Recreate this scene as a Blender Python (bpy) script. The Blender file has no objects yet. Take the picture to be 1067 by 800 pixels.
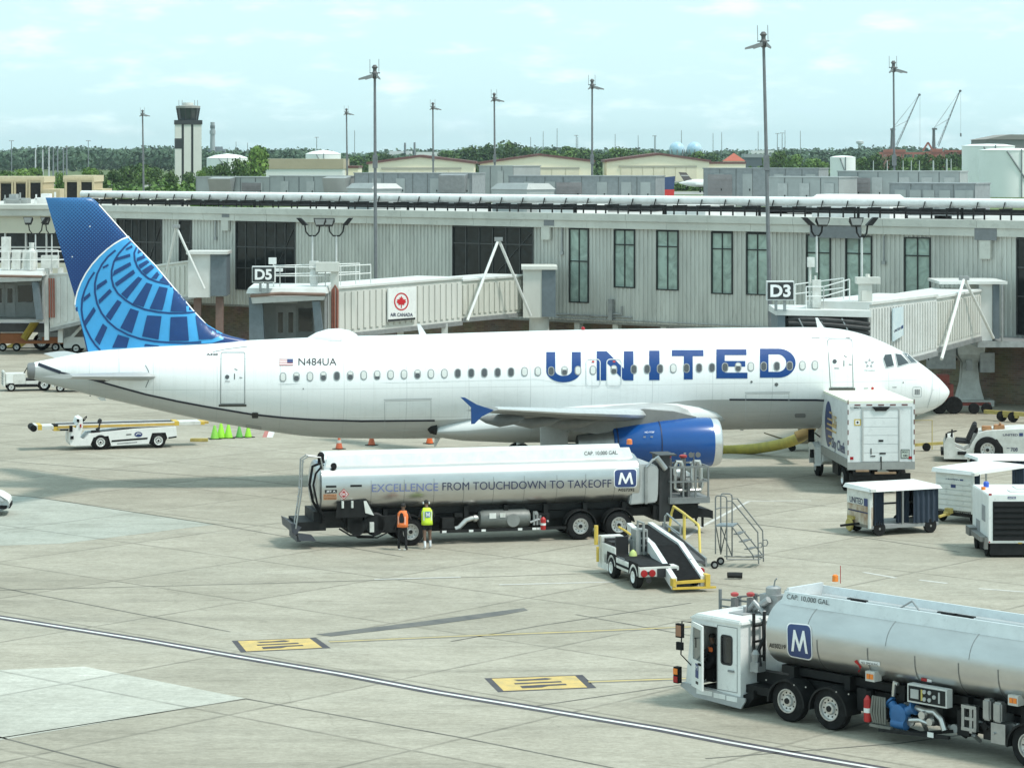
import bpy,bmesh,math,random
from mathutils import Vector,Matrix,noise
random.seed(7)
R=math.radians
SC=bpy.context.scene
COL=SC.collection
# ------------------------------------------------------------------ camera
F=2900.0;HC=14.2;HY=160.0;CX=533.5 # focal length in pixels, eye height, horizon row, centre column
cam_d=bpy.data.cameras.new('camera');cam=bpy.data.objects.new('camera',cam_d);COL.objects.link(cam)
cam.location=(0,0,HC);cam.rotation_euler=(R(90),0,0)
cam_d.sensor_width=36;cam_d.sensor_fit='HORIZONTAL';cam_d.lens=F*36/1067
cam_d.shift_y=-(400-HY)/1067;cam_d.clip_start=1;cam_d.clip_end=30000
SC.camera=cam
# ------------------------------------------------------------------ world
SUN_EL,SUN_AZ=60,116 # elevation; azimuth from +Y towards +X
W=bpy.data.worlds.new('World');SC.world=W;W.use_nodes=True
wt=W.node_tree;wt.nodes.clear()
def wn(t,**k):
    n=wt.nodes.new(t)
    for a,b in k.items():setattr(n,a,b)
    return n
wo=wn('ShaderNodeOutputWorld');wb=wn('ShaderNodeBackground');wb.inputs['Strength'].default_value=0.12
sky=wn('ShaderNodeTexSky',sky_type='NISHITA',sun_disc=False)
sky.sun_elevation=R(SUN_EL);sky.sun_rotation=R(SUN_AZ);sky.air_density=1.0;sky.dust_density=1.5;sky.ozone_density=1.5
tc=wn('ShaderNodeTexCoord');mp=wn('ShaderNodeMapping');mp.inputs['Scale'].default_value=(1,1,3.4)
wt.links.new(tc.outputs['Generated'],mp.inputs['Vector'])
def cloud(scale,det,lo,hi,rough=.55,off=0):
    n=wn('ShaderNodeTexNoise');n.inputs['Scale'].default_value=scale;n.inputs['Detail'].default_value=det
    n.inputs['Roughness'].default_value=rough
    m2=wn('ShaderNodeVectorMath',operation='ADD');m2.inputs[1].default_value=(off,off*.7,off*.3)
    wt.links.new(mp.outputs['Vector'],m2.inputs[0]);wt.links.new(m2.outputs[0],n.inputs['Vector'])
    r=wn('ShaderNodeMapRange',interpolation_type='SMOOTHSTEP');r.inputs['From Min'].default_value=lo;r.inputs['From Max'].default_value=hi
    wt.links.new(n.outputs['Fac'],r.inputs['Value']);return r.outputs['Result']
def wmix(f,a,b):
    m=wn('ShaderNodeMix',data_type='RGBA')
    if isinstance(f,float):m.inputs['Factor'].default_value=f
    else:wt.links.new(f,m.inputs['Factor'])
    for s,v in((6,a),(7,b)):
        if isinstance(v,tuple):m.inputs[s].default_value=(*v,1)
        else:wt.links.new(v,m.inputs[s])
    return m.outputs[2]
base=wmix(.86,sky.outputs['Color'],(5.6,8.0,8.35)) # thin high haze over the blue
c1=wmix(cloud(30,7,.5,.76),base,(7.3,8.9,9.1)) # white puffs
c2=wmix(cloud(15,6,.55,.76,off=3.3),c1,(5.3,7.3,7.8)) # grey-blue undersides
wt.links.new(c2,wb.inputs['Color']);wt.links.new(wb.outputs[0],wo.inputs['Surface'])
# ------------------------------------------------------------------ sun (veiled by thin cloud)
sd=bpy.data.lights.new('sun','SUN');sd.energy=2.8;sd.angle=R(9);sd.color=(1,.965,.9)
sun=bpy.data.objects.new('sun',sd);COL.objects.link(sun)
sdir=Vector((math.sin(R(SUN_AZ))*math.cos(R(SUN_EL)),math.cos(R(SUN_AZ))*math.cos(R(SUN_EL)),math.sin(R(SUN_EL))))
sun.rotation_euler=sdir.to_track_quat('Z','Y').to_euler();sun.location=(60,60,120)
vs=SC.view_settings;vs.view_transform='Standard';vs.look='None';vs.gamma=1;vs.use_curve_mapping=False;vs.exposure=0.24
SC.cycles.max_bounces=6;SC.cycles.diffuse_bounces=3;SC.cycles.glossy_bounces=3;SC.cycles.use_denoising=True
SC.cycles.use_adaptive_sampling=True

# ------------------------------------------------------------------ pixel <-> place
def G(px,py,z=0.0):
    d=F*(HC-z)/(py-HY);return Vector(((px-CX)*d/F,d,z))
def P(px,py,d):
    return Vector(((px-CX)*d/F,d,HC-(py-HY)*d/F))
class Fr:
    """a local frame on the ground; px() meets the vertical plane local y = ly"""
    def __init__(s,ox,oy,yaw):s.ox,s.oy,s.yaw=ox,oy,yaw;s.c,s.s=math.cos(yaw),math.sin(yaw)
    def px(s,px,py,ly=0.0):
        rx=(px-CX)/F;rz=-(py-HY)/F
        t=(ly-s.s*s.ox+s.c*s.oy)/(-s.s*rx+s.c)
        return(s.c*(t*rx-s.ox)+s.s*(t-s.oy),HC+t*rz)
    def pxx(s,px,py,lx=0.0):
        rx=(px-CX)/F;rz=-(py-HY)/F
        t=(lx+s.c*s.ox+s.s*s.oy)/(s.c*rx+s.s)
        return(-s.s*(t*rx-s.ox)+s.c*(t-s.oy),HC+t*rz)
    def g(s,px,py,z=0.0):
        v=G(px,py,z);X=v.x-s.ox;Y=v.y-s.oy
        return(s.c*X+s.s*Y,-s.s*X+s.c*Y)
    def w(s,x,y,z=0.0):
        return Vector((s.ox+s.c*x-s.s*y,s.oy+s.s*x+s.c*y,z))

# ------------------------------------------------------------------ materials
MATS={}
def M(name,col,rough=.6,metal=0.0,var=.12,vscale=3.0,bump=0.0,bscale=20.0,spec=.5,stretch=None,dirt=None,scuff=.15):
    """painted / metal / rubber surface with its own uneven colour, gloss and relief"""
    if name in MATS:return MATS[name]
    m=bpy.data.materials.new(name);m.use_nodes=True;t=m.node_tree;N=t.nodes;L=t.links
    b=N['Principled BSDF'];b.inputs['Roughness'].default_value=rough;b.inputs['Metallic'].default_value=metal
    b.inputs['Specular IOR Level'].default_value=spec
    co=N.new('ShaderNodeTexCoord');vec=co.outputs['Object']
    if stretch:
        mp=N.new('ShaderNodeMapping');mp.inputs['Scale'].default_value=stretch;L.new(vec,mp.inputs['Vector']);vec=mp.outputs[0]
    n=N.new('ShaderNodeTexNoise');n.inputs['Scale'].default_value=vscale;n.inputs['Detail'].default_value=6;n.inputs['Roughness'].default_value=.62
    L.new(vec,n.inputs['Vector'])
    mx=N.new('ShaderNodeMix');mx.data_type='RGBA'
    dk=tuple(c*(1-var)for c in col)if dirt is None else dirt
    lt=tuple(min(1,c*(1+var*.6))for c in col)if dirt is None else col
    r=N.new('ShaderNodeMapRange');r.inputs['From Min'].default_value=.3;r.inputs['From Max'].default_value=.7
    L.new(n.outputs['Fac'],r.inputs['Value']);L.new(r.outputs[0],mx.inputs['Factor'])
    mx.inputs[6].default_value=(*dk,1);mx.inputs[7].default_value=(*lt,1);
    n3=N.new('ShaderNodeTexNoise');n3.inputs['Scale'].default_value=vscale*3.1;n3.inputs['Detail'].default_value=8;n3.inputs['Roughness'].default_value=.7;L.new(vec,n3.inputs['Vector'])
    r3=N.new('ShaderNodeMapRange');r3.inputs['From Min'].default_value=.56;r3.inputs['From Max'].default_value=.7;r3.inputs['To Max'].default_value=scuff;L.new(n3.outputs['Fac'],r3.inputs['Value'])
    m3=N.new('ShaderNodeMix');m3.data_type='RGBA';L.new(r3.outputs[0],m3.inputs['Factor']);L.new(mx.outputs[2],m3.inputs[6]);m3.inputs[7].default_value=(*[c*.45 for c in col],1);L.new(m3.outputs[2],b.inputs['Base Color'])
    r2=N.new('ShaderNodeMapRange');r2.inputs['To Min'].default_value=min(1,rough*1.2);r2.inputs['To Max'].default_value=rough*.85
    L.new(n.outputs['Fac'],r2.inputs['Value']);L.new(r2.outputs[0],b.inputs['Roughness'])
    if bump:
        n2=N.new('ShaderNodeTexNoise');n2.inputs['Scale'].default_value=bscale;n2.inputs['Detail'].default_value=3;L.new(vec,n2.inputs['Vector'])
        bp=N.new('ShaderNodeBump');bp.inputs['Strength'].default_value=bump;bp.inputs['Distance'].default_value=.02
        L.new(n2.outputs['Fac'],bp.inputs['Height']);L.new(bp.outputs[0],b.inputs['Normal'])
    MATS[name]=m;return m
white=M('white_paint',(.78,.79,.77),.35,var=.07,vscale=2,scuff=.35)
white_dirty=M('worn_white_paint',(.74,.75,.72),.5,dirt=(.5,.5,.46),vscale=1.6,scuff=.55)
black=M('black_rubber',(.01,.01,.011),.8,var=.3,spec=.2)
tyre_m=M('tyre_rubber',(.017,.017,.0175),.85,var=.4,vscale=6,spec=.2)
dark=M('dark_chassis',(.016,.0165,.017),.65,var=.4,spec=.3)
steel=M('steel',(.42,.43,.43),.38,.9,var=.2)
galv=M('galvanised_steel',(.36,.37,.37),.55,.6,var=.2)
rail_m=M('grey_rail_paint',(.2,.21,.21),.6,.2,var=.2)
alu=M('wheel_aluminium',(.62,.62,.61),.35,.9,var=.2,vscale=8)
yellow=M('yellow_paint',(.62,.42,.06),.5,var=.2)
yellow_dull=M('dull_yellow_paint',(.45,.36,.11),.6,var=.25)
orange=M('orange_plastic',(.75,.14,.03),.5,var=.15)
red=M('red_paint',(.5,.03,.03),.45,var=.2)
navy=M('navy_paint',(.03,.05,.16),.4,var=.1)
lettering=M('navy_lettering',(.035,.04,.09),.5,var=.1)
ink=M('black_lettering',(.02,.02,.022),.5,var=.1)
white_letter=M('white_lettering',(.85,.85,.85),.5,var=.03)
glass_dark=M('dark_glass',(.012,.016,.018),.06,var=.1,spec=.8)
amber=M('amber_lens',(.8,.22,.03),.25,var=.1)
redlens=M('red_lens',(.35,.01,.015),.2,var=.1)
hose_red=M('red_hose',(.26,.09,.06),.6,var=.2)

# ------------------------------------------------------------------ mesh builder
class MB:
    def __init__(s):s.v=[];s.f=[];s.mi=[];s.k=0;s.T=None
    def use(s,k):s.k=k;return s
    def add(s,p):
        p=Vector(p)
        if s.T is not None:p=s.T@p
        s.v.append(p);return len(s.v)-1
    def face(s,idx):s.f.append(tuple(idx));s.mi.append(s.k)
    def poly(s,pts):s.face([s.add(p)for p in pts])
    def hexa(s,a):
        i=[s.add(p)for p in a]
        for q in((0,3,2,1),(4,5,6,7),(0,1,5,4),(1,2,6,5),(2,3,7,6),(3,0,4,7)):s.face([i[j]for j in q])
        return s
    def box(s,x0,x1,y0,y1,z0,z1):
        return s.hexa([(x0,y0,z0),(x1,y0,z0),(x1,y1,z0),(x0,y1,z0),(x0,y0,z1),(x1,y0,z1),(x1,y1,z1),(x0,y1,z1)])
    def bar(s,a,b,w,h=None,up=(0,0,1)):
        a,b=Vector(a),Vector(b);h=w if h is None else h
        d=(b-a).normalized();u=Vector(up)
        if abs(d.dot(u))>.98:u=Vector((0,1,0))
        sd=d.cross(u).normalized();u=sd.cross(d)
        o=[(-1,-1),(1,-1),(1,1),(-1,1)]
        return s.hexa([a+sd*(p*w/2)+u*(q*h/2)for p,q in o]+[b+sd*(p*w/2)+u*(q*h/2)for p,q in o])
    def rings(s,rs,cap0=True,cap1=True,closed=True):
        n=len(rs[0]);ids=[[s.add(p)for p in r]for r in rs]
        for a,b in zip(ids,ids[1:]):
            for j in range(n if closed else n-1):
                k=(j+1)%n;s.face((a[j],a[k],b[k],b[j]))
        if cap0:s.face(ids[0][::-1])
        if cap1:s.face(ids[-1])
        return s
    def tube(s,pts,r,n=8,cap=True):
        pts=[Vector(p)for p in pts];rs=[];pu=None
        rr=r if isinstance(r,(list,tuple))else[r]*len(pts)
        for i,p in enumerate(pts):
            d=(pts[min(i+1,len(pts)-1)]-pts[max(i-1,0)]).normalized()
            if pu is None:pu=d.orthogonal().normalized()
            u=(pu-d*pu.dot(d)).normalized();pu=u;w=d.cross(u)
            rs.append([p+(u*math.cos(2*math.pi*j/n)+w*math.sin(2*math.pi*j/n))*rr[i]for j in range(n)])
        return s.rings(rs,cap,cap)
    def cyl(s,a,b,r,n=12,r1=None):return s.tube([a,b],[r,r if r1 is None else r1],n)
    def lathe(s,prof,org,axis,n=24,cap=True):
        """prof: (distance along axis, radius)"""
        d=Vector(axis).normalized();u=d.orthogonal().normalized();w=d.cross(u);o=Vector(org)
        return s.rings([[o+d*h+(u*math.cos(2*math.pi*j/n)+w*math.sin(2*math.pi*j/n))*max(r,1e-4)for j in range(n)]for h,r in prof],cap,cap)
    def prism(s,pts,y0,y1):
        """outline in x,z pushed from y0 to y1"""
        n=len(pts);a=[s.add((x,y0,z))for x,z in pts];b=[s.add((x,y1,z))for x,z in pts]
        s.face(a);s.face(b[::-1])
        for j in range(n):k=(j+1)%n;s.face((a[j],b[j],b[k],a[k]))
        return s
    def prismx(s,pts,x0,x1):
        n=len(pts);a=[s.add((x0,y,z))for y,z in pts];b=[s.add((x1,y,z))for y,z in pts]
        s.face(a[::-1]);s.face(b)
        for j in range(n):k=(j+1)%n;s.face((a[j],a[k],b[k],b[j]))
        return s
    def prismz(s,pts,z0,z1):
        n=len(pts);a=[s.add((x,y,z0))for x,y in pts];b=[s.add((x,y,z1))for x,y in pts]
        s.face(a[::-1]);s.face(b)
        for j in range(n):k=(j+1)%n;s.face((a[j],a[k],b[k],b[j]))
        return s
    def build(s,name,mats,parent=None,bevel=0.0,smooth=32,recalc=True):
        me=bpy.data.meshes.new(name)
        me.from_pydata([tuple(p)for p in s.v],[],s.f)
        for m in(mats if isinstance(mats,(list,tuple))else[mats]):me.materials.append(m)
        me.polygons.foreach_set('material_index',s.mi)
        if recalc or bevel:
            bm=bmesh.new();bm.from_mesh(me)
            if recalc:bmesh.ops.recalc_face_normals(bm,faces=bm.faces)
            if bevel:
                eg=[e for e in bm.edges if len(e.link_faces)==2 and e.calc_face_angle(0)>.6]
                bmesh.ops.bevel(bm,geom=eg,offset=bevel,segments=2,affect='EDGES',clamp_overlap=True)
            bm.to_mesh(me);bm.free()
        if smooth:
            me.shade_smooth();me.set_sharp_from_angle(angle=R(smooth))
        ob=bpy.data.objects.new(name,me);COL.objects.link(ob)
        if parent is not None:ob.parent=parent
        return ob
def tag(o,label,cat,group=None,kind=None):
    if label:o['label']=label
    if cat:o['category']=cat
    if group:o['group']=group
    if kind:o['kind']=kind
    return o
def thing(name,label,cat,loc=(0,0,0),rot=0.0,group=None):
    o=bpy.data.objects.new(name,None);COL.objects.link(o);o.location=loc;o.rotation_euler=(0,0,rot);o.empty_display_size=.3
    return tag(o,label,cat,group)
def at(fr,name,label,cat,group=None):return thing(name,label,cat,(fr.ox,fr.oy,0),fr.yaw,group)
def copy_tree(o,parent=None):
    c=o.copy();COL.objects.link(c)
    if parent is not None:c.parent=parent
    for ch in list(o.children):copy_tree(ch,c)
    return c
# ------------------------------------------------------------------ flat outlines and lettering
def poly_tris(pts,cuts_x=(),cuts_y=()):
    """triangulate an outline (list of 2d points, or list of (verts, faces)) and cut it along straight lines"""
    bm=bmesh.new()
    if isinstance(pts,tuple):
        vs_=[bm.verts.new((x,y,0))for x,y in pts[0]]
        for f in pts[1]:
            try:bm.faces.new([vs_[i]for i in f])
            except ValueError:pass
    else:
        bm.faces.new([bm.verts.new((x,y,0))for x,y in pts])
    bm.normal_update();bmesh.ops.triangulate(bm,faces=bm.faces)
    for c in cuts_y:bmesh.ops.bisect_plane(bm,geom=bm.verts[:]+bm.edges[:]+bm.faces[:],plane_co=(0,c,0),plane_no=(0,1,0))
    for c in cuts_x:bmesh.ops.bisect_plane(bm,geom=bm.verts[:]+bm.edges[:]+bm.faces[:],plane_co=(c,0,0),plane_no=(1,0,0))
    bm.verts.index_update()
    out=([(v.co.x,v.co.y)for v in bm.verts],[tuple(v.index for v in f.verts)for f in bm.faces]);bm.free();return out
def frange(a,b,st):
    r=[];x=math.ceil(a/st)*st
    while x<b:r.append(x);x+=st
    return r
def patch(mb,pts,fn,stx=None,sty=None):
    """lay an outline on a surface: fn(u, v) gives the place"""
    src=pts[0]if isinstance(pts,tuple)else pts
    xs=[p[0]for p in src];ys=[p[1]for p in src]
    vv,ff=poly_tris(pts,frange(min(xs),max(xs),stx)if stx else(),frange(min(ys),max(ys),sty)if sty else())
    ids=[mb.add(fn(u,v))for u,v in vv]
    for f in ff:mb.face([ids[i]for i in f])
def stroke_quads(pts,w,closed=False):
    n=len(pts);L_=[];R_=[]
    for i in range(n):
        a=Vector(pts[i-1]if(i or closed)else pts[i]);b=Vector(pts[i]);c=Vector(pts[(i+1)%n]if(i<n-1 or closed)else pts[i])
        d1=(b-a).normalized()if(b-a).length>1e-9 else None;d2=(c-b).normalized()if(c-b).length>1e-9 else None
        d1=d1 or d2;d2=d2 or d1
        t=(d1+d2);t=t.normalized()if t.length>1e-6 else d1
        nn=Vector((-t.y,t.x));k=1/max(.4,nn.dot(Vector((-d1.y,d1.x))))
        L_.append(b+nn*(w/2*k));R_.append(b-nn*(w/2*k))
    return[[tuple(L_[i]),tuple(L_[(i+1)%n]),tuple(R_[(i+1)%n]),tuple(R_[i])]for i in range(n if closed else n-1)]
def stroke(mb,pts,w,fn,closed=False,stx=None,sty=None):
    for q in stroke_quads(pts,w,closed):patch(mb,q,fn,stx,sty)
_TX={}
def text2d(s,bold=0.0):
    if any(c in s for c in 'M4'):bold=0.0 # the outline offset spoils these letters
    key=(s,bold)
    if key in _TX:return _TX[key]
    cu=bpy.data.curves.new('lettering','FONT');cu.body=s;cu.offset=bold;cu.resolution_u=4
    ob=bpy.data.objects.new('lettering',cu);COL.objects.link(ob)
    me=bpy.data.meshes.new_from_object(ob.evaluated_get(bpy.context.evaluated_depsgraph_get()))
    xs=[v.co.x for v in me.vertices];ys=[v.co.y for v in me.vertices]
    x0,x1,y0,y1=min(xs),max(xs),min(ys),max(ys)
    r=([((v.co.x-x0)/(x1-x0),(v.co.y-y0)/(y1-y0))for v in me.vertices],[tuple(p.vertices)for p in me.polygons])
    bpy.data.objects.remove(ob);bpy.data.curves.remove(cu);bpy.data.meshes.remove(me)
    _TX[key]=r;return r
def text_rect(s,x0,y0,x1,y1,bold=0.0):
    """lettering fitted into a rectangle (x0,y0 = start, bottom)"""
    v,f=text2d(s,bold);return([(x0+(x1-x0)*a,y0+(y1-y0)*b)for a,b in v],f)
def arc(cx,cy,r,a0,a1,n):return[(cx+r*math.cos(R(a0+(a1-a0)*i/n)),cy+r*math.sin(R(a0+(a1-a0)*i/n)))for i in range(n+1)]
def disc(cx,cy,rx,ry=None,n=20):
    ry=rx if ry is None else ry
    return[(cx+rx*math.cos(2*math.pi*i/n),cy+ry*math.sin(2*math.pi*i/n))for i in range(n)]
def rrect(x0,y0,x1,y1,r,n=3):
    p=[]
    for cx,cy,a in((x1-r,y1-r,0),(x0+r,y1-r,90),(x0+r,y0+r,180),(x1-r,y0+r,270)):p+=arc(cx,cy,r,a,a+90,n)
    return p
def wheel(parent,x,y,r,w,side=-1,rim=.58,hub_m=None,name='wheel',dual=False,dish=.05,dz=0.0):
    """a road wheel: tyre as the part, rim below it; the outer face looks along local y*side"""
    mb=MB();z=r+dz
    a=Vector((x,y,z));ax=Vector((0,-side,0))
    def ty(o):mb.lathe([(o+.1,r*rim*.95),(o,r*rim),(o+.01*1,r*.80),(o+.03,r*.95),(o+.07,r),(o+w-.07,r),(o+w-.03,r*.95),(o+w,r*rim)],a,ax,28)
    ty(0.0)
    if dual:ty(w+.06)
    t=mb.build(name,tyre_m,parent)
    rm=MB();R0=r*rim
    rm.lathe([(.015,R0*1.0),(-.012,R0*.98),(-.012,R0*.9),(dish,R0*.84),(dish+.012,R0*.5),(dish-.05,R0*.42),(dish-.06,.001)],a,ax,24,cap=False)
    rm.use(1)
    u=Vector((1,0,0));v=Vector((0,0,1))
    for k in range(10):
        c=a+ax*(dish+.004)+(u*math.cos(k*.628)+v*math.sin(k*.628))*R0*.67
        rm.lathe([(-.006,R0*.075),(.02,R0*.075)],c,ax,6)
    rm.lathe([(dish-.075,R0*.24),(dish-.04,R0*.26)],a,ax,12)
    rm.build('rim',[hub_m or alu,dark],t)
    return t
# ================================================================== GROUND
def concrete(name='apron_concrete',tint=None):
    m=bpy.data.materials.new(name);m.use_nodes=True;t=m.node_tree;N=t.nodes;L=t.links;b=N['Principled BSDF']
    co=N.new('ShaderNodeTexCoord');O=co.outputs['Object']
    def mapv(sc,rot=0,loc=(0,0,0)):
        q=N.new('ShaderNodeMapping');q.inputs['Scale'].default_value=sc;q.inputs['Rotation'].default_value=(0,0,R(rot));q.inputs['Location'].default_value=loc
        L.new(O,q.inputs['Vector']);return q.outputs[0]
    def noi(v,s,d=6,ro=.6):
        n=N.new('ShaderNodeTexNoise');n.inputs['Scale'].default_value=s;n.inputs['Detail'].default_value=d;n.inputs['Roughness'].default_value=ro
        L.new(v,n.inputs['Vector']);return n.outputs['Fac']
    def rng(v,a,b_,c=0,d=1):
        r=N.new('ShaderNodeMapRange');r.inputs['From Min'].default_value=a;r.inputs['From Max'].default_value=b_;r.inputs['To Min'].default_value=c;r.inputs['To Max'].default_value=d
        L.new(v,r.inputs['Value']);return r.outputs[0]
    def mix(f,a,c,mode='MIX'):
        x=N.new('ShaderNodeMix');x.data_type='RGBA';x.blend_type=mode
        if isinstance(f,float):x.inputs['Factor'].default_value=f
        else:L.new(f,x.inputs['Factor'])
        for i,q in((6,a),(7,c)):
            if isinstance(q,tuple):x.inputs[i].default_value=(*q,1)
            else:L.new(q,x.inputs[i])
        return x.outputs[2]
    def math_(op,a,c=None):
        x=N.new('ShaderNodeMath');x.operation=op
        for i,q in((0,a),(1,c)):
            if q is None:continue
            if isinstance(q,(int,float)):x.inputs[i].default_value=q
            else:L.new(q,x.inputs[i])
        return x.outputs[0]
    SL=6.35
    sl=mapv((1/SL,1/SL,1),41,(.13,.37,0))
    sp=N.new('ShaderNodeSeparateXYZ');L.new(sl,sp.inputs[0])
    wob=noi(mapv((1,1,1)),.8,3)
    joint_w=.095
    def line(c,wid):
        f=math_('FRACT',c);e=math_('ABSOLUTE',math_('SUBTRACT',f,.5));return rng(e,.5-wid/SL,.5-wid*.3/SL)
    joint=math_('MAXIMUM',line(sp.outputs[0],joint_w),line(sp.outputs[1],joint_w))
    joint=math_('MULTIPLY',joint,rng(wob,.35,.6,.45,1))
    fl=N.new('ShaderNodeVectorMath');fl.operation='FLOOR';L.new(sl,fl.inputs[0])
    wnz=N.new('ShaderNodeTexWhiteNoise');L.new(fl.outputs[0],wnz.inputs['Vector'])
    c=mix(rng(noi(mapv((.05,.05,1)),1.0,8,.65),.3,.7),(.36,.332,.272),(.48,.449,.375))
    slab=mix(wnz.outputs['Value'],(.93,.93,.92),(1.06,1.06,1.06));c=mix(1.0,c,slab,'MULTIPLY')
    # long traffic scuffs running with the stands, blotches and fine grain
    sc=rng(noi(mapv((.035,.42,1),-10),1.0,8,.68),.54,.78);c=mix(math_('MULTIPLY',sc,.62),c,(.15,.14,.115))
    sc2=rng(noi(mapv((.6,.03,1),41),1.0,7,.66),.58,.8);c=mix(math_('MULTIPLY',sc2,.32),c,(.2,.195,.175))
    pale=rng(noi(mapv((.07,.16,1),25,(5,2,0)),1.0,6),.55,.75);c=mix(math_('MULTIPLY',pale,.35),c,(.5,.485,.42))
    blot=rng(noi(mapv((1,1,1)),.55,8,.7),.62,.8);c=mix(math_('MULTIPLY',blot,.6),c,(.11,.1,.08))
    sl2=mapv((1,1,1));vo=N.new('ShaderNodeTexVoronoi');vo.feature='DISTANCE_TO_EDGE';vo.inputs['Scale'].default_value=.11
    nd=N.new('ShaderNodeVectorMath');nd.operation='ADD';nz=N.new('ShaderNodeTexNoise');nz.inputs['Scale'].default_value=.5;nz.inputs['Detail'].default_value=5
    L.new(sl2,nz.inputs['Vector']);sc3=N.new('ShaderNodeVectorMath');sc3.operation='SCALE';sc3.inputs['Scale'].default_value=2.4;L.new(nz.outputs['Color'],sc3.inputs[0])
    L.new(sl2,nd.inputs[0]);L.new(sc3.outputs[0],nd.inputs[1]);L.new(nd.outputs[0],vo.inputs['Vector'])
    crack=math_('MULTIPLY',rng(vo.outputs['Distance'],.0055,.001),rng(noi(mapv((1,1,1)),.13,3),.46,.58));c=mix(math_('MULTIPLY',crack,.22),c,(.14,.13,.105))
    c=mix(rng(noi(mapv((1,1,1)),9,5,.7),.25,.75,0,.45),c,(.19,.175,.14))
    sc4=rng(noi(mapv((.02,.9,1),-6,(9,4,0)),1.0,6,.6),.6,.74);c=mix(math_('MULTIPLY',sc4,.45),c,(.16,.15,.12))
    fine=rng(noi(mapv((.35,1.6,1),-14,(3,8,0)),1.0,9,.75),.5,.72);c=mix(math_('MULTIPLY',fine,.42),c,(.19,.175,.14))
    spot=rng(noi(mapv((1,1,1),0,(20,5,0)),1.7,6,.65),.68,.74);c=mix(math_('MULTIPLY',spot,.5),c,(.1,.095,.08))
    lite=rng(noi(mapv((.12,2.2,1),-8,(1,1,0)),1.0,7,.7),.6,.75);c=mix(math_('MULTIPLY',lite,.3),c,(.52,.5,.44))
    gr=mix(rng(noi(mapv((.8,1.3,1),20),4.2,7,.8),.34,.66),(.80,.795,.78),(1.12,1.12,1.12));c=mix(1.0,c,gr,'MULTIPLY')
    gr2=mix(rng(noi(mapv((.35,.55,1),60,(7,7,0)),1.0,7,.72),.36,.64),(.87,.865,.85),(1.08,1.08,1.08));c=mix(1.0,c,gr2,'MULTIPLY')
    c=mix(math_('MULTIPLY',joint,.6),c,(.11,.1,.08))
    if tint:c=mix(1.0,c,tint,'MULTIPLY')
    L.new(c,b.inputs['Base Color']);b.inputs['Roughness'].default_value=.82;b.inputs['Specular IOR Level'].default_value=.3
    bp=N.new('ShaderNodeBump');bp.inputs['Strength'].default_value=.25;bp.inputs['Distance'].default_value=.03
    L.new(noi(mapv((1,1,1)),14,4),bp.inputs['Height']);L.new(bp.outputs[0],b.inputs['Normal'])
    return m
grass_m=M('grass_field',(.09,.125,.035),.95,var=.4,vscale=.02)
runway_m=M('far_pavement',(.3,.3,.28),.9,var=.15,vscale=.05)
# the apron: one sheet of concrete; beyond it one sheet of land to the horizon
mb=MB();mb.poly([(-900,-60,0),(900,-60,0),(900,560,0),(-900,560,0)])
tag(mb.build('apron',concrete(),smooth=0),None,None,kind='structure')
mb=MB()
for x0,x1 in((-14000,-900),(900,14000)):mb.poly([(x0,-500,-.02),(x1,-500,-.02),(x1,560,-.02),(x0,560,-.02)])
mb.poly([(-14000,560,-.02),(14000,560,-.02),(14000,16000,-.02),(-14000,16000,-.02)])
tag(mb.build('airfield_ground',grass_m,smooth=0),None,None,kind='structure')
mb=MB();mb.poly([(-1500,930,.02),(1500,990,.02),(1500,1065,.02),(-1500,1000,.02)])
tag(mb.build('taxiway',runway_m,smooth=0),None,None,kind='structure')
mb=MB();mb.poly([(-1500,1160,.02),(1500,1160,.02),(1500,1420,.02),(-1500,1420,.02)])
tag(mb.build('far_apron',runway_m,smooth=0),None,None,kind='structure')

# painted and patched areas, each a thin sheet lying on the apron
def sheet(name,pxs,m,z=.004,label=None):
    mb=MB();mb.poly([G(x,y,z)for x,y in pxs]);return tag(mb.build(name,m,smooth=0),label,None,kind='structure')
pale_conc=concrete('new_concrete',(1.32,1.42,1.54))
pale_conc2=concrete('newer_concrete',(1.04,1.15,1.24))
sheet('pale_slab',[(-60,700),(88,694),(255,727),(-60,781)],pale_conc)
sheet('pale_slab',[(-60,512),(40,518),(225,546),(66,566),(-60,570)],pale_conc2)
tar=M('blacked_out_paint',(.075,.078,.08),.8,dirt=(.16,.155,.14),vscale=1.2)
def ground_strip(name,pxs,w,m,z=.004):
    pts=[tuple(G(x,y))[:2]for x,y in pxs];mb=MB()
    for q in stroke_quads(pts,w):mb.poly([(x,y,z)for x,y in q])
    return tag(mb.build(name,m,smooth=0),None,None,kind='structure')
sheet('blacked_out_line',[(329,660.5),(345,662.5),(455,650),(520,641),(550,635.5),(546,633),(440,647)],tar,.008)
line_px=[(-40,637.5),(0,643),(152,667),(243,683),(354,701.7),(455.6,721),(540,734.8),(690,759.6),(760,773.2),(831,786),(909,799.5),(1000,816)]
stand_black=M('stand_line_border',(.035,.03,.045),.75,dirt=(.09,.085,.085),vscale=1.5)
stand_white=M('stand_line_white',(.78,.78,.76),.7,dirt=(.55,.55,.52),vscale=1.5)
ground_strip('line_border',line_px,.56,stand_black,.004)
ground_strip('white_line',line_px,.15,stand_white,.008)
lead_y=M('lead_in_yellow',(.55,.43,.16),.75,dirt=(.36,.31,.2),vscale=1.3)
lead_d=M('lead_in_border',(.16,.145,.12),.8,dirt=(.26,.25,.22),vscale=1.1)
for pxs in([(343,668.5),(480,662.5),(600,658),(740,652)],[(613,710.2),(720,706.5),(800,704)]):
    ground_strip('line_border',pxs,.42,lead_d,.004);ground_strip('yellow_line',pxs,.16,lead_y,.008)
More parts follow.
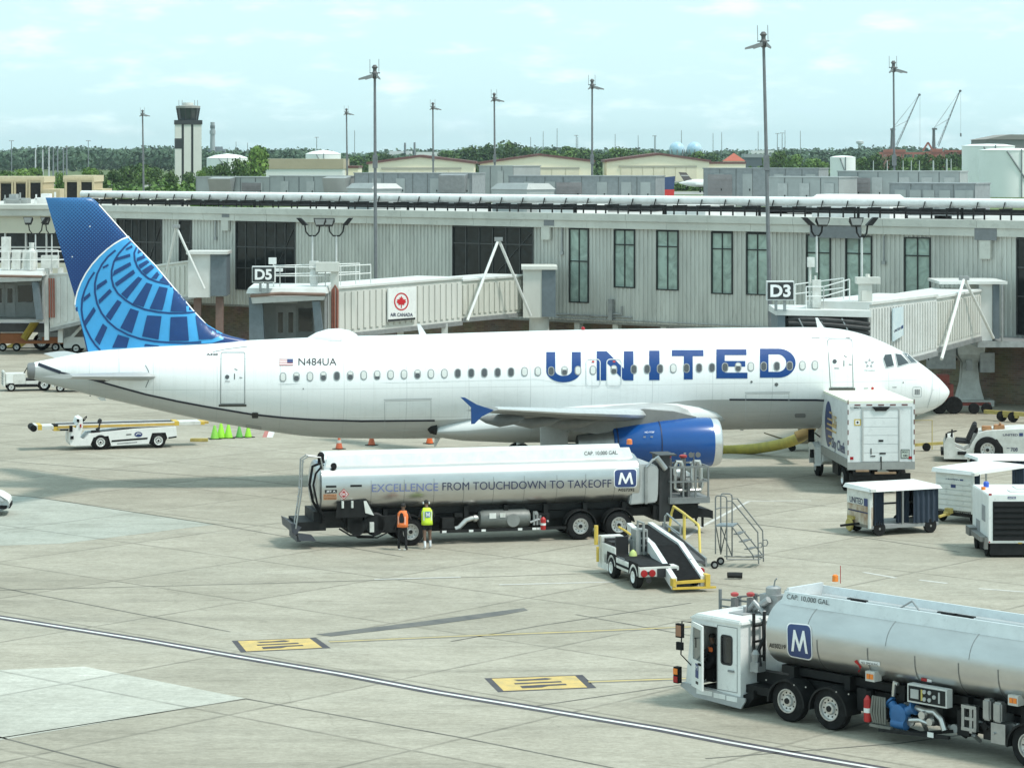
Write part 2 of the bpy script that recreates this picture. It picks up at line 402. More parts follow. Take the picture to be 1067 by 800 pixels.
for pxs in([(700,570),(730,549),(780.6,522),(845,521.5)],[(900,596),(934,602)],[(958,604),(987,607.6)],[(1020,613),(1067,616.5)],
            [(480,601),(390,603.5)],[(640,606),(520,609)]):
    ground_strip('pale_line',pxs,.16,M('faded_white_line',(.6,.59,.55),.8,dirt=(.42,.41,.38),vscale=2),.006)
seal=M('joint_sealant',(.07,.065,.055),.9,dirt=(.19,.18,.15),vscale=.9)
for pxs in([(-30,760),(125,800),(200,820)],[(255,727.5),(480,768),(700,812)],[(-30,605),(0,612),(240,658)],[(-30,615.5),(300,607),(533,600),(735,593)],[(-30,769.5),(0,768.5),(255,728)],[(-30,512),(40,518.3),(225,546.3),(420,580)],[(560,735),(690,716),(800,700)],[(470,668),(560,652),(720,628)],[(735,790),(937,774),(1080,755)],[(600,640),(720,662)],[(780,545),(900,560),(1000,575)],[(0,480),(260,500),(330,508)]):
    ground_strip('sealed_joint',pxs,.085,seal,.004)
sign_y=M('ground_sign_yellow',(.66,.46,.14),.7,dirt=(.42,.33,.15),vscale=2.2,scuff=.4)
def ground_sign(c): # four corners far-left, far-right, near-right, near-left
    q=[Vector(G(x,y,0))for x,y in c]
    def b(u,v,z):p=(q[0]*(1-u)+q[1]*u)*(1-v)+(q[3]*(1-u)+q[2]*u)*v;return(p.x,p.y,z)
    mb=MB();mb.poly([b(0,0,.004),b(1,0,.004),b(1,1,.004),b(0,1,.004)])
    mb.use(1);mb.poly([b(.065,.06,.008),b(.915,.06,.008),b(.915,.94,.008),b(.065,.94,.008)])
    mb.use(2)
    def f(u,v):return b(u,v,.012)
    patch(mb,[(.27,.2),(.45,.2),(.60,.15),(.66,.23),(.60,.3),(.3,.3)],f)
    patch(mb,[(.24,.44),(.72,.42),(.72,.51),(.24,.53)],f)
    patch(mb,[(.27,.66),(.5,.63),(.74,.62),(.74,.72),(.55,.73),(.47,.82),(.27,.82)],f)
    return tag(mb.build('painted_ground_sign',[stand_black,sign_y,stand_black],smooth=0),None,None,kind='structure')
ground_sign([(241.4,667.3),(329,663.9),(344.7,675),(251,679.5)])
ground_sign([(504.6,706.3),(607,702.8),(621.5,716.5),(519,720.9)])

# ================================================================== TERMINAL
KW=10836.0
def parap(px):return 54+16*(px-114)/953.0
def wallpt(px):d=KW/parap(px);return Vector(((px-CX)*d/F,d))
WA,WB=wallpt(100),wallpt(1100)
wyaw=math.atan2(WB.y-WA.y,WB.x-WA.x)
TF=Fr(WA.x,WA.y,wyaw) # local x along the facade, +y into the building
def tu(px,ly=0.0):return TF.px(px,300,ly)[0]
def tz(px,py,ly=0.0):return TF.px(px,py,ly)[1]
ZP,ZS,ZB=10.46,9.55,3.75 # parapet top, fascia bottom, overhang bottom
UL,UR=tu(100)-1.0,tu(1100)+14
seam_m=M('metal_siding',(.53,.535,.495),.55,.1,var=.2,vscale=.9,stretch=(1,1,.2),scuff=.6)
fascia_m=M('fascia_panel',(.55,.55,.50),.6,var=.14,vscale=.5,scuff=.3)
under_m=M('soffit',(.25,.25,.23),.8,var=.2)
roof_m=M('roof_gravel',(.5,.5,.48),.95,var=.25,vscale=1.5)
def brick_mat(name,c1,c2,mortar,bw=.4,bh=.13):
    m=bpy.data.materials.new(name);m.use_nodes=True;t=m.node_tree;N=t.nodes;L=t.links;b=N['Principled BSDF'];b.inputs['Roughness'].default_value=.9
    co=N.new('ShaderNodeTexCoord');mp=N.new('ShaderNodeMapping');mp.inputs['Rotation'].default_value=(R(90),0,0);L.new(co.outputs['Object'],mp.inputs['Vector'])
    br=N.new('ShaderNodeTexBrick');br.inputs['Scale'].default_value=1;br.inputs['Brick Width'].default_value=bw;br.inputs['Row Height'].default_value=bh;br.inputs['Mortar Size'].default_value=.012
    br.inputs['Color1'].default_value=(*c1,1);br.inputs['Color2'].default_value=(*c2,1);br.inputs['Mortar'].default_value=(*mortar,1);L.new(mp.outputs[0],br.inputs['Vector'])
    n=N.new('ShaderNodeTexNoise');n.inputs['Scale'].default_value=.9;n.inputs['Detail'].default_value=7;L.new(co.outputs['Object'],n.inputs['Vector'])
    x=N.new('ShaderNodeMix');x.data_type='RGBA';x.blend_type='MULTIPLY';x.inputs['Factor'].default_value=.5
    L.new(br.outputs['Color'],x.inputs[6]);L.new(n.outputs['Color'],x.inputs[7]);L.new(x.outputs[2],b.inputs['Base Color']);return m
brick_m=brick_mat('brown_brick',(.24,.17,.12),(.33,.25,.18),(.3,.28,.25))
def glass_mat(name,col,wav=.5,ior=1.75,ro=.05):
    m=bpy.data.materials.new(name);m.use_nodes=True;t=m.node_tree;N=t.nodes;L=t.links;b=N['Principled BSDF']
    b.inputs['Base Color'].default_value=(*col,1);b.inputs['Roughness'].default_value=ro;b.inputs['Specular IOR Level'].default_value=.5;b.inputs['IOR'].default_value=ior
    co=N.new('ShaderNodeTexCoord');n=N.new('ShaderNodeTexNoise');n.inputs['Scale'].default_value=1.1;n.inputs['Detail'].default_value=3;n.inputs['Distortion'].default_value=1.4;L.new(co.outputs['Object'],n.inputs['Vector'])
    bp=N.new('ShaderNodeBump');bp.inputs['Strength'].default_value=wav;bp.inputs['Distance'].default_value=.12;L.new(n.outputs['Fac'],bp.inputs['Height']);L.new(bp.outputs[0],b.inputs['Normal'])
    x=N.new('ShaderNodeMix');x.data_type='RGBA';x.inputs[6].default_value=(*[c*.8 for c in col],1);x.inputs[7].default_value=(*[min(1,c*1.25)for c in col],1)
    r=N.new('ShaderNodeMapRange');r.inputs['From Min'].default_value=.35;r.inputs['From Max'].default_value=.65;L.new(n.outputs['Fac'],r.inputs['Value']);L.new(r.outputs[0],x.inputs['Factor']);L.new(x.outputs[2],b.inputs['Base Color'])
    return m
glass_green=glass_mat('green_reflection_glass',(.30,.38,.335),.3,1.5)  # pale green reflections are painted into the base colour
glass_black=glass_mat('dark_window_glass',(.02,.023,.024),.15,1.42,.12)
mull=M('black_window_frame',(.02,.022,.022),.5)

term=at(TF,'terminal_building','long grey ribbed metal terminal building with dark windows and pipe on its roof','airport terminal')
# openings: (px0, px1, top py, bottom py, columns, row splits, glass)
OPEN=[(122,169,224.5,300,6,(.33,.62),0),(187,200,225,300,1,(.33,.62),0),(246,308,227,303,6,(.37,.68),0),(472,556,232.5,290.5,6,(.33,),0),
        (593.4,613.8,236,315.5,2,(.44,),1),(640.2,662,238,300,2,(.26,),1),(684.4,707.3,239.7,302.5,2,(.27,),1),(741.6,763.8,242,306.5,2,(.27,),1),
        (778,801,243,307.5,2,(.27,),1),(840.5,866,244.5,310,2,(.29,),1),(881.5,909,245.5,310,2,(.29,),1),(942.5,970,247.3,305.5,2,(.33,),1),(1059.5,1110,249,350,3,(.3,.6),0)]
def corrug(mb,u0,u1,z0,z1,pitch=.3,depth=.07):
    n=max(1,round((u1-u0)/pitch));st=(u1-u0)/n;pts=[]
    for k in range(n):
        a=u0+k*st;pts+=[(a,0),(a+st*.5,0),(a+st*.6,-depth),(a+st*.9,-depth)]
    pts.append((u1,0))
    lo=[mb.add((u,y,z0))for u,y in pts];hi=[mb.add((u,y,z1))for u,y in pts]
    for i in range(len(pts)-1):mb.face((lo[i],lo[i+1],hi[i+1],hi[i]))
mb=MB();prev=UL
op=[]
for(a,b,t,bo,nc,rs,g)in OPEN:
    u0,u1=tu(a),tu(b);z1=min(ZS-.05,tz((a+b)/2,t));z0=max(ZB+.12,tz((a+b)/2,bo));op.append((u0,u1,z0,z1,nc,rs,g))
    corrug(mb,prev,u0,ZB,ZS)
    if z0>ZB+.3:corrug(mb,u0,u1,ZB,z0)
    if z1<ZS-.1:corrug(mb,u0,u1,z1,ZS)
    prev=u1
corrug(mb,prev,UR,ZB,ZS)
mb.build('metal_wall',seam_m,term,smooth=0,recalc=False)
for(u0,u1,z0,z1,nc,rs,g)in op:
    fm=MB();w=.07 if g else.05
    fm.box(u0,u0+w,-.09,.16,z0,z1);fm.box(u1-w,u1,-.09,.16,z0,z1);fm.box(u0+w,u1-w,-.09,.16,z1-w,z1);fm.box(u0+w,u1-w,-.09,.16,z0,z0+w)
    for k in range(1,nc):u=u0+(u1-u0)*k/nc;fm.box(u-.03,u+.03,-.04,.1,z0+w,z1-w)
    for r in rs:z=z1-(z1-z0)*r;fm.box(u0+w,u1-w,-.035,.11,z-.035,z+.035)
    win=fm.build('window',mull if g else M('bronze_frame',(.06,.062,.062),.5),term,smooth=0)
    gm=MB();gm.box(u0+.02,u1-.02,.02,.03,z0+.02,z1-.02);gm.build('pane',glass_green if g else glass_black,win,smooth=0)
    if not g:
        br=MB();br.bar((u0+(u1-u0)*.55,.0,z0+.4),(u1-.1,.0,z1-.3),.07,.03);br.build('brace',M('bronze_frame',(.06,.062,.062),.5),win)
# fascia in two bands with panel joints, soffit, recessed brick base, body
mb=MB();u=UL
while u<UR:
    e=min(UR,u+3.05);mb.box(u+.012,e-.012,-.32,.1,ZS,ZS+.46);u=e
mb.box(UL,UR,-.30,.1,ZS+.012,ZP-.03)
mb.build('fascia',fascia_m,term,smooth=0)
mb=MB();u=UL
while u<UR:e=min(UR,u+6.1);mb.box(u+.01,e-.01,-.42,.3,ZP-.44,ZP);u=e
mb.build('parapet',fascia_m,term,smooth=0)
mb=MB();mb.box(UL,UR,.3,46,ZP-.62,ZP-.5);mb.build('roof',roof_m,term,smooth=0)
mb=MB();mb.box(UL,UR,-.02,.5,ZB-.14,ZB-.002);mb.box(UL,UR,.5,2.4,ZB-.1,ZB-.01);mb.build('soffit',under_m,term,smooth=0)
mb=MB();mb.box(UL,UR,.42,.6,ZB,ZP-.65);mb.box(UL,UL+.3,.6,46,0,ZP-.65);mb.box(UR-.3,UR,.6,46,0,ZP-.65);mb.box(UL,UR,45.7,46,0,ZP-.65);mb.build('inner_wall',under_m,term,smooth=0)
mb=MB();mb.box(UL,UR,2.2,2.5,0,ZB-.1);mb.build('brick_wall',brick_m,term,smooth=0)
for px in(600,640,690,760,830,900):mb=MB();u=tu(px);mb.box(u-.2,u+.2,.1,.5,0,ZB-.14);mb.build('ground_column',fascia_m,term,smooth=0)
for px in(610,655):mb=MB();u=tu(px);mb.box(u-1.4,u+1.4,2.12,2.2,0,2.9);mb.build('roll_up_door',M('roll_door',(.3,.31,.31),.6,.4),term,smooth=0)
# small fittings of the facade
for px,py,w,h in((235,221,.7,.75),(572,229.5,.8,.7),(870.5,241,3.5,.8),(1027,243,1.4,.8)):
    mb=MB();u,z=TF.px(px,py,-.33);mb.box(u-w/2,u+w/2,-.345,-.318,z-h/2,z+h/2);mb.build('louvre_panel',M('grey_louvre',(.2,.21,.22),.6,.2),term,smooth=0)
for px,py,h in((569,241,1.1),(235,233,1.0),(1027,258,1.3)):
    mb=MB();u,z=TF.px(px,py,-.2);mb.box(u-.35,u+.35,-.3,-.075,z-h/2,z+h/2);mb.build('wall_cabinet',fascia_m,term,smooth=0,bevel=.02)
for px,a,b in((585.5,234,262),(224.5,227,247),(921,246,272)):
    mb=MB();u,z1=TF.px(px,a,-.12);z0=TF.px(px,b,-.12)[1];mb.cyl((u,-.12,z0),(u,-.12,z1),.06,8);mb.box(u-.12,u+.12,-.2,-.075,z0-.2,z0);mb.build('conduit',galv,term)
mb=MB()
u0,z0=TF.px(578,330,-.15);u1=tu(660)
mb.cyl((u0,-.15,ZB+.35),(u1,-.15,ZB+.35),.05,8);mb.cyl((u0,-.2,ZB+.15),(u1+12,-.2,ZB+.15),.04,8)
u,z=TF.px(637,327,-.2);mb.box(u-.15,u+.15,-.35,-.075,z-.4,z+.9);mb.tube([(u+.15,-.2,z),(u+.8,-.2,z),(u+.8,-.2,z+.5)],.07)
mb.build('conduit',galv,term)

# ---------------- roof plant
pipe_w=M('white_pipe_cladding',(.8,.8,.79),.45,dirt=(.68,.68,.66),vscale=2)
pa,pb=P(86,202.4,208),P(1120,212.6,160)
pr_=thing('roof_pipe','long white insulated pipe on short dark stands along the terminal roof','pipe')
mb=MB();mb.tube([pa,pa*.7+pb*.3,pa*.4+pb*.6,pb],.27,14)
dv=(pb-pa)/60
for k in range(61):mb.tube([pa+dv*k-dv*.012,pa+dv*k+dv*.012],.282,14)
mb.build('pipe',pipe_w,pr_)
nrm=Vector((pb.y-pa.y,pa.x-pb.x,0)).normalized()
for k in range(46):
    s=MB();p=pa+(pb-pa)*((k+.5)/46);zr=ZP-.5
    d=(pb-pa).normalized()
    s.bar(p-nrm*.75-Vector((0,0,.36)),p+nrm*.75-Vector((0,0,.36)),.12,.09)
    jj=.2 if k%3 else.75
    s.cyl((p-nrm*.7).to_tuple()[:2]+(zr,),(p-nrm*.7-Vector((0,0,.36))),.055,6);s.cyl((p+nrm*.7).to_tuple()[:2]+(zr,),(p+nrm*.7-Vector((0,0,.36))),.055,6)
    s.bar(p+nrm*.33-Vector((0,0,.34)),p+nrm*.3+Vector((0,0,.06))+d*.1,.07,.05)
    if k%4==1:s.cyl((p+nrm*.1+d*.7).to_tuple()[:2]+(zr,),(p+nrm*.1+d*.7-Vector((0,0,.3))),.09,8)
    s.build('pipe_stand',dark,pr_)
s=MB();p0,p1=pa-Vector((0,0,.47))-nrm*.4,pb-Vector((0,0,.47))-nrm*.4
s.bar(p0,p1,.06,.16);s.bar(p0+nrm*.8,p1+nrm*.8,.06,.16)
for k in range(4):s.cyl(p0-nrm*(.5+k*.55)-Vector((0,0,.22-.02*k)),p1-nrm*(.5+k*.55)-Vector((0,0,.22-.02*k)),.07 if k%2 else.045,6)
s.build('cable_tray',dark,pr_)

hvac_m=M('grey_hvac_sheet',(.40,.42,.41),.5,.3,dirt=(.33,.345,.34),vscale=.8)
hvac_d=M('grey_hvac_dark',(.28,.295,.3),.5,.3,var=.15)
def hvac(x0,x1,ytop,d,label,depth=3.0,m=None,hoods=(),louvers=(),doors=3,zb=None):
    a,b=P(x0,ytop,d),P(x1,ytop,d*.985)
    L_=(b-a).length;yaw=math.atan2(b.y-a.y,b.x-a.x);z1=a.z;z0=(ZP-.5 if zb is None else zb)
    r=thing('hvac_unit',label,'air handler',(a.x,a.y,z0),yaw,'air handling units on the terminal roof');h=z1-z0;m=m or hvac_m
    mb=MB();mb.box(0,L_,0,depth,.25,h-.08);mb.box(-.06,L_+.06,-.06,depth+.06,h-.078,h);mb.use(1)
    n=max(2,int(L_/1.25))
    for k in range(n+1):u=L_*k/n;mb.box(max(0,u-.03),min(L_,u+.03),-.025,-.001,.26,h-.09)
    mb.build('casing',[m,M('hvac_seam',(.17,.18,.18),.6,.2)],r,smooth=0)
    mb=MB()
    for k in range(int(L_/3)+1):mb.box(k*3,min(L_,k*3+.2),.1,depth-.1,0,.249)
    mb.build('base_frame',dark,r,smooth=0)
    rnd=random.Random(int(x0*7+ytop))
    for k in range(doors):
        u=L_*(k+.35+.3*rnd.random())/doors;mb=MB();w=.75;mb.box(u,min(u+w,L_-.1),-.05,-.027,.45,h-.45);mb.use(1);mb.box(u+w*.7,u+w*.8,-.09,-.052,h*.45,h*.45+.15)
        mb.build('access_door',[hvac_m if m is not hvac_m else M('hvac_door',(.44,.45,.44),.45,.25),dark],r,smooth=0)
    for q in louvers:
        u=L_*q;mb=MB();mb.box(u,u+1.9,-.06,-.03,.6,h-.5)
        for z in range(6):mb.box(u+.05,u+1.85,-.1,-.062,.65+z*(h-1.25)/6,.7+z*(h-1.25)/6)
        mb.build('louvre',M('louvre_taupe',(.27,.25,.25),.7),r,smooth=0)
    for q in hoods:
        u=L_*q;mb=MB();w=2.2
        mb.hexa([(u,-.02,h*.3),(u+w,-.02,h*.3),(u+w,-.021,h*.3+.02),(u,-.021,h*.3+.02),(u+.3,-.9,h*.93),(u+w+.3,-.9,h*.93),(u+w+.3,-.02,h*.98),(u+.3,-.02,h*.98)])
        mb.use(1);mb.box(u+.3,u+w-.2,-.035,-.028,h*.35,h*.85);mb.build('intake_hood',[m,dark],r,smooth=0)
    return r
hvac(204,282,184,232,'pale grey rooftop air handler with a slanted hood, near the control tower',hoods=(.2,),doors=2,louvers=(.62,))
hvac(281,358,183,226,'grey rooftop air handler with hood, below the long low white hall',hoods=(.75,),doors=3)
hvac(369,492,180,222,'long grey rooftop air handler below the gabled hangar with short chimneys behind',hoods=(.72,),doors=4,m=hvac_d)
hvac(499,535,172.5,240,'plain tall grey rooftop housing in front of the middle hangar',doors=1)
hvac(530,683,183,205,'long grey rooftop air handler ending beside the blue and red tail',doors=6,louvers=(.33,),m=hvac_d)
hvac(733,853,175,212,'tall grey rooftop air handler with taupe louvre behind the tallest lamp post',doors=4,louvers=(.04,),m=hvac_d)
hvac(799,874,184,196,'low grey rooftop air handler just behind the tallest lamp post',doors=3,m=hvac_m)
hvac(873,1000,178,198,'long grey rooftop air handler below the red port cranes',doors=5,louvers=(.05,),m=hvac_m)
hvac(927,1016,190.5,180,'lower dark grey rooftop cabinet with a white notice near the grass field',doors=6,m=hvac_d)
def roofbox(x0,x1,ytop,d,label,m,depth=2.5):
    a,b=P(x0,ytop,d),P(x1,ytop,d*.985);yaw=math.atan2(b.y-a.y,b.x-a.x)
    mb=MB();L_=(b-a).length;h=a.z-(ZP-.5);mb.box(0,L_,0,depth,0,h*.8);mb.hexa([(-.1,-.1,h*.8+.002),(L_+.1,-.1,h*.8+.002),(L_+.1,depth+.1,h*.8+.002),(-.1,depth+.1,h*.8+.002),(.2,.3,h),(L_-.2,.3,h),(L_-.2,depth-.3,h),(.2,depth-.3,h)])
    o=mb.build('roof_housing',m,smooth=0);o.location=(a.x,a.y,ZP-.5);o.rotation_euler=(0,0,yaw);return tag(o,label,'roof housing','low housings on the terminal roof')
roofbox(513,549,191,200,'short pale rooftop housing in front of the long grey air handler',hvac_m)
roofbox(846,927,202.5,178,'long low white rooftop housing in front of the grey air handlers',pipe_w)
roofbox(362,388,191,214,'small pale rooftop housing beside the lamp post pole',hvac_m)
roofbox(560,600,206,192,'small low white rooftop housing under the white pipe',pipe_w,3)
roofbox(690,735,210,186,'flat white rooftop housing seen under the pipe',pipe_w,3)

# left wing of the terminal, set back, with a ribbon of dark windows
LW=Fr(*tuple(P(-60,300,232))[:2],R(-6))
lw=at(LW,'terminal_wing','beige terminal wing with a band of black windows behind the aircraft tail','terminal wing')
x1=LW.px(112,300)[0];zt=LW.px(30,213.5)[1];zf=LW.px(30,225)[1];zw1=LW.px(30,243)[1];zw0=LW.px(30,274)[1]
beige=M('beige_panel',(.55,.53,.43),.7,var=.08,vscale=.4)
mb=MB();mb.box(0,x1,0,30,0,zw0);mb.box(0,x1,0,30,zw1,zf);mb.box(0,x1,.8,30,zw0,zw1);mb.build('wall',beige,lw,smooth=0)
mb=MB();mb.box(-.2,x1+.2,-.35,30.2,zf+.002,zt-.35);mb.box(-.3,x1+.3,-.5,30.3,zt-.348,zt);mb.build('fascia',fascia_m,lw,smooth=0)
n=8
for k in range(n):
    a,b=x1*k/n,x1*(k+1)/n;mb=MB();mb.box(a+.0,a+.12,.05,.5,zw0,zw1);mb.box(a+.121,b-.001,.05,.4,(zw0+zw1)/2-.0,(zw0+zw1)/2+.12)
    f=mb.build('window',M('pale_frame',(.5,.5,.48),.6),lw,smooth=0);g=MB();g.box(a+.121,b,.42,.44,zw0,zw1);g.build('pane',glass_black,f,smooth=0)

rw=random.Random(3)
for px,w_,h_,lb in((4,24,.45,'low grey duct box at the far end of the beige wing roof'),(36,30,.5,'white equipment box in the middle of the beige wing roof'),(84,20,.45,'small white equipment box on the beige wing roof near the tail fin')):
    a=P(px,214,236);b=P(px+w_,214,236);mb=MB();L_=b.x-a.x;mb.box(0,L_,0,2,.0,h_);mb.box(L_*.2,L_*.5,.3,1.6,h_+.002,h_+.35);mb.box(L_*.7,L_*.76,-.3,-.2,0,h_+.5);mb.box(L_*.05,L_*.1,-.3,-.2,0,h_+.3);mb.box(0,L_,-.3,-.22,h_*.7,h_*.7+.08)
    o=mb.build('roof_equipment',hvac_m if px<20 else pipe_w,smooth=0);o.location=(a.x,a.y,zt);tag(o,lb,'roof equipment','equipment on the beige wing roof')
# ================================================================== BEYOND THE TERMINAL
def leaf_mat(name,a,b,vs=.12):
    m=bpy.data.materials.new(name);m.use_nodes=True;t=m.node_tree;N=t.nodes;L=t.links;bs=N['Principled BSDF'];bs.inputs['Roughness'].default_value=.75;bs.inputs['Specular IOR Level'].default_value=.2
    g=N.new('ShaderNodeNewGeometry');co=N.new('ShaderNodeTexCoord');n=N.new('ShaderNodeTexNoise');n.inputs['Scale'].default_value=vs;n.inputs['Detail'].default_value=5;L.new(g.outputs['Position'],n.inputs['Vector'])
    r=N.new('ShaderNodeMapRange');r.inputs['From Min'].default_value=.35;r.inputs['From Max'].default_value=.65;L.new(n.outputs['Fac'],r.inputs['Value'])
    ad=N.new('ShaderNodeMath');ad.operation='MULTIPLY_ADD';L.new(g.outputs['Random Per Island'],ad.inputs[0]);ad.inputs[1].default_value=.6;L.new(r.outputs[0],ad.inputs[2]);
    sb=N.new('ShaderNodeMath');sb.operation='SUBTRACT';sb.use_clamp=True;L.new(ad.outputs[0],sb.inputs[0]);sb.inputs[1].default_value=.3
    x=N.new('ShaderNodeMix');x.data_type='RGBA';x.inputs[6].default_value=(*a,1);x.inputs[7].default_value=(*b,1);L.new(sb.outputs[0],x.inputs['Factor']);L.new(x.outputs[2],bs.inputs['Base Color']);return m
leaf_dark=leaf_mat('dark_foliage',(.03,.065,.02),(.085,.14,.04))
leaf_mid=leaf_mat('mid_foliage',(.05,.1,.025),(.12,.2,.05))
leaf_light=leaf_mat('light_foliage',(.08,.15,.03),(.17,.27,.06))
leaf_far=leaf_mat('hazed_foliage',(.055,.095,.06),(.085,.14,.08),.02)  # lightened and blued: distance haze is put into the leaf colour
bark=M('bark',(.12,.095,.07),.9,var=.3)
def clumps(mb,cx,cy,cz,rx,ry,rz,n,sz,rnd):
    for _ in range(n):
        d=Vector((rnd.gauss(0,1),rnd.gauss(0,1),rnd.gauss(0,1))).normalized();q=rnd.uniform(.72,1.08)
        p=Vector((cx+d.x*rx*q,cy+d.y*ry*q,cz+d.z*rz*q))
        nn=(d+Vector((rnd.gauss(0,.5),rnd.gauss(0,.5),rnd.gauss(0,.5)))).normalized();u=nn.orthogonal().normalized();a=rnd.uniform(0,6.28);w=nn.cross(u)
        u,w=u*math.cos(a)+w*math.sin(a),w*math.cos(a)-u*math.sin(a);s=sz*rnd.uniform(.6,1.3)
        mb.poly([p+u*s,p+w*s*.7,p-u*s*.9,p-w*s*.8])
def tree_proto(seed,h,w,m,n=10,per=110):
    rnd=random.Random(seed)
    r=thing('tree',None,'tree')
    t=MB();t.tube([(0,0,0),(.1,0,h*.3),(-.1,.1,h*.6)],[h*.022,h*.016,h*.006],7)
    for k in range(5):a=k*1.3;t.tube([(0,0,h*(.25+.06*k)),(math.cos(a)*w*.3,math.sin(a)*w*.3,h*(.5+.06*k))],[h*.009,h*.003],5)
    t.build('trunk',bark,r)
    c=MB()
    for k in range(n):
        a=rnd.uniform(0,6.28);q=rnd.uniform(.1,.62)*w/2;z=h*rnd.uniform(.3,.8);s=w*rnd.uniform(.2,.34)*(1.1-.5*abs(z/h-.5))
        clumps(c,math.cos(a)*q,math.sin(a)*q,z,s,s,s*.8,per,h*.05,rnd)
    clumps(c,0,0,h*.8,w*.25,w*.25,h*.17,per,h*.05,rnd)
    c.build('crown',m,r,smooth=0,recalc=False);return r
protos={'dark':[tree_proto(1,12,10,leaf_dark),tree_proto(2,12,12,leaf_dark,11)],'mid':[tree_proto(3,12,10,leaf_mid),tree_proto(4,12,12,leaf_mid,11)],'light':[tree_proto(5,12,11,leaf_light),tree_proto(6,12,13,leaf_light,11)]}
used=set();tn=0
def put_tree(px,ytop,wpx,kind,d,label,group):
    global tn
    pr=protos[kind][tn%2];tn+=1
    o=pr if pr.name not in used else copy_tree(pr)
    used.add(pr.name)
    top=P(px,ytop,d);h=top.z;w=wpx*d/F
    o.location=(top.x,top.y,0);o.scale=(w/11,w/11,h/12.0);o.rotation_euler=(0,0,tn*1.7);tag(o,label,'tree',group)
LABT={'dark':'dark green rounded tree','mid':'mid green bushy tree','light':'light green spreading tree'}
gl='trees beyond the tan service blocks'
rnd=random.Random(11)
for px,y,w,k in((4,177,22,'mid'),(24,175,24,'light'),(40,174,22,'light'),(62,179,18,'light'),(90,174,24,'light'),(103,177,16,'mid'),(118,176,22,'dark'),(132,172,24,'dark'),(147,169,26,'mid'),(163,174,20,'dark'),(178,178,20,'dark'),
                    (196,179,18,'dark'),(208,177,15,'light'),(219,172,20,'mid'),(233,168,24,'dark'),(248,165,26,'dark')):
    put_tree(px,y,w,k,rnd.uniform(900,1050),LABT[k]+(' beyond the flat tan service blocks' if px<112 else ' near the foot of the control tower'),gl)
put_tree(268,150.5,34,'light',1000,'tall pale green tree beside the long low white hall',gl)
gm_='trees between and behind the hangars'
for px,y,w,k in((372,162,26,'mid'),(389,158,24,'mid'),(402,160,20,'dark'),(468,156,30,'mid'),(490,152,34,'dark'),(510,149,30,'dark'),(531,146.5,30,'dark'),(548,152,26,'dark'),(572,154,28,'mid'),(590,151.5,30,'mid'),(612,154,28,'dark'),(626,160,24,'mid'),
                    (643,152,30,'mid'),(660,155,28,'dark'),(677,157,26,'mid'),(728,157,24,'mid'),(740,159,22,'dark')):
    put_tree(px,y,w,k,rnd.uniform(1700,1850),LABT[k]+' rising behind the gabled hangar roofs',gm_)
gr_='trees beyond the grey rooftop units'
for px,y,w,k in((800,161,20,'mid'),(814,157,24,'dark'),(829,160,22,'mid'),(846,164,24,'mid'),(858,168,18,'light'),(900,163,22,'mid'),(914,159,26,'dark'),(932,161,24,'dark'),(948,163,24,'mid'),(963,160,26,'dark'),(980,161,26,'dark'),(996,159,24,'dark'),(1008,160,22,'mid')):
    put_tree(px,y,w,k,rnd.uniform(1250,1350),LABT[k]+(' behind the row of grey lamp stubs' if px>895 else ' to the side of the squat white storage tank'),gr_)
for k in protos:
    for p in protos[k]:
        if p.name not in used:
            for c in list(p.children):bpy.data.objects.remove(c)
            bpy.data.objects.remove(p)
# the far wood: one mass along the horizon
mb=MB();rnd=random.Random(5)
def prof(px):return 155.4+1.6*math.sin(px*.017+1)+1.2*math.sin(px*.051)-(2.0 if px<170 else 0)+(1.2 if 380<px<500 else 0)
for d,dy,st in((2300,2.5,9),(3000,0.5,9),(4200,-.3,8)):
    px=-60
    while px<1130:
        y=prof(px+d*.01)+dy+rnd.uniform(-1.2,1.8);top=P(px,y,d+rnd.uniform(-120,120));s=rnd.uniform(9,15)*d/2600
        h=top.z
        clumps(mb,top.x,top.y,h-s*.75,s,s,s*.75,100,1.9*d/2600,rnd)
        clumps(mb,top.x+s*.5,top.y-s*.6,h*.45,s*1.1,s*.8,h*.45,110,2.2*d/2600,rnd)
        px+=st*rnd.uniform(.7,1.3)
tag(mb.build('far_wood',leaf_far,smooth=0,recalc=False),'continuous dark green wood along the horizon','woodland',kind='stuff')
mb=MB();rnd=random.Random(9) # undergrowth that closes the ground between the left trees
for k in range(330):
    px=rnd.uniform(-20,262);d=rnd.uniform(620,880);h=rnd.uniform(2.5,6.5);p=P(px,190,d);clumps(mb,p.x,p.y,h*.5,h*.7,h*.7,h*.55,24,.75,rnd)
tag(mb.build('undergrowth',leaf_mid,smooth=0,recalc=False),'green undergrowth filling the ground behind the tan blocks and tower','undergrowth',kind='stuff')
mb=MB();rnd=random.Random(10)
for k in range(260):
    px=rnd.choice((rnd.uniform(365,760),rnd.uniform(780,1010)));d=rnd.uniform(1480,1650)if px<770 else rnd.uniform(1150,1240);h=rnd.uniform(4,9);p=P(px,190,d);clumps(mb,p.x,p.y,h*.5,h*.9,h*.8,h*.55,24,1.1,rnd)
tag(mb.build('undergrowth',leaf_dark,smooth=0,recalc=False),'dark scrub filling the ground between the hangars and storage tanks','undergrowth',kind='stuff')
mb=MB();rnd=random.Random(8) # hedge line at the field edge on the right
for k in range(60):
    p=P(1012+k*1.6,191,1000);clumps(mb,p.x,p.y+rnd.uniform(-4,4),1.6,2.2,2.2,2.0,26,.6,rnd)
for k in range(40):
    p=P(683+k*1.4,191,1060);clumps(mb,p.x,p.y+rnd.uniform(-4,4),1.4,2.2,2.2,1.7,26,.6,rnd)
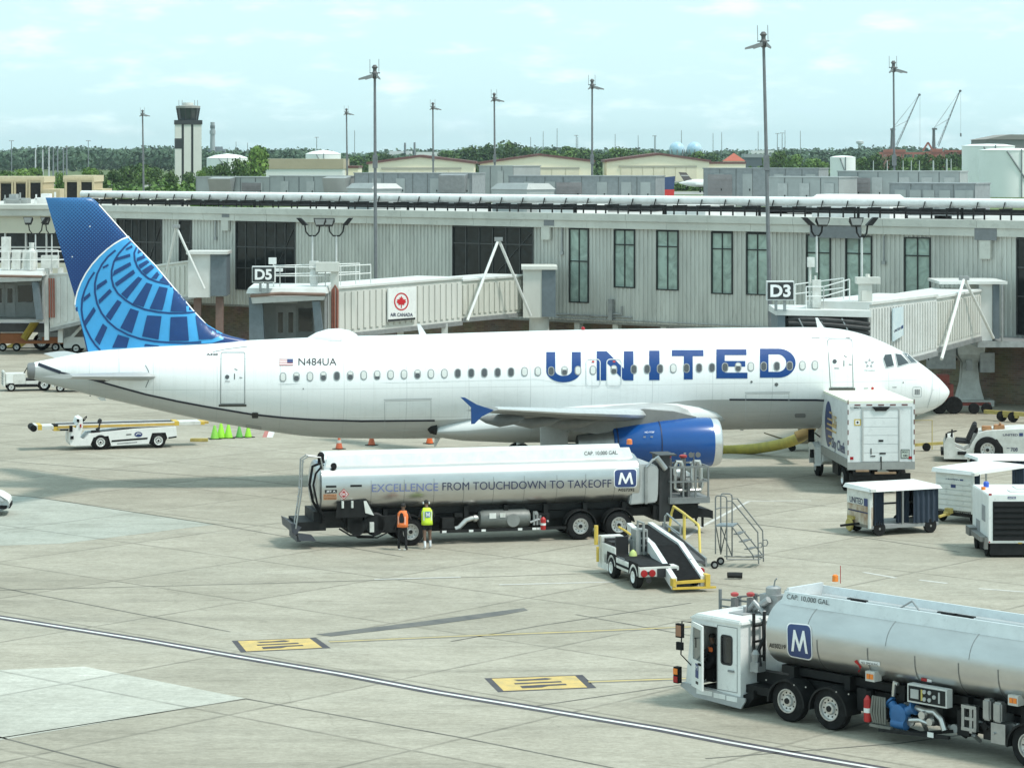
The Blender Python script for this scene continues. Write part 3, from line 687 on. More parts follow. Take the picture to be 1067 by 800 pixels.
tag(mb.build('field_scrub',leaf_mid,smooth=0,recalc=False),'low green scrub along the edge of the grass field','scrub',kind='stuff')

# ---------------- hangars
cream=M('cream_cladding',(.8,.74,.55),.7,var=.07,vscale=.05)
cream_d=M('cream_door',(.68,.62,.46),.7,var=.1,vscale=.08)
maroon=M('dark_red_roof_edge',(.14,.06,.05),.7)
white_roof=M('white_roof_sheet',(.7,.71,.7),.6,var=.08,vscale=.05)
def hangar(x0,x1,xp,ype,yl,yr,d,label,doors):
    a,b=P(x0,yl,d),P(x1,yr,d);L_=b.x-a.x;pk=P(xp,ype,d);u=pk.x-a.x
    r=thing('hangar',label,'hangar',(a.x,d,0),0,'gabled aircraft hangars')
    mb=MB();mb.prism([(0,0),(L_,0),(L_,b.z),(u,pk.z),(0,a.z)],0,60);mb.build('wall',cream,r,smooth=0)
    mb=MB();t=.9
    for z,m_ in((.02,0),):
        mb.hexa([(-1,-1,a.z-.2),(u,-1,pk.z+.1),(u,61,pk.z+.1),(-1,61,a.z-.2),(-1,-1,a.z+t),(u,-1,pk.z+t+.3),(u,61,pk.z+t+.3),(-1,61,a.z+t)])
        mb.hexa([(u,-1,pk.z+.1),(L_+1,-1,b.z-.2),(L_+1,61,b.z-.2),(u,61,pk.z+.1),(u,-1,pk.z+t+.3),(L_+1,-1,b.z+t),(L_+1,61,b.z+t),(u,61,pk.z+t+.3)])
    mb.build('roof',maroon,r,smooth=0)
    dm=MB();w=L_*.74/doors;zt=min(a.z,b.z)*.72
    for k in range(doors):x=L_*.14+k*w;dm.box(x+.15,x+w-.15,-.4,-.05,.2,zt)
    dm.build('sliding_door',cream_d,r,smooth=0)
    tr=MB();tr.box(L_*.12,L_*.88,-.6,-.03,zt+.1,zt+.9);tr.build('door_track',M('track_beige',(.4,.38,.3),.7),r,smooth=0)
    return r
hangar(384,494,437,164,171,170.5,1330,'cream gabled hangar behind the long dark grey air handler',6)
hangar(500,618,562,162.5,171,169,1380,'middle cream gabled hangar standing between two clumps of dark trees',6)
hangar(632,739,687,161.8,168.8,168.8,1400,'cream gabled hangar above the blue and red tail',7)
def hall(x0,x1,ytop,d,hd,label,m,mroof,cat='hall',band=.22,name='hall'):
    a,b=P(x0,ytop,d),P(x1,ytop,d);r=thing(name,label,cat,(a.x,d,0));L_=b.x-a.x;h=a.z
    mb=MB();mb.box(0,L_,0,hd,0,h*(1-band));mb.build('wall',m,r,smooth=0)
    mb=MB();mb.box(-.3,L_+.3,-.3,hd+.3,h*(1-band)+.01,h);mb.build('roof',mroof,r,smooth=0)
    return r,L_,h
hall(261,357,165.8,1100,40,'long low white hall with a tan roof band',M('white_cladding',(.72,.73,.7),.6,var=.05,vscale=.05),M('tan_roof',(.42,.36,.25),.7,var=.1,vscale=.1),band=.33)
hall(357,373,173,1120,30,'small cream annex with dark roof beside the long white hall',cream,maroon,'annex',.1,name='annex')
hall(739,777,169,1420,30,'cream annex with dark flat roof beside the hangar',cream,maroon,'annex',.1,name='annex')
r,L_,h=hall(776,803,160.5,1600,20,'dark low building beside the red roof',M('dark_cladding',(.1,.12,.14),.6),M('grey_roof',(.3,.33,.34),.6),'building',.15,name='low_building')
a=P(754,168,1500);b=P(777,168,1500);t=P(766,159.5,1500)
rr=thing('pavilion','small building with a red pyramid roof beside the hangars','pavilion',(a.x,1500,0));w=b.x-a.x
mb=MB();mb.box(.5,w-.5,.5,w-.5,0,a.z);mb.build('wall',cream,rr,smooth=0)
mb=MB();c=(w/2,w/2,t.z)
for p,q in(((0,0),(w,0)),((w,0),(w,w)),((w,w),(0,w)),((0,w),(0,0))):mb.poly([(*p,a.z),(*q,a.z),c])
mb.poly([(0,0,a.z),(w,0,a.z),(w,w,a.z),(0,w,a.z)]);mb.build('roof',M('red_roof_tiles',(.42,.11,.07),.8),rr,smooth=0)
# tan service blocks with dark openings, left
tan=M('tan_block',(.47,.39,.25),.75,var=.08,vscale=.1)
def block(x0,x1,x2,ytop,d,wins,label,yb=197):
    a,b,c=P(x0,ytop,d),P(x1,ytop,d),P(x2,ytop,d);r=thing('service_block',label,'service block',(a.x,d,0),0,'tan service blocks');L_=b.x-a.x;h=a.z-.45
    mb=MB();mb.box(0,L_,0,10,0,h);mb.build('wall',tan,r,smooth=0)
    mb=MB();mb.box(-.15,L_+.15,-.2,10.1,h*.93+.3,h+.5);mb.build('roof_edge',M('pale_tan_edge',(.58,.5,.34),.7),r,smooth=0)
    if c.x>b.x:mb=MB();mb.box(L_+.01,c.x-a.x,-.6,9,0,h*.86);mb.build('side_wing',M('light_tan_block',(.55,.46,.3),.75),r,smooth=0)
    for p,q,t_ in wins:
        w0,w1=P(p,t_,d),P(q,t_,d);mb=MB();mb.box(w0.x-a.x,w1.x-a.x,-.12,-.03,.5,w0.z);o=mb.build('opening',dark,r,smooth=0)
        g=MB();g.box(w0.x-a.x-.3,w0.x-a.x-.02,-.3,-.02,.3,w0.z+.3);g.box(w1.x-a.x+.02,w1.x-a.x+.3,-.3,-.02,.3,w0.z+.3);g.box(w0.x-a.x-.3,w1.x-a.x+.3,-.3,-.02,w0.z+.305,w0.z+.6);g.build('frame',M('light_tan_block',(.55,.46,.3),.75),o,smooth=0)
    return r
block(-14,45,63,184.5,420,((1,12,191.5),(17,27,191.5),(32,42.5,190.5)),'flat tan service block with a row of dark openings')
block(67,96.5,107.5,183.5,405,((70,80.5,190),(85,96,190)),'flat tan service block with two dark openings beside the tail fin top')

# ---------------- control tower
ct=P(196,160,1150);sc=1150/F
r=thing('control_tower','tall black and white airport control tower on the horizon','control tower',(ct.x,ct.y,0),R(8))
twh=M('tower_concrete',(.68,.67,.62),.7,var=.06,vscale=.1);tbl=M('tower_dark_panel',(.035,.037,.04),.4);tgl=M('tower_glass',(.03,.04,.045),.1,spec=.8)
zc=P(196,130,1150).z;hw=13.6*sc
mb=MB();mb.box(-hw*.55,hw*.55,-hw*.55,hw*.55,0,zc);mb.build('dark_core',tbl,r,smooth=0)
for x0,x1 in((-1,-.52),(-.34,.2),(.38,1)):
    mb=MB();mb.box(hw*x0,hw*x1,-hw,hw,0,zc);mb.build('shaft',twh,r,smooth=0)
mb=MB();mb.box(-hw*.52,-hw*.34,-hw*.9,hw*.9,0,zc-.1);mb.box(hw*.2,hw*.38,-hw*.9,hw*.9,0,zc-.1);mb.box(-hw*1.02,-hw*.5,-hw*1.02,hw,zc*.62,zc*.78);mb.build('dark_slot',tbl,r,smooth=0)
z1,z2,z3,z4=P(0,130,1150).z,P(0,125.5,1150).z,P(0,113,1150).z,P(0,110,1150).z
def oct_(rad,z,n=12):return[(rad*math.cos(2*math.pi*(k+.5)/n),rad*math.sin(2*math.pi*(k+.5)/n),z)for k in range(n)]
mb=MB();mb.box(-hw*1.06,hw*1.06,-hw*1.06,hw*1.06,z1+.02,z2);mb.build('gallery',tbl,r,smooth=0)
mb=MB();mb.rings([oct_(hw*.74,z2+.02),oct_(hw*.9,z3)]);cab=mb.build('cab',tgl,r,smooth=0)
mb=MB()
for k in range(12):
    a=2*math.pi*(k+.5)/12;mb.bar((hw*.755*math.cos(a),hw*.755*math.sin(a),z2),(hw*.915*math.cos(a),hw*.915*math.sin(a),z3),.35)
mb.build('mullion',tbl,cab,smooth=0)
mb=MB();mb.rings([oct_(hw*.96,z3+.02),oct_(hw*.96,z3+.9),oct_(hw*.5,z4),oct_(hw*.3,z4+.2)]);mb.build('cab_roof',M('tower_roof',(.3,.29,.27),.6),r,smooth=0)
mb=MB();mb.rings([oct_(hw*.42,z4+.1),oct_(hw*.42,z4+1.1)]);mb.build('roof_dome',twh,r)
mb=MB()
for x in(-.7,-.45,.5,.72):mb.cyl((hw*x,0,z3),(hw*x,0,z4+2.2),.12,5)
mb.build('antenna',steel,r)
# industrial chimney beyond
p=P(221.5,160,2600);s2=2600/F
r=thing('chimney','grey lattice clad industrial chimney beyond the control tower','chimney',(p.x,p.y,0))
mb=MB();mb.lathe([(0,3.2*s2),(P(0,140,2600).z,2.4*s2),(P(0,139.9,2600).z,3.1*s2),(P(0,136,2600).z,3.1*s2),(P(0,135.9,2600).z,2.3*s2),(P(0,127.5,2600).z,2.3*s2)],(0,0,0),(0,0,1),14);mb.build('stack',M('far_grey_concrete',(.33,.36,.38),.8),r)
mb=MB();mb.lathe([(P(0,134,2600).z,2.6*s2),(P(0,131,2600).z,2.6*s2)],(0,0,0),(0,0,1),14);mb.build('band',M('far_dark_band',(.12,.14,.15),.8),r)
mb=MB();mb.box(-5*s2,13*s2,0,8,0,P(0,155.5,2600).z);mb.box(2*s2,10*s2,1,7,0,P(0,153,2600).z);mb.build('boiler_house',M('far_blue_grey',(.22,.25,.28),.8),r,smooth=0)
# thin far stacks and masts
def mast(px,yt,d,wpx,label,m=galv,arms=False,grp='slender masts and chimneys on the horizon',name='mast',cat='mast',bands=False):
    p=P(px,160,d);r=thing(name,label,cat,(p.x,p.y,0),0,grp);z=P(0,yt,d).z;w=wpx*d/F/2
    mb=MB();mb.tube([(0,0,0),(0,0,z)],[w*1.2,w*.8],8);mb.build('pole',m,r)
    if arms:mb=MB();mb.box(-w*5,w*5,-w,w,z-w*1.2,z);mb.box(-w*5.4,-w*3,-w*1.5,w*1.5,z-w*1.8,z-w*.6);mb.box(w*3,w*5.4,-w*1.5,w*1.5,z-w*1.8,z-w*.6);mb.build('lamp_arm',galv,r,smooth=0)
    return r
mg=M('mast_grey',(.2,.22,.23),.7);mw=M('mast_pale',(.5,.52,.52),.7)
for px,yt in((12,146.5),(92,146.5)):mast(px,yt,1300,.9,'thin twin headed lamp mast in front of the far wood',mg,True)
for px,yt,m_ in((37,155,mw),(44.5,156,mw),(51,153.5,mw),(55.5,154.5,mg),(60,155,mg),(66,153.5,mg),(69.5,152.5,mg)):mast(px,yt,1200,1.6,'one of the close set grey poles before the far wood',m_,grp='close set poles before the far wood')
for px,yt in((246,148),(258,149),(369.5,136),(580.5,134),(566,137),(710,136),(752,138),(790,137),(818,136),(834,136.5),(641,140),(553,143),(602,143),(665,141),(683,142),(743,139)):
    mast(px,yt,2800,.7,'hair thin grey mast rising above the distant wood',mg)
for px,yt in((422,149),(432,148.5)):mast(px,yt,2300,2.6,'short banded chimney standing over the tree line',mg,name='chimney',cat='chimney')
for px,yt in((330,143),(600.5,141),(682,141.5),(810,139),(815,138.5)):mast(px,yt,1900,.8,'thin double headed lamp mast on the skyline',mg,True)
for k,px in enumerate((910,924.5,941,949.5,958,972.5,986.5,991,1003)):mast(px,167.5-(k>5)*2,1120,1.1+.8*(k in(5,6,8)),'short grey lamp stub in the row before the dark trees',mw,grp='grey lamp stubs before the dark trees',name='lamp_stub',cat='lamp stub')
# ---------------- tanks
tank_w=M('tank_white',(.86,.87,.85),.5,var=.05,vscale=.1)
def tank(x0,x1,yt,d,label,dome=.18,m=tank_w,grp='white storage tanks',ladder=True):
    a,b=P(x0,yt,d),P(x1,yt,d);rad=(b.x-a.x)/2;r=thing('storage_tank',label,'storage tank',((a.x+b.x)/2,d+rad,0),0,grp);z=a.z
    mb=MB();mb.lathe([(0,rad),(z*.96,rad)],(0,0,0),(0,0,1),40);mb.build('shell',m,r)
    mb=MB();mb.lathe([(z*.96+.02,rad*1.01),(z*.97+.2,rad*1.01),(z+rad*dome*.6,rad*.6),(z+rad*dome,.01)],(0,0,0),(0,0,1),40);mb.build('roof',m,r)
    if ladder:
        mb=MB();pts=[(rad*1.02*math.cos(-1.0-.9*t),rad*1.02*math.sin(-1.0-.9*t),z*.96*t)for t in[i/8 for i in range(9)]];mb.tube(pts,.25,5);mb.build('stair',mg,r)
        mb=MB();mb.cyl((rad*.1,-rad*1.02,0),(rad*.1,-rad*1.02,z),.2,5);mb.build('riser_pipe',mg,r)
    return r
tank(866.5,893,163.5,1080,'squat white storage tank standing alone among the trees',.1)
tank(1007,1062,151,950,'big white storage tank at the field edge',.04)
tank(1026,1096,155.5,900,'large white storage tank overlapping the bigger one',.03)
tank(213,257,164.5,1500,'wide white tank with a sloping roof by the control tower',.2)
tank(317,354,160,1500,'low white domed tank behind the long white hall',.2)
a,b=P(1027,141,1900),P(1100,141,1900);r=thing('warehouse','dull brown grey warehouse roof above the white tanks','warehouse',(a.x,1900,0));w=b.x-a.x
mb=MB();mb.box(0,w,0,60,0,a.z-3);mb.build('wall',M('warehouse_grey',(.2,.2,.19),.8),r,smooth=0)
mb=MB();mb.hexa([(-1,-1,a.z-2.98),(w,-1,a.z-2.98),(w,61,a.z-2.98),(-1,61,a.z-2.98),(w*.35,-1,a.z+.5),(w,-1,a.z),(w,61,a.z),(w*.35,61,a.z+.5)]);mb.build('roof',M('warehouse_roof',(.26,.24,.22),.8),r,smooth=0)
for px,lab in((705.3,'pale blue spherical gas tank to the left of its twin'),(723.5,'pale blue spherical gas tank to the right of its twin')):
    p=P(px,156,2100);rad=8*2100/F;r=thing('gas_sphere',lab,'spherical tank',(p.x,p.y,0),0,'spherical gas tanks')
    mb=MB();n=20;mb.lathe([(p.z-rad*math.cos(math.pi*i/n),rad*math.sin(math.pi*i/n))for i in range(n+1)],(0,0,0),(0,0,1),32);mb.build('sphere',M('sphere_paint',(.62,.74,.8),.4,dirt=(.3,.5,.66),vscale=.06),r)
    mb=MB()
    for k in range(8):a=k*.785;mb.cyl((rad*.98*math.cos(a),rad*.98*math.sin(a),0),(rad*.98*math.cos(a),rad*.98*math.sin(a),p.z),.5,6)
    mb.build('leg',mg,r)
for x0,x1,yt,d in((783,806,157,2600),(406,428,157.5,2300),(434,458,158.5,2250),(845,866,160,2400),(540,560,165.5,1800)):
    hall(x0,x1,yt,d,30,'low white shed lost among the %s'%{783:'trees near the red roof',406:'trees above the hangar ridge',434:'trees beside the short chimneys',845:'trees by the squat tank',540:'dark trees over the middle hangar'}[x0],M('shed_white',(.68,.69,.67),.6),white_roof,'shed',.2,name='shed')
p=P(896,148,5200);r=thing('water_tower','small pale water tower on the far ridge','water tower',(p.x,p.y,0))
mb=MB();mb.cyl((0,0,0),(0,0,p.z-4),3.4,8);mb.build('stem',mw,r);mb=MB();mb.lathe([(p.z-5,2),(p.z-3,7),(p.z+1,7),(p.z+3,3)],(0,0,0),(0,0,1),16);mb.build('bowl',mw,r)
# ---------------- port cranes and the red quay gear
red_far=M('crane_red',(.36,.12,.09),.6,var=.1);crane_g=M('crane_grey',(.13,.14,.15),.6)
def crane(xb,ybt,xt,yt,d,hook,label):
    s=d/F;b=P(xb,160,d);r=thing('port_crane',label,'crane',(b.x,b.y,0),0,'tall mobile harbour cranes')
    zt=P(0,ybt,d).z;tip=P(xt,yt,d);tx,tz_=tip.x-b.x,tip.z;px_=5*s;pz=P(0,153,d).z
    mb=MB();mb.box(-7*s,8*s,-8,8,2,P(0,158,d).z);mb.box(-3*s,3*s,-4,4,P(0,158,d).z,P(0,155.5,d).z);mb.build('carriage',red_far,r,smooth=0)
    mb=MB();mb.tube([(0,0,P(0,157,d).z),(0,0,zt)],[2.0*s,1.3*s],8);mb.box(-1.5*s,3*s,-2,2,zt-2*s,zt);mb.build('tower',crane_g,r)
    jm=MB();n=14
    for o in(-1,1):
        jm.bar((px_,o*1.2,pz),(tx,o*.5,tz_),.5*s*.6)
    jm.bar((px_-1.2*s,0,pz+1.4*s),(tx-.5*s,0,tz_),.4*s)
    for i in range(n):
        t0,t1=i/n,(i+1)/n;q=lambda t,u:(px_*(1-t)+tx*t-u*1.0*s*(1-t),0,pz*(1-t)+tz_*t+u*1.3*s*(1-t))
        jm.bar(q(t0,0),q(t1,1),.25*s);jm.bar(q(t1,1),q(t1,0),.25*s)
    jm.lathe([(-1,1.3*s),(1,1.3*s)],(tx,0,tz_),(0,1,0),10);jm.build('jib',crane_g,r)
    cm=MB()
    for o in(0,1.5*s):cm.cyl((o*.5,0,zt),(tx-o*.2,0,tz_),.16*s,4);cm.cyl((0,0,zt),(px_*.5+tx*.5+o,0,pz*.5+tz_*.5+o),.13*s,4)
    hz=P(0,hook,d).z;cm.cyl((tx+.6*s,0,tz_),(tx+.6*s,0,hz),.14*s,4);cm.build('cable',mg,r)
    hm=MB();hm.box(tx+.6*s-.6*s,tx+.6*s+.6*s,-1,1,hz-3.5*s,hz);hm.build('hook_block',crane_g,r,smooth=0)
crane(973,133.5,1000.5,95,2000,139,'slewing harbour crane with the taller jib and its own hook hanging')
crane(929.5,134,958,99,2100,156,'slewing harbour crane half behind the lamp post')
p0,p1=P(916,157.5,1950),P(1007,158.5,1950);r=thing('quay_gantry','long low red quay gear under the harbour cranes','gantry',(p0.x,p0.y,0));L_=p1.x-p0.x
mb=MB();z=p0.z
mb.box(0,L_,-2,2,z-2.4,z-.8);mb.box(L_*.05,L_*.3,-2.5,2.5,z-.78,z+1.0);mb.box(L_*.6,L_*.72,-2.5,2.5,z-.78,z+1.6);mb.box(L_*.75,L_*.97,-2.5,2.5,z-.78,z+.6)
for k in range(9):x=L_*(.03+k*.117);mb.box(x,x+1,-2,2,0,z-2.4)
mb.bar((L_*.5,0,z),(L_*.56,0,z+6),1.2);mb.bar((L_*.62,0,z),(L_*.56,0,z+6),1.2);mb.build('beam',red_far,r,smooth=0)

# ---------------- distant aircraft
def far_jet(tail,col2,name,label,d,nose,yb,wtop):
    """tail: fin outline in pixels (with its distance); the body runs to nose"""
    o=P(tail[0][0],yb,d);r=thing(name,label,'jet',(o.x,d,0),0)
    f=[P(x,y,d)for x,y in tail];t=wtop
    mb=MB();mb.prism([(p.x-o.x,p.z)for p in f],-t,t);mb.build('fin',col2[0],r,smooth=0)
    if len(col2)>1:
        q=[P(x,y,d)for x,y in col2[2]];mb=MB();mb.prism([(p.x-o.x,p.z)for p in q],-t-.04,t+.04);mb.build('fin_band',col2[1],r,smooth=0)
    n=P(nose[0],nose[1],d);rad=nose[2]*d/F;sg=1 if n.x>o.x else-1
    x0=f[-1].x-o.x;zc=n.z;L_=n.x-o.x
    mb=MB();mb.lathe([(0,.1),(abs(L_-x0)*.25,rad*.75),(abs(L_-x0)*.45,rad),(abs(L_-x0)*.85,rad),(abs(L_-x0)*.97,rad*.5),(abs(L_-x0),.05)],(x0-sg*2,0,zc),(sg,0,0),16);mb.build('fuselage',white,r)
    mb=MB();mb.hexa([(x0+sg*L_*.35-1.5,-8,zc-rad*.4),(x0+sg*L_*.35+1,-8,zc-rad*.4),(L_*.62,0,zc-rad*.6),(L_*.42,0,zc-rad*.6),(x0+sg*L_*.35-1.5,-8,zc-rad*.35),(x0+sg*L_*.35+1,-8,zc-rad*.35),(L_*.62,0,zc-rad*.4),(L_*.42,0,zc-rad*.4)]);mb.build('wing',white,r,smooth=0)
    mb=MB()
    for q in(.45,.55,.9):mb.cyl((x0+(L_-x0)*q,0,.4),(x0+(L_-x0)*q,0,zc-rad*.5),.15,6);mb.lathe([(-.2,.4),(.2,.4)],(x0+(L_-x0)*q,0,.4),(0,1,0),12)
    mb.build('gear',dark,r);return r
navy_far=M('tail_blue',(.05,.08,.18),.4);red_tail=M('tail_red',(.6,.05,.05),.4)
far_jet([(690.5,185),(703.5,183.7),(698,238),(676,238)],(navy_far,red_tail,[(687.8,197.6),(702.6,197.6),(701.7,209),(686,209)]),'parked_jet','jet with a blue tail fin above a red band, seen beyond the roof pipe',320,(560,240,16),240,.22)
far_jet([(707,179.5),(715,180),(722,188.5),(713,189.5)],(M('tail_brown',(.12,.1,.1),.4),M('tail_stripe',(.5,.48,.46),.4),[(709,182.4),(717,182.6),(718,183.8),(710,183.6)]),'business_jet','small white business jet with striped dark fin on the far apron',1010,(750,190.8,4.0),192,.3)
# ================================================================== AIRLINER
PA,PB=P(36,386,117.6),P(989,408,124.1)
PF=Fr((PA.x+PB.x)/2,(PA.y+PB.y)/2,math.atan2(PB.y-PA.y,PB.x-PA.x))
plane=at(PF,'airliner','large white twin engine airliner with blue globe tail and big blue lettering','airliner')
STN=[(35.5,377.5,395),(40,376.5,397),(60,372.5,402.5),(91,366.5,410.5),(124,362.8,418),(162,359.5,426.5),(218,356.5,438.5),(270,354,447.5),(314,352,453.6),(352,350.6,456),(400,349.3,456.6),(435,348.4,456.5),
       (526,345.6,454.6),(600,343.6,452.2),(680,342.4,449.6),(730,341.8,448),(800,341.2,446.6),(850,341,446),(872,342.4,445.4),(887,345,444.6),(902,349,443.3),(914,353.7,441.8),(927,359.5,439.6),(938,365,437.2),(948,371,434.5),(956,376.6,432.2),(965,383.2,429.2),(973.7,390.2,425.4),(981,397.0,420.6),(986,402.4,415.2),(988.4,405.8,411.4),(989,407.2,409.9)]
FS=[]
for x,a,b in STN:
    u,z1=PF.px(x,a);_,z0=PF.px(x,b);FS.append((u,(z0+z1)/2,(z1-z0)/2))
def lerp_tab(tab,u):
    if u<=tab[0][0]:return tab[0][1:]
    for p,q in zip(tab,tab[1:]):
        if u<=q[0]:
            t=(u-p[0])/(q[0]-p[0]);return tuple(a+(b-a)*t for a,b in zip(p[1:],q[1:]))
    return tab[-1][1:]
def smooth_tab(tab,n):
    """Catmull-Rom resample so the body has no kinks"""
    out=[]
    for i in range(len(tab)-1):
        p0,p1,p2,p3=tab[max(i-1,0)],tab[i],tab[i+1],tab[min(i+2,len(tab)-1)]
        for k in range(n):
            t=k/n;u=p1[0]+(p2[0]-p1[0])*t;r=[u]
            for c in(1,2):
                def sl(a,b):return(b[c]-a[c])/(b[0]-a[0])if b[0]!=a[0]else 0
                m1,m2=sl(p0,p2),sl(p1,p3);h=p2[0]-p1[0]
                r.append((2*t**3-3*t*t+1)*p1[c]+(t**3-2*t*t+t)*h*m1+(-2*t**3+3*t*t)*p2[c]+(t**3-t*t)*h*m2)
            out.append(tuple(r))
    out.append(tab[-1]);return out
FS=smooth_tab(FS,3)
def ry_of(rz):return rz*.965
def fus(u):
    zc,rz=lerp_tab(FS,u);return zc,rz,ry_of(rz)
def on_fus(px,py,eps=.012):
    """where the line of sight through (px,py) meets the near side of the body, pushed out by eps"""
    ly=-2.0
    for _ in range(9):
        u,z=PF.px(px,py,ly);zc,rz,ry=fus(u);q=max(-.999,min(.999,(z-zc)/rz));ly=-ry*math.sqrt(1-q*q)
    u,z=PF.px(px,py,ly);zc,rz,ry=fus(u);q=max(-.999,min(.999,(z-zc)/rz));c=math.sqrt(1-q*q)
    n=Vector((0,-c/ry,q/rz)).normalized();du=.05;zc2,rz2,_=fus(u+du);n.x=-((rz2-rz)+(zc2-zc)*q)/du;n.normalize()
    return Vector((u,ly,z))+n*eps
# cheat line that parts the white crown from the grey belly (pixel line read on the near side)
CH=[(30,374),(40,379),(63,388),(97,395.6),(125,403.5),(152,410.8),(185,418),(215,423.6),(263,431.6),(295,435),(326.6,437.2),(377,438.6),(453,438),(491,436),(560,430),(640,424),(686,420.5),(721,416.6),(760,416.2),(850,416.7),(890,419),(915,424),(935,430),(955,433)]
def ch_y(px):return lerp_tab(CH,px)[0]
CHU=[]
for x in range(34,958,12):
    p=on_fus(x,ch_y(x),0);CHU.append((p.x,p.z))
def ch_z(u):return lerp_tab(CHU,u)[0]
fus_white=M('airliner_white',(.80,.815,.81),.28,var=.035,vscale=.35,stretch=(.4,1,1),spec=.55)
def skin_lines(m):
    # lap joints and rivet rows of the skin: faint darker rings and a few lengthwise seams
    t=m.node_tree;N=t.nodes;L=t.links;b=N['Principled BSDF'];co=N.new('ShaderNodeTexCoord');sp=N.new('ShaderNodeSeparateXYZ');L.new(co.outputs['Object'],sp.inputs[0]);acc=None
    def nd(op,a,c):
        x=N.new('ShaderNodeMath');x.operation=op
        for i,q in((0,a),(1,c)):
            if isinstance(q,(int,float)):x.inputs[i].default_value=q
            else:L.new(q,x.inputs[i])
        return x.outputs[0]
    def ln(o,per,off,w):
        f=nd('FRACT',nd('ADD',nd('MULTIPLY',o,1/per),off),0);return nd('LESS_THAN',nd('ABSOLUTE',nd('SUBTRACT',f,.5),0),w/per)
    k=nd('MAXIMUM',ln(sp.outputs[0],2.66,.2,.011),ln(sp.outputs[2],1.27,.15,.009));k2=nd('MULTIPLY',ln(sp.outputs[0],.56,.1,.008),.35);k=nd('MAXIMUM',k,k2)
    src=b.inputs['Base Color'].links[0].from_socket;x=N.new('ShaderNodeMix');x.data_type='RGBA';L.new(nd('MULTIPLY',k,.45),x.inputs['Factor']);L.new(src,x.inputs[6]);x.inputs[7].default_value=(.3,.32,.32,1)
    n=N.new('ShaderNodeTexNoise');n.inputs['Scale'].default_value=1;n.inputs['Detail'].default_value=6;mp=N.new('ShaderNodeMapping');mp.inputs['Scale'].default_value=(4.5,1,.5);L.new(co.outputs['Object'],mp.inputs['Vector']);L.new(mp.outputs[0],n.inputs['Vector'])
    r=N.new('ShaderNodeMapRange');r.inputs['From Min'].default_value=.55;r.inputs['From Max'].default_value=.8;r.inputs['To Max'].default_value=.22;L.new(n.outputs['Fac'],r.inputs['Value'])
    y=N.new('ShaderNodeMix');y.data_type='RGBA';L.new(r.outputs[0],y.inputs['Factor']);L.new(x.outputs[2],y.inputs[6]);y.inputs[7].default_value=(.5,.5,.46,1);L.new(y.outputs[2],b.inputs['Base Color'])
    w=N.new('ShaderNodeTexNoise');w.inputs['Scale'].default_value=1.3;L.new(co.outputs['Object'],w.inputs['Vector']);bp=N.new('ShaderNodeBump');bp.inputs['Strength'].default_value=.12;bp.inputs['Distance'].default_value=.05;L.new(w.outputs['Fac'],bp.inputs['Height']);L.new(bp.outputs[0],b.inputs['Normal'])
skin_lines(fus_white)
belly_grey=M('airliner_belly_grey',(.45,.455,.44),.38,var=.1,vscale=.5,stretch=(.3,1,1))
skin_lines(belly_grey)
air_blue=M('airliner_blue',(.008,.06,.20),.3,var=.12,vscale=.5)
cheat_m=M('airliner_dark_line',(.012,.014,.03),.35,var=.05)
mb=MB();rings=[];NU,NL=30,22
for i,(u,zc,rz)in enumerate(FS):
    ry=ry_of(rz);q=max(-.93,min(.5,(ch_z(u)-zc)/rz));a0=math.asin(q)
    r=[(u,-ry*math.cos(a0+(math.pi-2*a0)*k/NU),zc+rz*math.sin(a0+(math.pi-2*a0)*k/NU))for k in range(NU)]
    r+=[(u,ry*math.cos(a0-(math.pi+2*a0)*k/NL),zc+rz*math.sin(a0-(math.pi+2*a0)*k/NL))for k in range(NL)]
    rings.append(r)
mb.rings(rings,True,True)
n=NU+NL;nf=len(rings)-1
for i in range(nf):
    for j in range(n):mb.mi[i*n+j]=0 if j<NU else 1
mb.build('fuselage',[fus_white,belly_grey],plane,smooth=60)
mb=MB();stroke(mb,[p for p in CH if 38<p[0]<480],1.9,on_fus,stx=6);mb.build('cheat_line',cheat_m,plane);mb=MB();stroke(mb,[p for p in CH if p[0]>735],1.9,on_fus,stx=6);mb.build('cheat_line',cheat_m,plane)
mb=MB();stroke(mb,[(40,379.5),(52,384),(63,388)],3.4,on_fus,stx=4);mb.build('cheat_line',cheat_m,plane)
mb=MB();zc,rz,ry=fus(FS[0][0]);mb.lathe([(-.28,rz*.72),(-.24,rz*.93),(.0,rz*1.01),(.35,rz*1.06)],(FS[0][0],0,zc),(1,0,0),24);mb.use(1);mb.lathe([(-.29,rz*.4),(-.285,rz*.6)],(FS[0][0],0,zc),(1,0,0),16)
mb.build('tail_cone',[M('cone_grey',(.22,.22,.22),.4,.5),dark],plane)
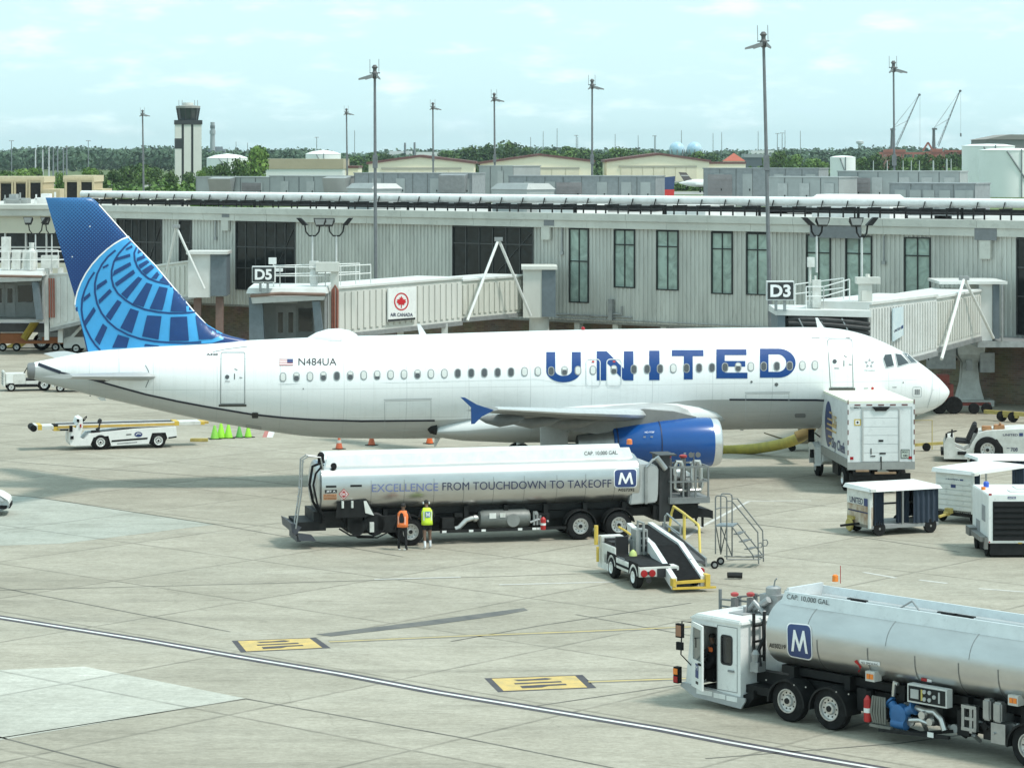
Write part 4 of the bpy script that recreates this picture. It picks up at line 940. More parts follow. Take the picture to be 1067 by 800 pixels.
# ---- lettering and marks
def on_letters(pxr,s_pts,mb,st=2.5):patch(mb,s_pts,on_fus,sty=st,stx=8)
def letter(ch,x0,x1,yt,yb):
    """bold block letters; outline in 0..1 (y up)"""
    w=.245 if ch!='I' else 1
    sh={'I':[[(0,0),(1,0),(1,1),(0,1)]],'T':[[(.38,0),(.66,0),(.66,.79),(1,.79),(1,1),(0,1),(0,.79),(.38,.79)]],
          'E':[[(0,0),(1,0),(1,.2),(.27,.2),(.27,.405),(.93,.405),(.93,.6),(.27,.6),(.27,.8),(.97,.8),(.97,1),(0,1)]],
          'N':[[(0,0),(.26,0),(.26,.62),(.74,0),(1,0),(1,1),(.74,1),(.74,.4),(.27,1),(0,1)]]}
    if ch=='U':
        out=[(0,1),(0,.38)]+[(.5+.5*math.cos(R(a)),.38+.38*math.sin(R(a)))for a in range(190,351,10)]+[(1,.38),(1,1),(.74,1),(.74,.4)]+[(.5+.24*math.cos(R(a)),.4+.19*math.sin(R(a)))for a in range(350,189,-10)]+[(.26,.4),(.26,1)]
        ps=[out]
    elif ch=='D':
        o=[(0,0),(.52,0)]+[(.52+.48*math.cos(R(a)),.5+.5*math.sin(R(a)))for a in range(-80,81,10)]+[(.52,1),(0,1),(0,.8),(.5,.8)]+[(.5+.24*math.cos(R(a)),.5+.3*math.sin(R(a)))for a in range(80,-81,-10)]+[(.5,.2),(.24,.2),(.24,.798),(0,.798)]
        ps=[o]
    else:ps=sh[ch]
    return[[(x0+(x1-x0)*u,yb+(yt-yb)*v)for u,v in p]for p in ps]
mb=MB()
for ch,x0,x1,yt,yb in(('U',569.2,605.2,366.8,398.3),('N',621.8,660,366,396.3),('I',676.4,687.2,365.4,396),('T',700,733,364.7,395.2),('E',746.4,778.8,364,394.2),('D',791.8,829,363.3,393.4)):
    for p in letter(ch,x0,x1,yt,yb):patch(mb,p,on_fus,sty=2.5)
mb.build('title_lettering',M('title_blue',(.008,.055,.21),.5,var=.06,spec=.25),plane)
def fus_text(s,x0,yb,x1,yt,m,bold=0.0,name='lettering'):
    mb=MB();patch(mb,text_rect(s,x0,yb,x1,yt,bold),on_fus,sty=2);mb.build(name,m,plane)
fus_text('N484UA',311,380.6,350.6,373.2,ink,.012,'registration')
fus_text('A320',215,370.4,227,368.2,ink,.03,'type_lettering')
# flag
mb=MB();fl=lambda u,v:on_fus(291+14.3*u,374.3+6.6*v,.014)
for k in range(7):mb.use(0 if k%2==0 else 1);patch(mb,[(0,k/7),(1,k/7),(1,(k+1)/7),(0,(k+1)/7)],fl)
mb.use(2);patch(mb,[(.58,0),(1,0),(1,.57),(.58,.57)],lambda u,v:on_fus(291+14.3*u,374.3+6.6*v,.024))
mb.build('flag',[M('flag_red',(.4,.1,.1),.5),white_letter,navy],plane)
# alliance star by the cockpit
mb=MB();cx,cy=905.8,378.6
for k in range(5):
    a=R(-90+72*k);t=[(cx+5.6*math.cos(a),cy+5.6*math.sin(a)),(cx+3.2*math.cos(a+.55),cy+3.2*math.sin(a+.55)),(cx+1.9*math.cos(a+.1),cy+1.9*math.sin(a+.1)),(cx+3.0*math.cos(a-.5),cy+3.0*math.sin(a-.5))];patch(mb,t,on_fus)
mb.build('star_emblem',M('emblem_grey',(.3,.31,.32),.5),plane)
fus_text('STAR ALLIANCE',900.5,386.7,911.5,385.2,M('emblem_grey',(.3,.31,.32),.5),.02)
# ---- cabin windows
win_d=M('cabin_window_open',(.07,.075,.08),.12,var=.1,spec=.7);win_w=M('cabin_blind',(.62,.64,.61),.4,var=.06);win_f=M('window_surround',(.3,.31,.31),.45,.3)
WIN=[(294.9,'W'),(308.9,'h'),(323,'W'),(337,'h'),(351,'D'),(365,'h'),(379,'W'),(393,'q'),(407,'W'),(421,'W'),(435,'h'),(449,'W'),(463,'W'),(477,'D'),(491,'D'),(504.7,'D'),(518.6,'D'),(532.5,'D'),(546.5,'W'),(560.4,'W'),(574.3,'D'),(588.2,'h'),(602.2,'W'),
       (617.8,'W'),(639.6,'h'),(660.4,'D'),(674.3,'D'),(687.7,'D'),(701.5,'W'),(715.2,'D'),(728.4,'D'),(741.8,'D'),(755.4,'D'),(769.1,'h'),(782.3,'W'),(795.7,'D'),(809.4,'D'),(822.8,'D'),(836,'W'),(849.1,'W')]
for x,k in WIN:
    y=392.8-(x-300)*(392.8-380.6)/(849-300);o=rrect(x-3.4,y-4.9,x+3.4,y+4.9,3.3,4);i_=rrect(x-2.45,y-3.95,x+2.45,y+3.95,2.4,4)
    mb=MB();patch(mb,o,lambda a,b:on_fus(a,b,.016),sty=3);w=mb.build('cabin_window',win_f,plane)
    mb=MB();mb.use(1 if k in 'W' else 0)
    if k in 'hq':
        c=y-3.95+7.9*(.38 if k=='h' else.7)
        mb.use(1);patch(mb,rrect(x-2.45,y-3.95,x+2.45,c,min(2.2,(c-y+3.95)/2*.99),4),lambda a,b:on_fus(a,b,.026))
        mb.use(0);patch(mb,rrect(x-2.45,c+.02,x+2.45,y+3.95,min(2.2,(y+3.95-c)/2*.98),4),lambda a,b:on_fus(a,b,.026))
    else:patch(mb,i_,lambda a,b:on_fus(a,b,.026))
    mb.build('pane',[win_d,win_w],w)
# ---- doors, hatches, panel lines
line_g=M('panel_line_grey',(.22,.235,.24),.5);line_l=M('panel_line_light',(.48,.51,.51),.5)
def outline(name,pts,w,m,closed=True,eps=.014):
    mb=MB();stroke(mb,pts,w,lambda a,b:on_fus(a,b,eps),closed,sty=4);return mb.build(name,m,plane)
def door(x0,yt,x1,yb,sl,side):
    pts=[(x0+sl+1.2,yt),(x1-1.2+sl*.4,yt),(x1+sl*.4,yt+1.5),(x1,yb),(x0,yb),(x0+sl,yt+1.5)]
    mb=MB();stroke(mb,pts,.75,on_fus,True,sty=4);d=mb.build('cabin_door',line_g,plane)
    mb=MB();patch(mb,disc((x0+x1)/2+sl*.5-6,yt+25.5 if yb-yt>52 else yt+23,2.2),lambda a,b:on_fus(a,b,.018));mb.build('door_window',win_d,d)
    mb=MB();fx=lambda a,b:on_fus(a,b,.018)
    stroke(mb,[((x0+x1)/2+2,yt+22),((x0+x1)/2+2,yt+28)],.8,fx);stroke(mb,[((x0+x1)/2+2,yt+17),((x0+x1)/2+5,yt+18.5)],.6,fx);stroke(mb,[((x0+x1)/2+7,yt+26),((x0+x1)/2+10,yt+26.4)],.7,fx);stroke(mb,[((x0+x1)/2-8,yt+30),((x0+x1)/2-3,yt+30.2)],.6,fx);mb.build('handle',ink,d)
    mb=MB();stroke(mb,[(x0-1.8,yb+1.6),(x1+1.8,yb+1.6)],2.2,lambda a,b:on_fus(a,b,.03));mb.build('door_sill',M('sill_dark',(.06,.06,.055),.5),d)
door(229.8,367.2,255,420.5,.6,0);door(865.5,353.6,889,403.6,-3.2,1)
for x0,x1 in((610.7,625.3),(632.2,647.4)):
    mb=MB();stroke(mb,rrect(x0,374.4,x1,402.3,3.4,3),.9,lambda a,b:on_fus(a,b,.02),True,sty=4);ex=mb.build('overwing_exit',M('exit_outline',(.6,.63,.64),.4),plane)
    mb=MB();patch(mb,[((x0+x1)/2-1.3,376),((x0+x1)/2+1.3,376),((x0+x1)/2+1.3,377.8),((x0+x1)/2-1.3,377.8)],lambda a,b:on_fus(a,b,.024));mb.build('exit_light',red,ex)
for pts in([(400.8,418),(449,416.8),(449,447),(401,448)],[(777,410.5),(822,410),(822,438),(777,438.5)]):
    cd_=outline('cargo_door',pts,.55,line_l);mb=MB();stroke(mb,[(pts[0][0]-1,pts[0][1]-1.6),(pts[1][0]+1,pts[1][1]-1.6)],1.1,lambda a,b:on_fus(a,b,.03));mb.build('hinge_strip',M('hinge_grey',(.5,.52,.52),.4),cd_)
outline('panel_line',[(222,366.8),(235,364),(258,361)],.5,line_g,False)
outline('panel_line',[(123.8,363.4),(124.2,388)],.4,line_l,False)
outline('panel_line',[(290,400),(420,398.5),(560,395),(600,402)],.3,line_l,False)
outline('panel_line',[(845.5,352.5),(885.5,352.2)],.7,line_g,False)
outline('panel_line',[(971.5,389),(971,408),(966,425)],.5,line_l,False);outline('panel_line',[(972,406),(988,406.8)],.4,line_l,False)
outline('access_hatch',rrect(951,403,960,413.5,1.5,2),.5,line_l)
mb=MB()
for q in range(3):patch(mb,[(953+q*1.9,405.5),(954.5+q*1.9,405.5),(954.5+q*1.9,411),(953+q*1.9,411)],on_fus)
mb.build('static_port',line_g,plane)
mb=MB();stroke(mb,[(900,404.6),(934,403.4)],.8,on_fus);mb.build('maintenance_lettering',line_g,plane)
mb=MB();patch(mb,disc(909,404.5,1.4),lambda a,b:on_fus(a,b,.02));mb.build('probe_mark',red,plane)
for cx,cy,r in((809,400.5,1.9),(783,397.8,1.2),(94,412,.7),(316,405,.7),(941,398.5,.7)):mb=MB();patch(mb,disc(cx,cy,r),on_fus);mb.build('sensor_port',M('port_grey',(.12,.13,.13),.5),plane)
mb=MB();patch(mb,rrect(262.5,429.5,269,435.3,.8,2),lambda a,b:on_fus(a,b,.022));mb.build('drain_panel',ink,plane)
outline('access_hatch',[(256.5,442.6),(272,444.8),(272,447),(256.5,444.8)],.45,line_g)
mb=MB();patch(mb,rrect(828,430.5,839.5,435,1.5,2),on_fus);mb.build('air_inlet',M('inlet_grey',(.2,.2,.2),.5),plane)
# cockpit glass
ck_g=M('cockpit_glass',(.035,.045,.05),.05,spec=.9);ck_f=M('cockpit_frame',(.5,.52,.52),.4)
def cz(pts):return[(780+x/3.717,220+y/3.717)for x,y in pts]
for pts in(cz([(520,572),(527,556),(552,554),(563,600),(532,607)]),cz([(566,552),(590,556),(622,590),(577,603)]),cz([(596,549),(614,552),(652,587),(628,589)])):
    mb=MB();patch(mb,pts,lambda a,b:on_fus(a,b,.02),3,3);w=mb.build('cockpit_window',ck_g,plane)
    mb=MB();stroke(mb,pts,.7,lambda a,b:on_fus(a,b,.028),True,3,3);mb.build('frame',ck_f,w)
# satcom hump and blades
mb=MB();ux,zt=PF.px(345.5,353.5);u0=PF.px(317,353)[0];u1=PF.px(375,350)[0];zt2=PF.px(340,343.3)[1];zb=PF.px(340,352)[1];L_=u1-u0
prof_=[(0,.01),(.08,.35),(.22,.72),(.42,.98),(.62,1),(.8,.8),(.93,.45),(1,.01)]
mb.rings([[(u0+L_*t,.75*max(s,.02)*math.cos(math.pi*k/12),zb-.12+(zt2-zb+.12)*max(s,.02)*math.sin(math.pi*k/12)+.015*L_*t*2)for k in range(13)]for t,s in prof_],True,True);mb.build('satcom_hump',fus_white,plane,smooth=60)
def blade(px,yb,yt,w0,w1,lean,y=0.0,up=True):
    u,z0=PF.px(px,yb);_,z1=PF.px(px,yt);s=1/24.3;mb=MB()
    mb.hexa([(u-w0*s/2,y-.04,z0),(u+w0*s/2,y-.04,z0),(u+w0*s/2,y+.04,z0),(u-w0*s/2,y+.04,z0),(u-w1*s/2+lean*s,y-.02,z1),(u+w1*s/2+lean*s,y-.02,z1),(u+w1*s/2+lean*s,y+.02,z1),(u-w1*s/2+lean*s,y+.02,z1)]);mb.build('antenna_blade',fus_white,plane)
blade(441,349.5,337.5,8,3,-5);blade(855.5,342,331,7.5,2.5,-5);blade(456,456,465,6,2,-3);blade(105,414,417.5,8,5,3);blade(773,446,448.5,4,3,0)
mb=MB();u,z=PF.px(607.5,342.5);mb.lathe([(-.05,.09),(.05,.08),(.09,.03)],(u,0,z),(0,0,1),12);mb.build('beacon',redlens,plane)

# ---- fin
TE=[(206,47.5),(311,78.5),(352,87.3),(372,92)]
LE=[(206,93),(207.2,97),(209.5,100),(213,103.5),(246,133),(276,162),(300,182),(324,202.5),(337,214.5),(344,224),(348.5,235),(352,247),(355,262),(372,272)]
FINY=[206,206.8,208,210,214]+[218+4*k for k in range(37)]+[366]
AF=[(0,0),(.02,.35),(.06,.62),(.15,.88),(.3,1),(.5,.92),(.7,.66),(.88,.28),(1,.03)] # from leading edge
_AF=AF;AF=[(i/24*.15 if i<10 else.0625+.9375*((i-10)/30),0)for i in range(41)]
def fin_half(py):return(.17+.19*(py-206)/150)*(1 if py>209 else.5+.5*(py-206)/3)
def af(s):
    for p,q in zip(_AF,_AF[1:]):
        if s<=q[0]:return p[1]+(q[1]-p[1])*(s-p[0])/(q[0]-p[0])
    return.03
def fin_pt(px,py,eps=.01):
    xl,xt=lerp_tab(LE,py)[0],lerp_tab(TE,py)[0];s=max(0,min(1,(xl-px)/(xl-xt)));t=fin_half(py)*af(s)
    u,z=PF.px(px,py,-t);return Vector((u,-t-eps,z))
def fin_blue():
    m=bpy.data.materials.new('fin_blue');m.use_nodes=True;t=m.node_tree;N=t.nodes;L=t.links;b=N['Principled BSDF'];b.inputs['Roughness'].default_value=.32
    co=N.new('ShaderNodeTexCoord');sp=N.new('ShaderNodeSeparateXYZ');L.new(co.outputs['Object'],sp.inputs[0])
    # halftone livery print: dots fading down the fin
    r=N.new('ShaderNodeMapRange');r.inputs['From Min'].default_value=9.2;r.inputs['From Max'].default_value=12.4;L.new(sp.outputs[2],r.inputs['Value'])
    r2=N.new('ShaderNodeMapRange');r2.inputs['From Min'].default_value=-17.0;r2.inputs['From Max'].default_value=-19.8;L.new(sp.outputs[0],r2.inputs['Value'])
    mu=N.new('ShaderNodeMath');mu.operation='MULTIPLY_ADD';L.new(r.outputs[0],mu.inputs[0]);mu.inputs[1].default_value=.75;
    m3=N.new('ShaderNodeMath');m3.operation='MULTIPLY';L.new(r2.outputs[0],m3.inputs[0]);m3.inputs[1].default_value=.35;L.new(m3.outputs[0],mu.inputs[2])
    mp=N.new('ShaderNodeMapping');mp.inputs['Rotation'].default_value=(0,R(45),0);mp.inputs['Scale'].default_value=(1,0,1);L.new(co.outputs['Object'],mp.inputs['Vector'])
    vo=N.new('ShaderNodeTexVoronoi');vo.inputs['Scale'].default_value=9;vo.inputs['Randomness'].default_value=0;L.new(mp.outputs[0],vo.inputs['Vector'])
    th=N.new('ShaderNodeMath');th.operation='LESS_THAN';L.new(vo.outputs['Distance'],th.inputs[0])
    sc=N.new('ShaderNodeMath');sc.operation='MULTIPLY';L.new(mu.outputs[0],sc.inputs[0]);sc.inputs[1].default_value=.62;L.new(sc.outputs[0],th.inputs[1])
    x=N.new('ShaderNodeMix');x.data_type='RGBA';x.inputs[6].default_value=(.005,.04,.17,1);x.inputs[7].default_value=(.03,.15,.36,1);L.new(th.outputs[0],x.inputs['Factor'])
    n=N.new('ShaderNodeTexNoise');n.inputs['Scale'].default_value=.6;L.new(co.outputs['Object'],n.inputs['Vector'])
    y=N.new('ShaderNodeMix');y.data_type='RGBA';y.blend_type='MULTIPLY';y.inputs['Factor'].default_value=.5;L.new(x.outputs[2],y.inputs[6]);L.new(n.outputs['Fac'],y.inputs[7]);L.new(x.outputs[2],b.inputs['Base Color']);return m
mb=MB();rs=[]
for py in FINY:
    xl,xt=lerp_tab(LE,py)[0],lerp_tab(TE,py)[0];t=fin_half(py);a=[]
    for s,h in AF:u,z=PF.px(xl-(xl-xt)*s,py);a.append((u,-t*af(s),z))
    b=[(u,-y,z)for u,y,z in a[1:]][::-1];rs.append(a+b)
mb.rings(rs,True,True);fin=mb.build('fin',fin_blue(),plane,smooth=50)
# globe: pale disc sector with dark arcs and bars (traced on the fin side)
def fz(p):return[(70+x/6.153,240+y/6.153)for x,y in p]
sky_b=M('globe_light_blue',(.055,.36,.72),.35,var=.06);deep_b=M('globe_deep_blue',(.006,.05,.19),.35,var=.1)
rim_o=[(397,40),(350,58),(300,88),(255,122),(205,168),(160,218),(120,275),(88,335),(65,395),(52,450),(50,478)]
gl=[(397,40),(428,78),(470,122),(520,180),(560,228),(602,275),(640,312),(700,385),(760,450),(808,508),(850,560),(900,605),(960,640),(1010,668),(1000,700),(930,722),(820,728),(700,740),(560,752),(420,765),(300,773),(140,778)]
base_poly=fz(rim_o+[(68,520),(95,620),(115,690),(135,776)]+gl[::-1][0:0]+gl[::-1])
def fin_st(mb,pts,w,eps):
    for q in stroke_quads(fz(pts),w/6.153):patch(mb,q,lambda a,b:fin_pt(a,b,eps),4,4)
def dedupe(p):return[q for i,q in enumerate(p)if i==0 or(abs(q[0]-p[i-1][0])+abs(q[1]-p[i-1][1]))>1e-6]
bp_=fz(rim_o+[(68,520),(95,620),(115,690),(135,776)]+gl[:0:-1])
mb=MB();patch(mb,dedupe(bp_),lambda a,b:fin_pt(a,b,.016),4,4);mb.build('globe',sky_b,plane)
mb=MB();fin_st(mb,rim_o,9,.028);mb.build('globe_rim',white_letter,plane)
mb=MB()
arcs_=[[(445,108),(430,145),(433,190),(450,235),(480,275),(520,308),(570,328),(655,348)],
         [(412,68),(370,105),(330,150),(300,200),(285,260),(285,310),(297,360),(325,405),(370,445),(430,482),(500,508),(580,524),(660,531),(740,531),(822,524)],
         [(310,128),(260,170),(222,220),(192,280),(178,340),(178,400),(192,470),(220,530),(262,585),(315,630),(390,670),(470,696),(560,712),(650,719),(760,722),(860,716)],
         [(175,268),(140,320),(112,385),(96,440),(92,510),(100,570),(120,630),(150,690),(180,735),(212,768)]]
for a in arcs_:fin_st(mb,a,12,.028)
bars=[ # outer-left corner pairs of the dark bars between arcs
    [(374,118),(415,95),(421,108),(384,126)],[(318,176),(402,150),(406,168),(306,198)],[(300,258),(404,203),(411,224),(292,294)],[(305,338),(424,252),(436,275),(318,360)],[(345,408),(455,297),(481,310),(382,440)],[(418,470),(508,335),(547,347),(490,492)],[(528,502),(590,360),(645,370),(622,470),(610,512)],[(662,520),(686,376),(712,398),(760,450),(765,522)],
    [(452,142),(458,120),(478,136),(455,150)],[(446,178),(488,160),(505,175),(447,200)],[(456,222),(512,190),(528,205),(470,246)],[(478,258),(540,218),(560,238),(505,285)],[(538,308),(578,262),(590,285),(572,312)],[(590,322),(612,300),(640,318),(655,340)],
    [(225,235),(262,215),(266,228),(232,246)],[(190,352),(250,313),(258,333),(188,384)],[(200,447),(272,375),(288,393),(206,472)],[(246,550),(322,445),(350,462),(278,578)],[(340,625),(405,500),(460,518),(415,660)],[(480,680),(512,545),(605,550),(585,700)],[(655,710),(663,556),(768,552),(780,708)],[(845,700),(822,545),(850,562),(900,610),(960,645),(990,668),(930,695)],
    [(106,430),(145,398),(150,420),(104,460)],[(108,582),(170,490),(184,515),(120,612)],[(176,700),(228,597),(258,622),(208,735)],[(288,752),(325,668),(398,690),(382,752)],[(492,742),(500,728),(590,740),(585,745)],[(52,498),(66,488),(68,520),(56,518)]]
for b in bars:patch(mb,fz(b),lambda a,c:fin_pt(a,c,.04),4,4)
mb.build('globe_lines',deep_b,plane)
mb=MB()
stroke(mb,[(103.5,213.2),(133,246.2),(162,276.2),(182,300.2),(202.5,324.2),(214.5,337)],1.0,lambda a,b:fin_pt(a-.4,b,.03));mb.build('fin_leading_edge',white_letter,plane)
for q in((93.7,236),(75.3,267.6)):mb=MB();patch(mb,disc(*q,.7,n=8),fin_pt);mb.build('navigation_light',white_letter,plane)

# ---- wings (near one read from the photo, far one mirrored), tailplanes, fairing
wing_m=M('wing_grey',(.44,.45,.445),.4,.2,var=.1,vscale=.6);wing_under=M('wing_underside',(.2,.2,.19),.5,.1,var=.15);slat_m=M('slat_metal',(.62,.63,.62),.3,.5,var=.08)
WS=[(-1.6,8.15,.95,2.85,.95),(-2.4,7.8,.98,2.92,.86),(-6.9,4.55,.95,3.42,.55),(-12.2,.72,-1.75,4.05,.33),(-17.3,-3.0,-4.25,4.72,.17)] # lateral, LE, TE, height, thickness
AIR=[(0,0),(.03,.3),(.1,.52),(.25,.66),(.5,.58),(.75,.34),(1,.03),(.75,-.1),(.5,-.3),(.25,-.38),(.1,-.3),(.03,-.2)]
def wing(sg):
    mb=MB();rs=[]
    for y,le,te,z,t in WS:rs.append([(le-(le-te)*s,y*sg,z+t*h-.02*(s*2))for s,h in AIR])
    mb.rings(rs);n=len(AIR)
    for i in range(len(WS)-1):
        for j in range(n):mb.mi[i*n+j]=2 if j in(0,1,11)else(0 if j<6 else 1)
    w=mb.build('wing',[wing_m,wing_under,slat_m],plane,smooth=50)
    # flaps: trailing pieces drooped a little, and track fairings
    for a,b in((1,2),(2,3)):
        A,B=WS[a],WS[b];mb=MB()
        q=lambda W_,s,dz:(W_[1]-(W_[1]-W_[2])*s,W_[0]*sg,W_[3]+dz)
        mb.hexa([q(A,.76,-.14),q(B,.76,-.09),q(B,1.03,-.15),q(A,1.03,-.2),q(A,.76,.14),q(B,.76,.08),q(B,1.02,-.1),q(A,1.02,-.14)]);mb.build('flap',wing_under,w)
    for y in(-6.9,-10.4,-13.6):
        le,te,z,t=lerp_tab([(-s[0],)+s[1:]for s in WS],-y);c=le-te
        mb=MB();mb.rings([[(te+c*.5-(c*.5+.75)*f,y*sg+.16*g*math.cos(2*math.pi*k/10),z-.2-.1*g+.26*g*math.sin(2*math.pi*k/10))for k in range(10)]for f,g in((0,.05),(.2,.7),(.55,1),(.85,.55),(1,.05))]);mb.build('flap_fairing',wing_under,w)
    # tip fence
    tip=WS[-1];mb=MB();y=tip[0]*sg
    if sg==1:o=[PF.px(x,yy,-17.35)for x,yy in((479.8,413.8),(484.5,414.2),(497,421.5),(514.5,427.2),(513,428.4),(502,434),(494.5,441.5),(491.2,441.8),(491,424.5))]
    FENCE=o if sg==1 else FENCE_
    mb.prism(FENCE,y-.05,y+.05);mb.build('wingtip_fence',M('fence_blue',(.008,.055,.2),.35),w);return FENCE
FENCE_=wing(1);wing(-1)
def tailplane(sg):
    q=[(-.9,-12.9-1.9,-17.6,4.78,.34),(-6.6,-18.55,-19.75,5.28,.16)]
    mb=MB();mb.rings([[(le-(le-te)*s,y*sg,z+t*(h if h>0 else h*1.4))for s,h in AIR]for y,le,te,z,t in q]);mb.build('tailplane',[wing_m],plane,smooth=50)
tailplane(1);tailplane(-1)
mb=MB();stroke(mb,[(151.5,380.5),(154.5,386),(155.6,391),(154.6,397),(151.8,403.5)],.9,on_fus);mb.build('tailplane_seal',line_g,plane)
mb=MB();patch(mb,[(98,396),(104,392),(122,391),(128,392.5),(106,398.5)],on_fus);mb.build('tailplane_gap',M('gap_dark',(.06,.06,.06),.6),plane)
FR_=[(446,446.5,4,1.42),(452,446,7.5,1.66),(462,445,10.5,1.86),(480,443.5,14.5,2.08),(526,438.5,21.5,2.36),(600,434.5,25.5,2.52),(660,432,26,2.52),(695,431,24.5,2.4),(718,430.5,20,2.16),(736,430.5,14.5,1.82),(752,432,8,1.3)]
mb=MB();rs=[]
for x,c,r,ry in FR_:
    u,zc=PF.px(x,c);rz=r/24.2;rs.append([(u,-ry*math.copysign(abs(math.cos(a))**.85,math.cos(a)),zc+rz*math.copysign(abs(math.sin(a))**.9,math.sin(a)))for a in[2*math.pi*k/36 for k in range(36)]])
mb.rings(rs)
nn_=36
for i in range(len(rs)-1):
    for j in range(nn_):mb.mi[i*nn_+j]=0 if 0<=j<18 else 1
mb.build('belly_fairing',[M('fairing_white',(.66,.68,.67),.35,var=.05),belly_grey],plane,smooth=60)
mb=MB();u,z=PF.px(448,446,-1.3);mb.lathe([(-.12,.05),(.0,.22),(.25,.3)],(u,-1.35,z),(1,.05,0),14);mb.build('fairing_tip',dark,plane)

# ---- engines
eng_blue=M('nacelle_blue',(.006,.075,.29),.2,var=.08,vscale=.7,spec=.6);lip_m=M('inlet_lip',(.66,.67,.67),.28,.7,var=.06);core_m=M('core_metal',(.34,.34,.33),.4,.7,var=.15)
def engine(y):
    u1=PF.px(748.5,461,-6.1)[0];S=1/25.4;zc=PF.px(700,461,-6.1)[1]
    e=thing('engine',None,None,(u1,y,zc));del_keys=None
    e.parent=plane
    mb=MB();mb.lathe([(-4.54,.62),(-4.5,.69),(-3.6,.82),(-2.4,.96),(-1.5,1.02),(-.6,1.03),(-.36,1.01)],(0,0,0),(1,0,0),40,cap=False);c=mb.build('cowl',eng_blue,e,smooth=50)
    mb=MB();mb.lathe([(-.36,1.01),(-.12,.985),(-.02,.93),(0,.88),(-.05,.84),(-.3,.79),(-1.2,.8)],(0,0,0),(1,0,0),40,cap=False);mb.build('inlet_lip',lip_m,e,smooth=50)
    mb=MB();mb.lathe([(-1.15,.8),(-1.14,.79)],(0,0,0),(1,0,0),32);mb.lathe([(-1.14,.28),(-.8,.12),(-.66,.01)],(0,0,0),(1,0,0),20)
    for k in range(22):a=k*2*math.pi/22;mb.bar((-1.08,.2*math.cos(a),.2*math.sin(a)),(-1.0,.78*math.cos(a+.12),.78*math.sin(a+.12)),.14,.02,(1,.3,0))
    mb.build('fan',M('fan_dark',(.05,.05,.055),.35,.6),e)
    mb=MB();mb.lathe([(-6.0,.36),(-5.6,.41),(-4.9,.52),(-4.3,.6)],(0,0,.02),(1,0,0),28,cap=False);mb.use(1);mb.lathe([(-5.98,.35),(-5.7,.35)],(0,0,.02),(1,0,0),20);mb.build('core_nozzle',[core_m,dark],e,smooth=50)
    mb=MB();mb.lathe([(-2.62,.955),(-2.58,.957)],(0,0,0),(1,0,0),40,cap=False);mb.lathe([(-4.42,.712),(-4.36,.72)],(0,0,0),(1,0,0),40,cap=False);mb.build('cowl_seam',M('seam_dark_blue',(.01,.02,.07),.5),e)
    for a0,x0_,x1_ in((200,-2.2,-1.7),(225,-1.4,-1.0),(160,-3.4,-3.1)):
        mb=MB()
        for q in(x0_,x1_):a=R(a0);mb.box(q,q+.1,1.03*math.cos(a)-.01,1.03*math.cos(a)+.01,1.03*math.sin(a)-.03,1.03*math.sin(a)+.03)
        mb.build('latch',M('latch_grey',(.3,.32,.36),.4,.4),e,smooth=0)
    mb=MB();patch(mb,text_rect('NO STEP',-3.3,.5,-2.9,.56,.0),lambda u,v:Vector((u,-math.sqrt(max(.01,.93**2-v*v))-.03,v)));mb.build('stencil',white_letter,e)
    # pylon up to the wing
    mb=MB();mb.rings([[(x,-w,zb),(x,w,zb),(x,w,zt),(x,-w,zt)]for x,w,zb,zt in((-.95,.04,.98,1.06),(-1.9,.2,.9,1.3),(-3.2,.26,.7,1.42),(-5.0,.24,.4,1.45),(-6.6,.16,.62,1.35),(-8.0,.04,1.05,1.2))]);mb.build('pylon',M('pylon_grey',(.2,.2,.19),.45,var=.12),e,smooth=0)
    return e
engine(-6.1);engine(6.1)
# ---- landing gear
def gear(name,x,y,r,zt,n2):
    g=thing(name,None,None,(x,y,0));g.parent=plane
    mb=MB();mb.cyl((0,0,r),(0,0,zt),.13,12);mb.cyl((0,0,r+.5),(0,0,zt),.18,12);mb.bar((0,0,r+1),(.9,0,zt),.12);mb.cyl((0,-n2-.05,r),(0,n2+.05,r),.1,8);mb.build('strut',white_dirty,g)
    for s in(-1,1):wheel(g,0,s*n2+(.2 if s>0 else-.2),r,.38,s)
xg=PF.px(575,480,-4)[0]
gear('main_gear',xg,-4.0,.6,2.6,.46);gear('main_gear',xg,4.0,.6,2.6,.46);gear('nose_gear',PF.px(903,470)[0],0,.4,2.4,.25)
for s in(-1,1):
    mb=MB();p=[PF.px(x,y,-4.4)for x,y in((562.5,440),(590,437),(591.5,466),(587,468.5),(563,468.5))];mb.prism(p,s*4.45-.05,s*4.45+.05);mb.build('gear_door',M('gear_door_grey',(.40,.405,.395),.45),plane)
mb=MB();u0,z0=PF.px(595,462,-2.5);u1,_=PF.px(612,462,-2.5);mb.box(u0,u1,-2.2,-.4,1.45,1.62);mb.build('gear_door',belly_grey,plane)
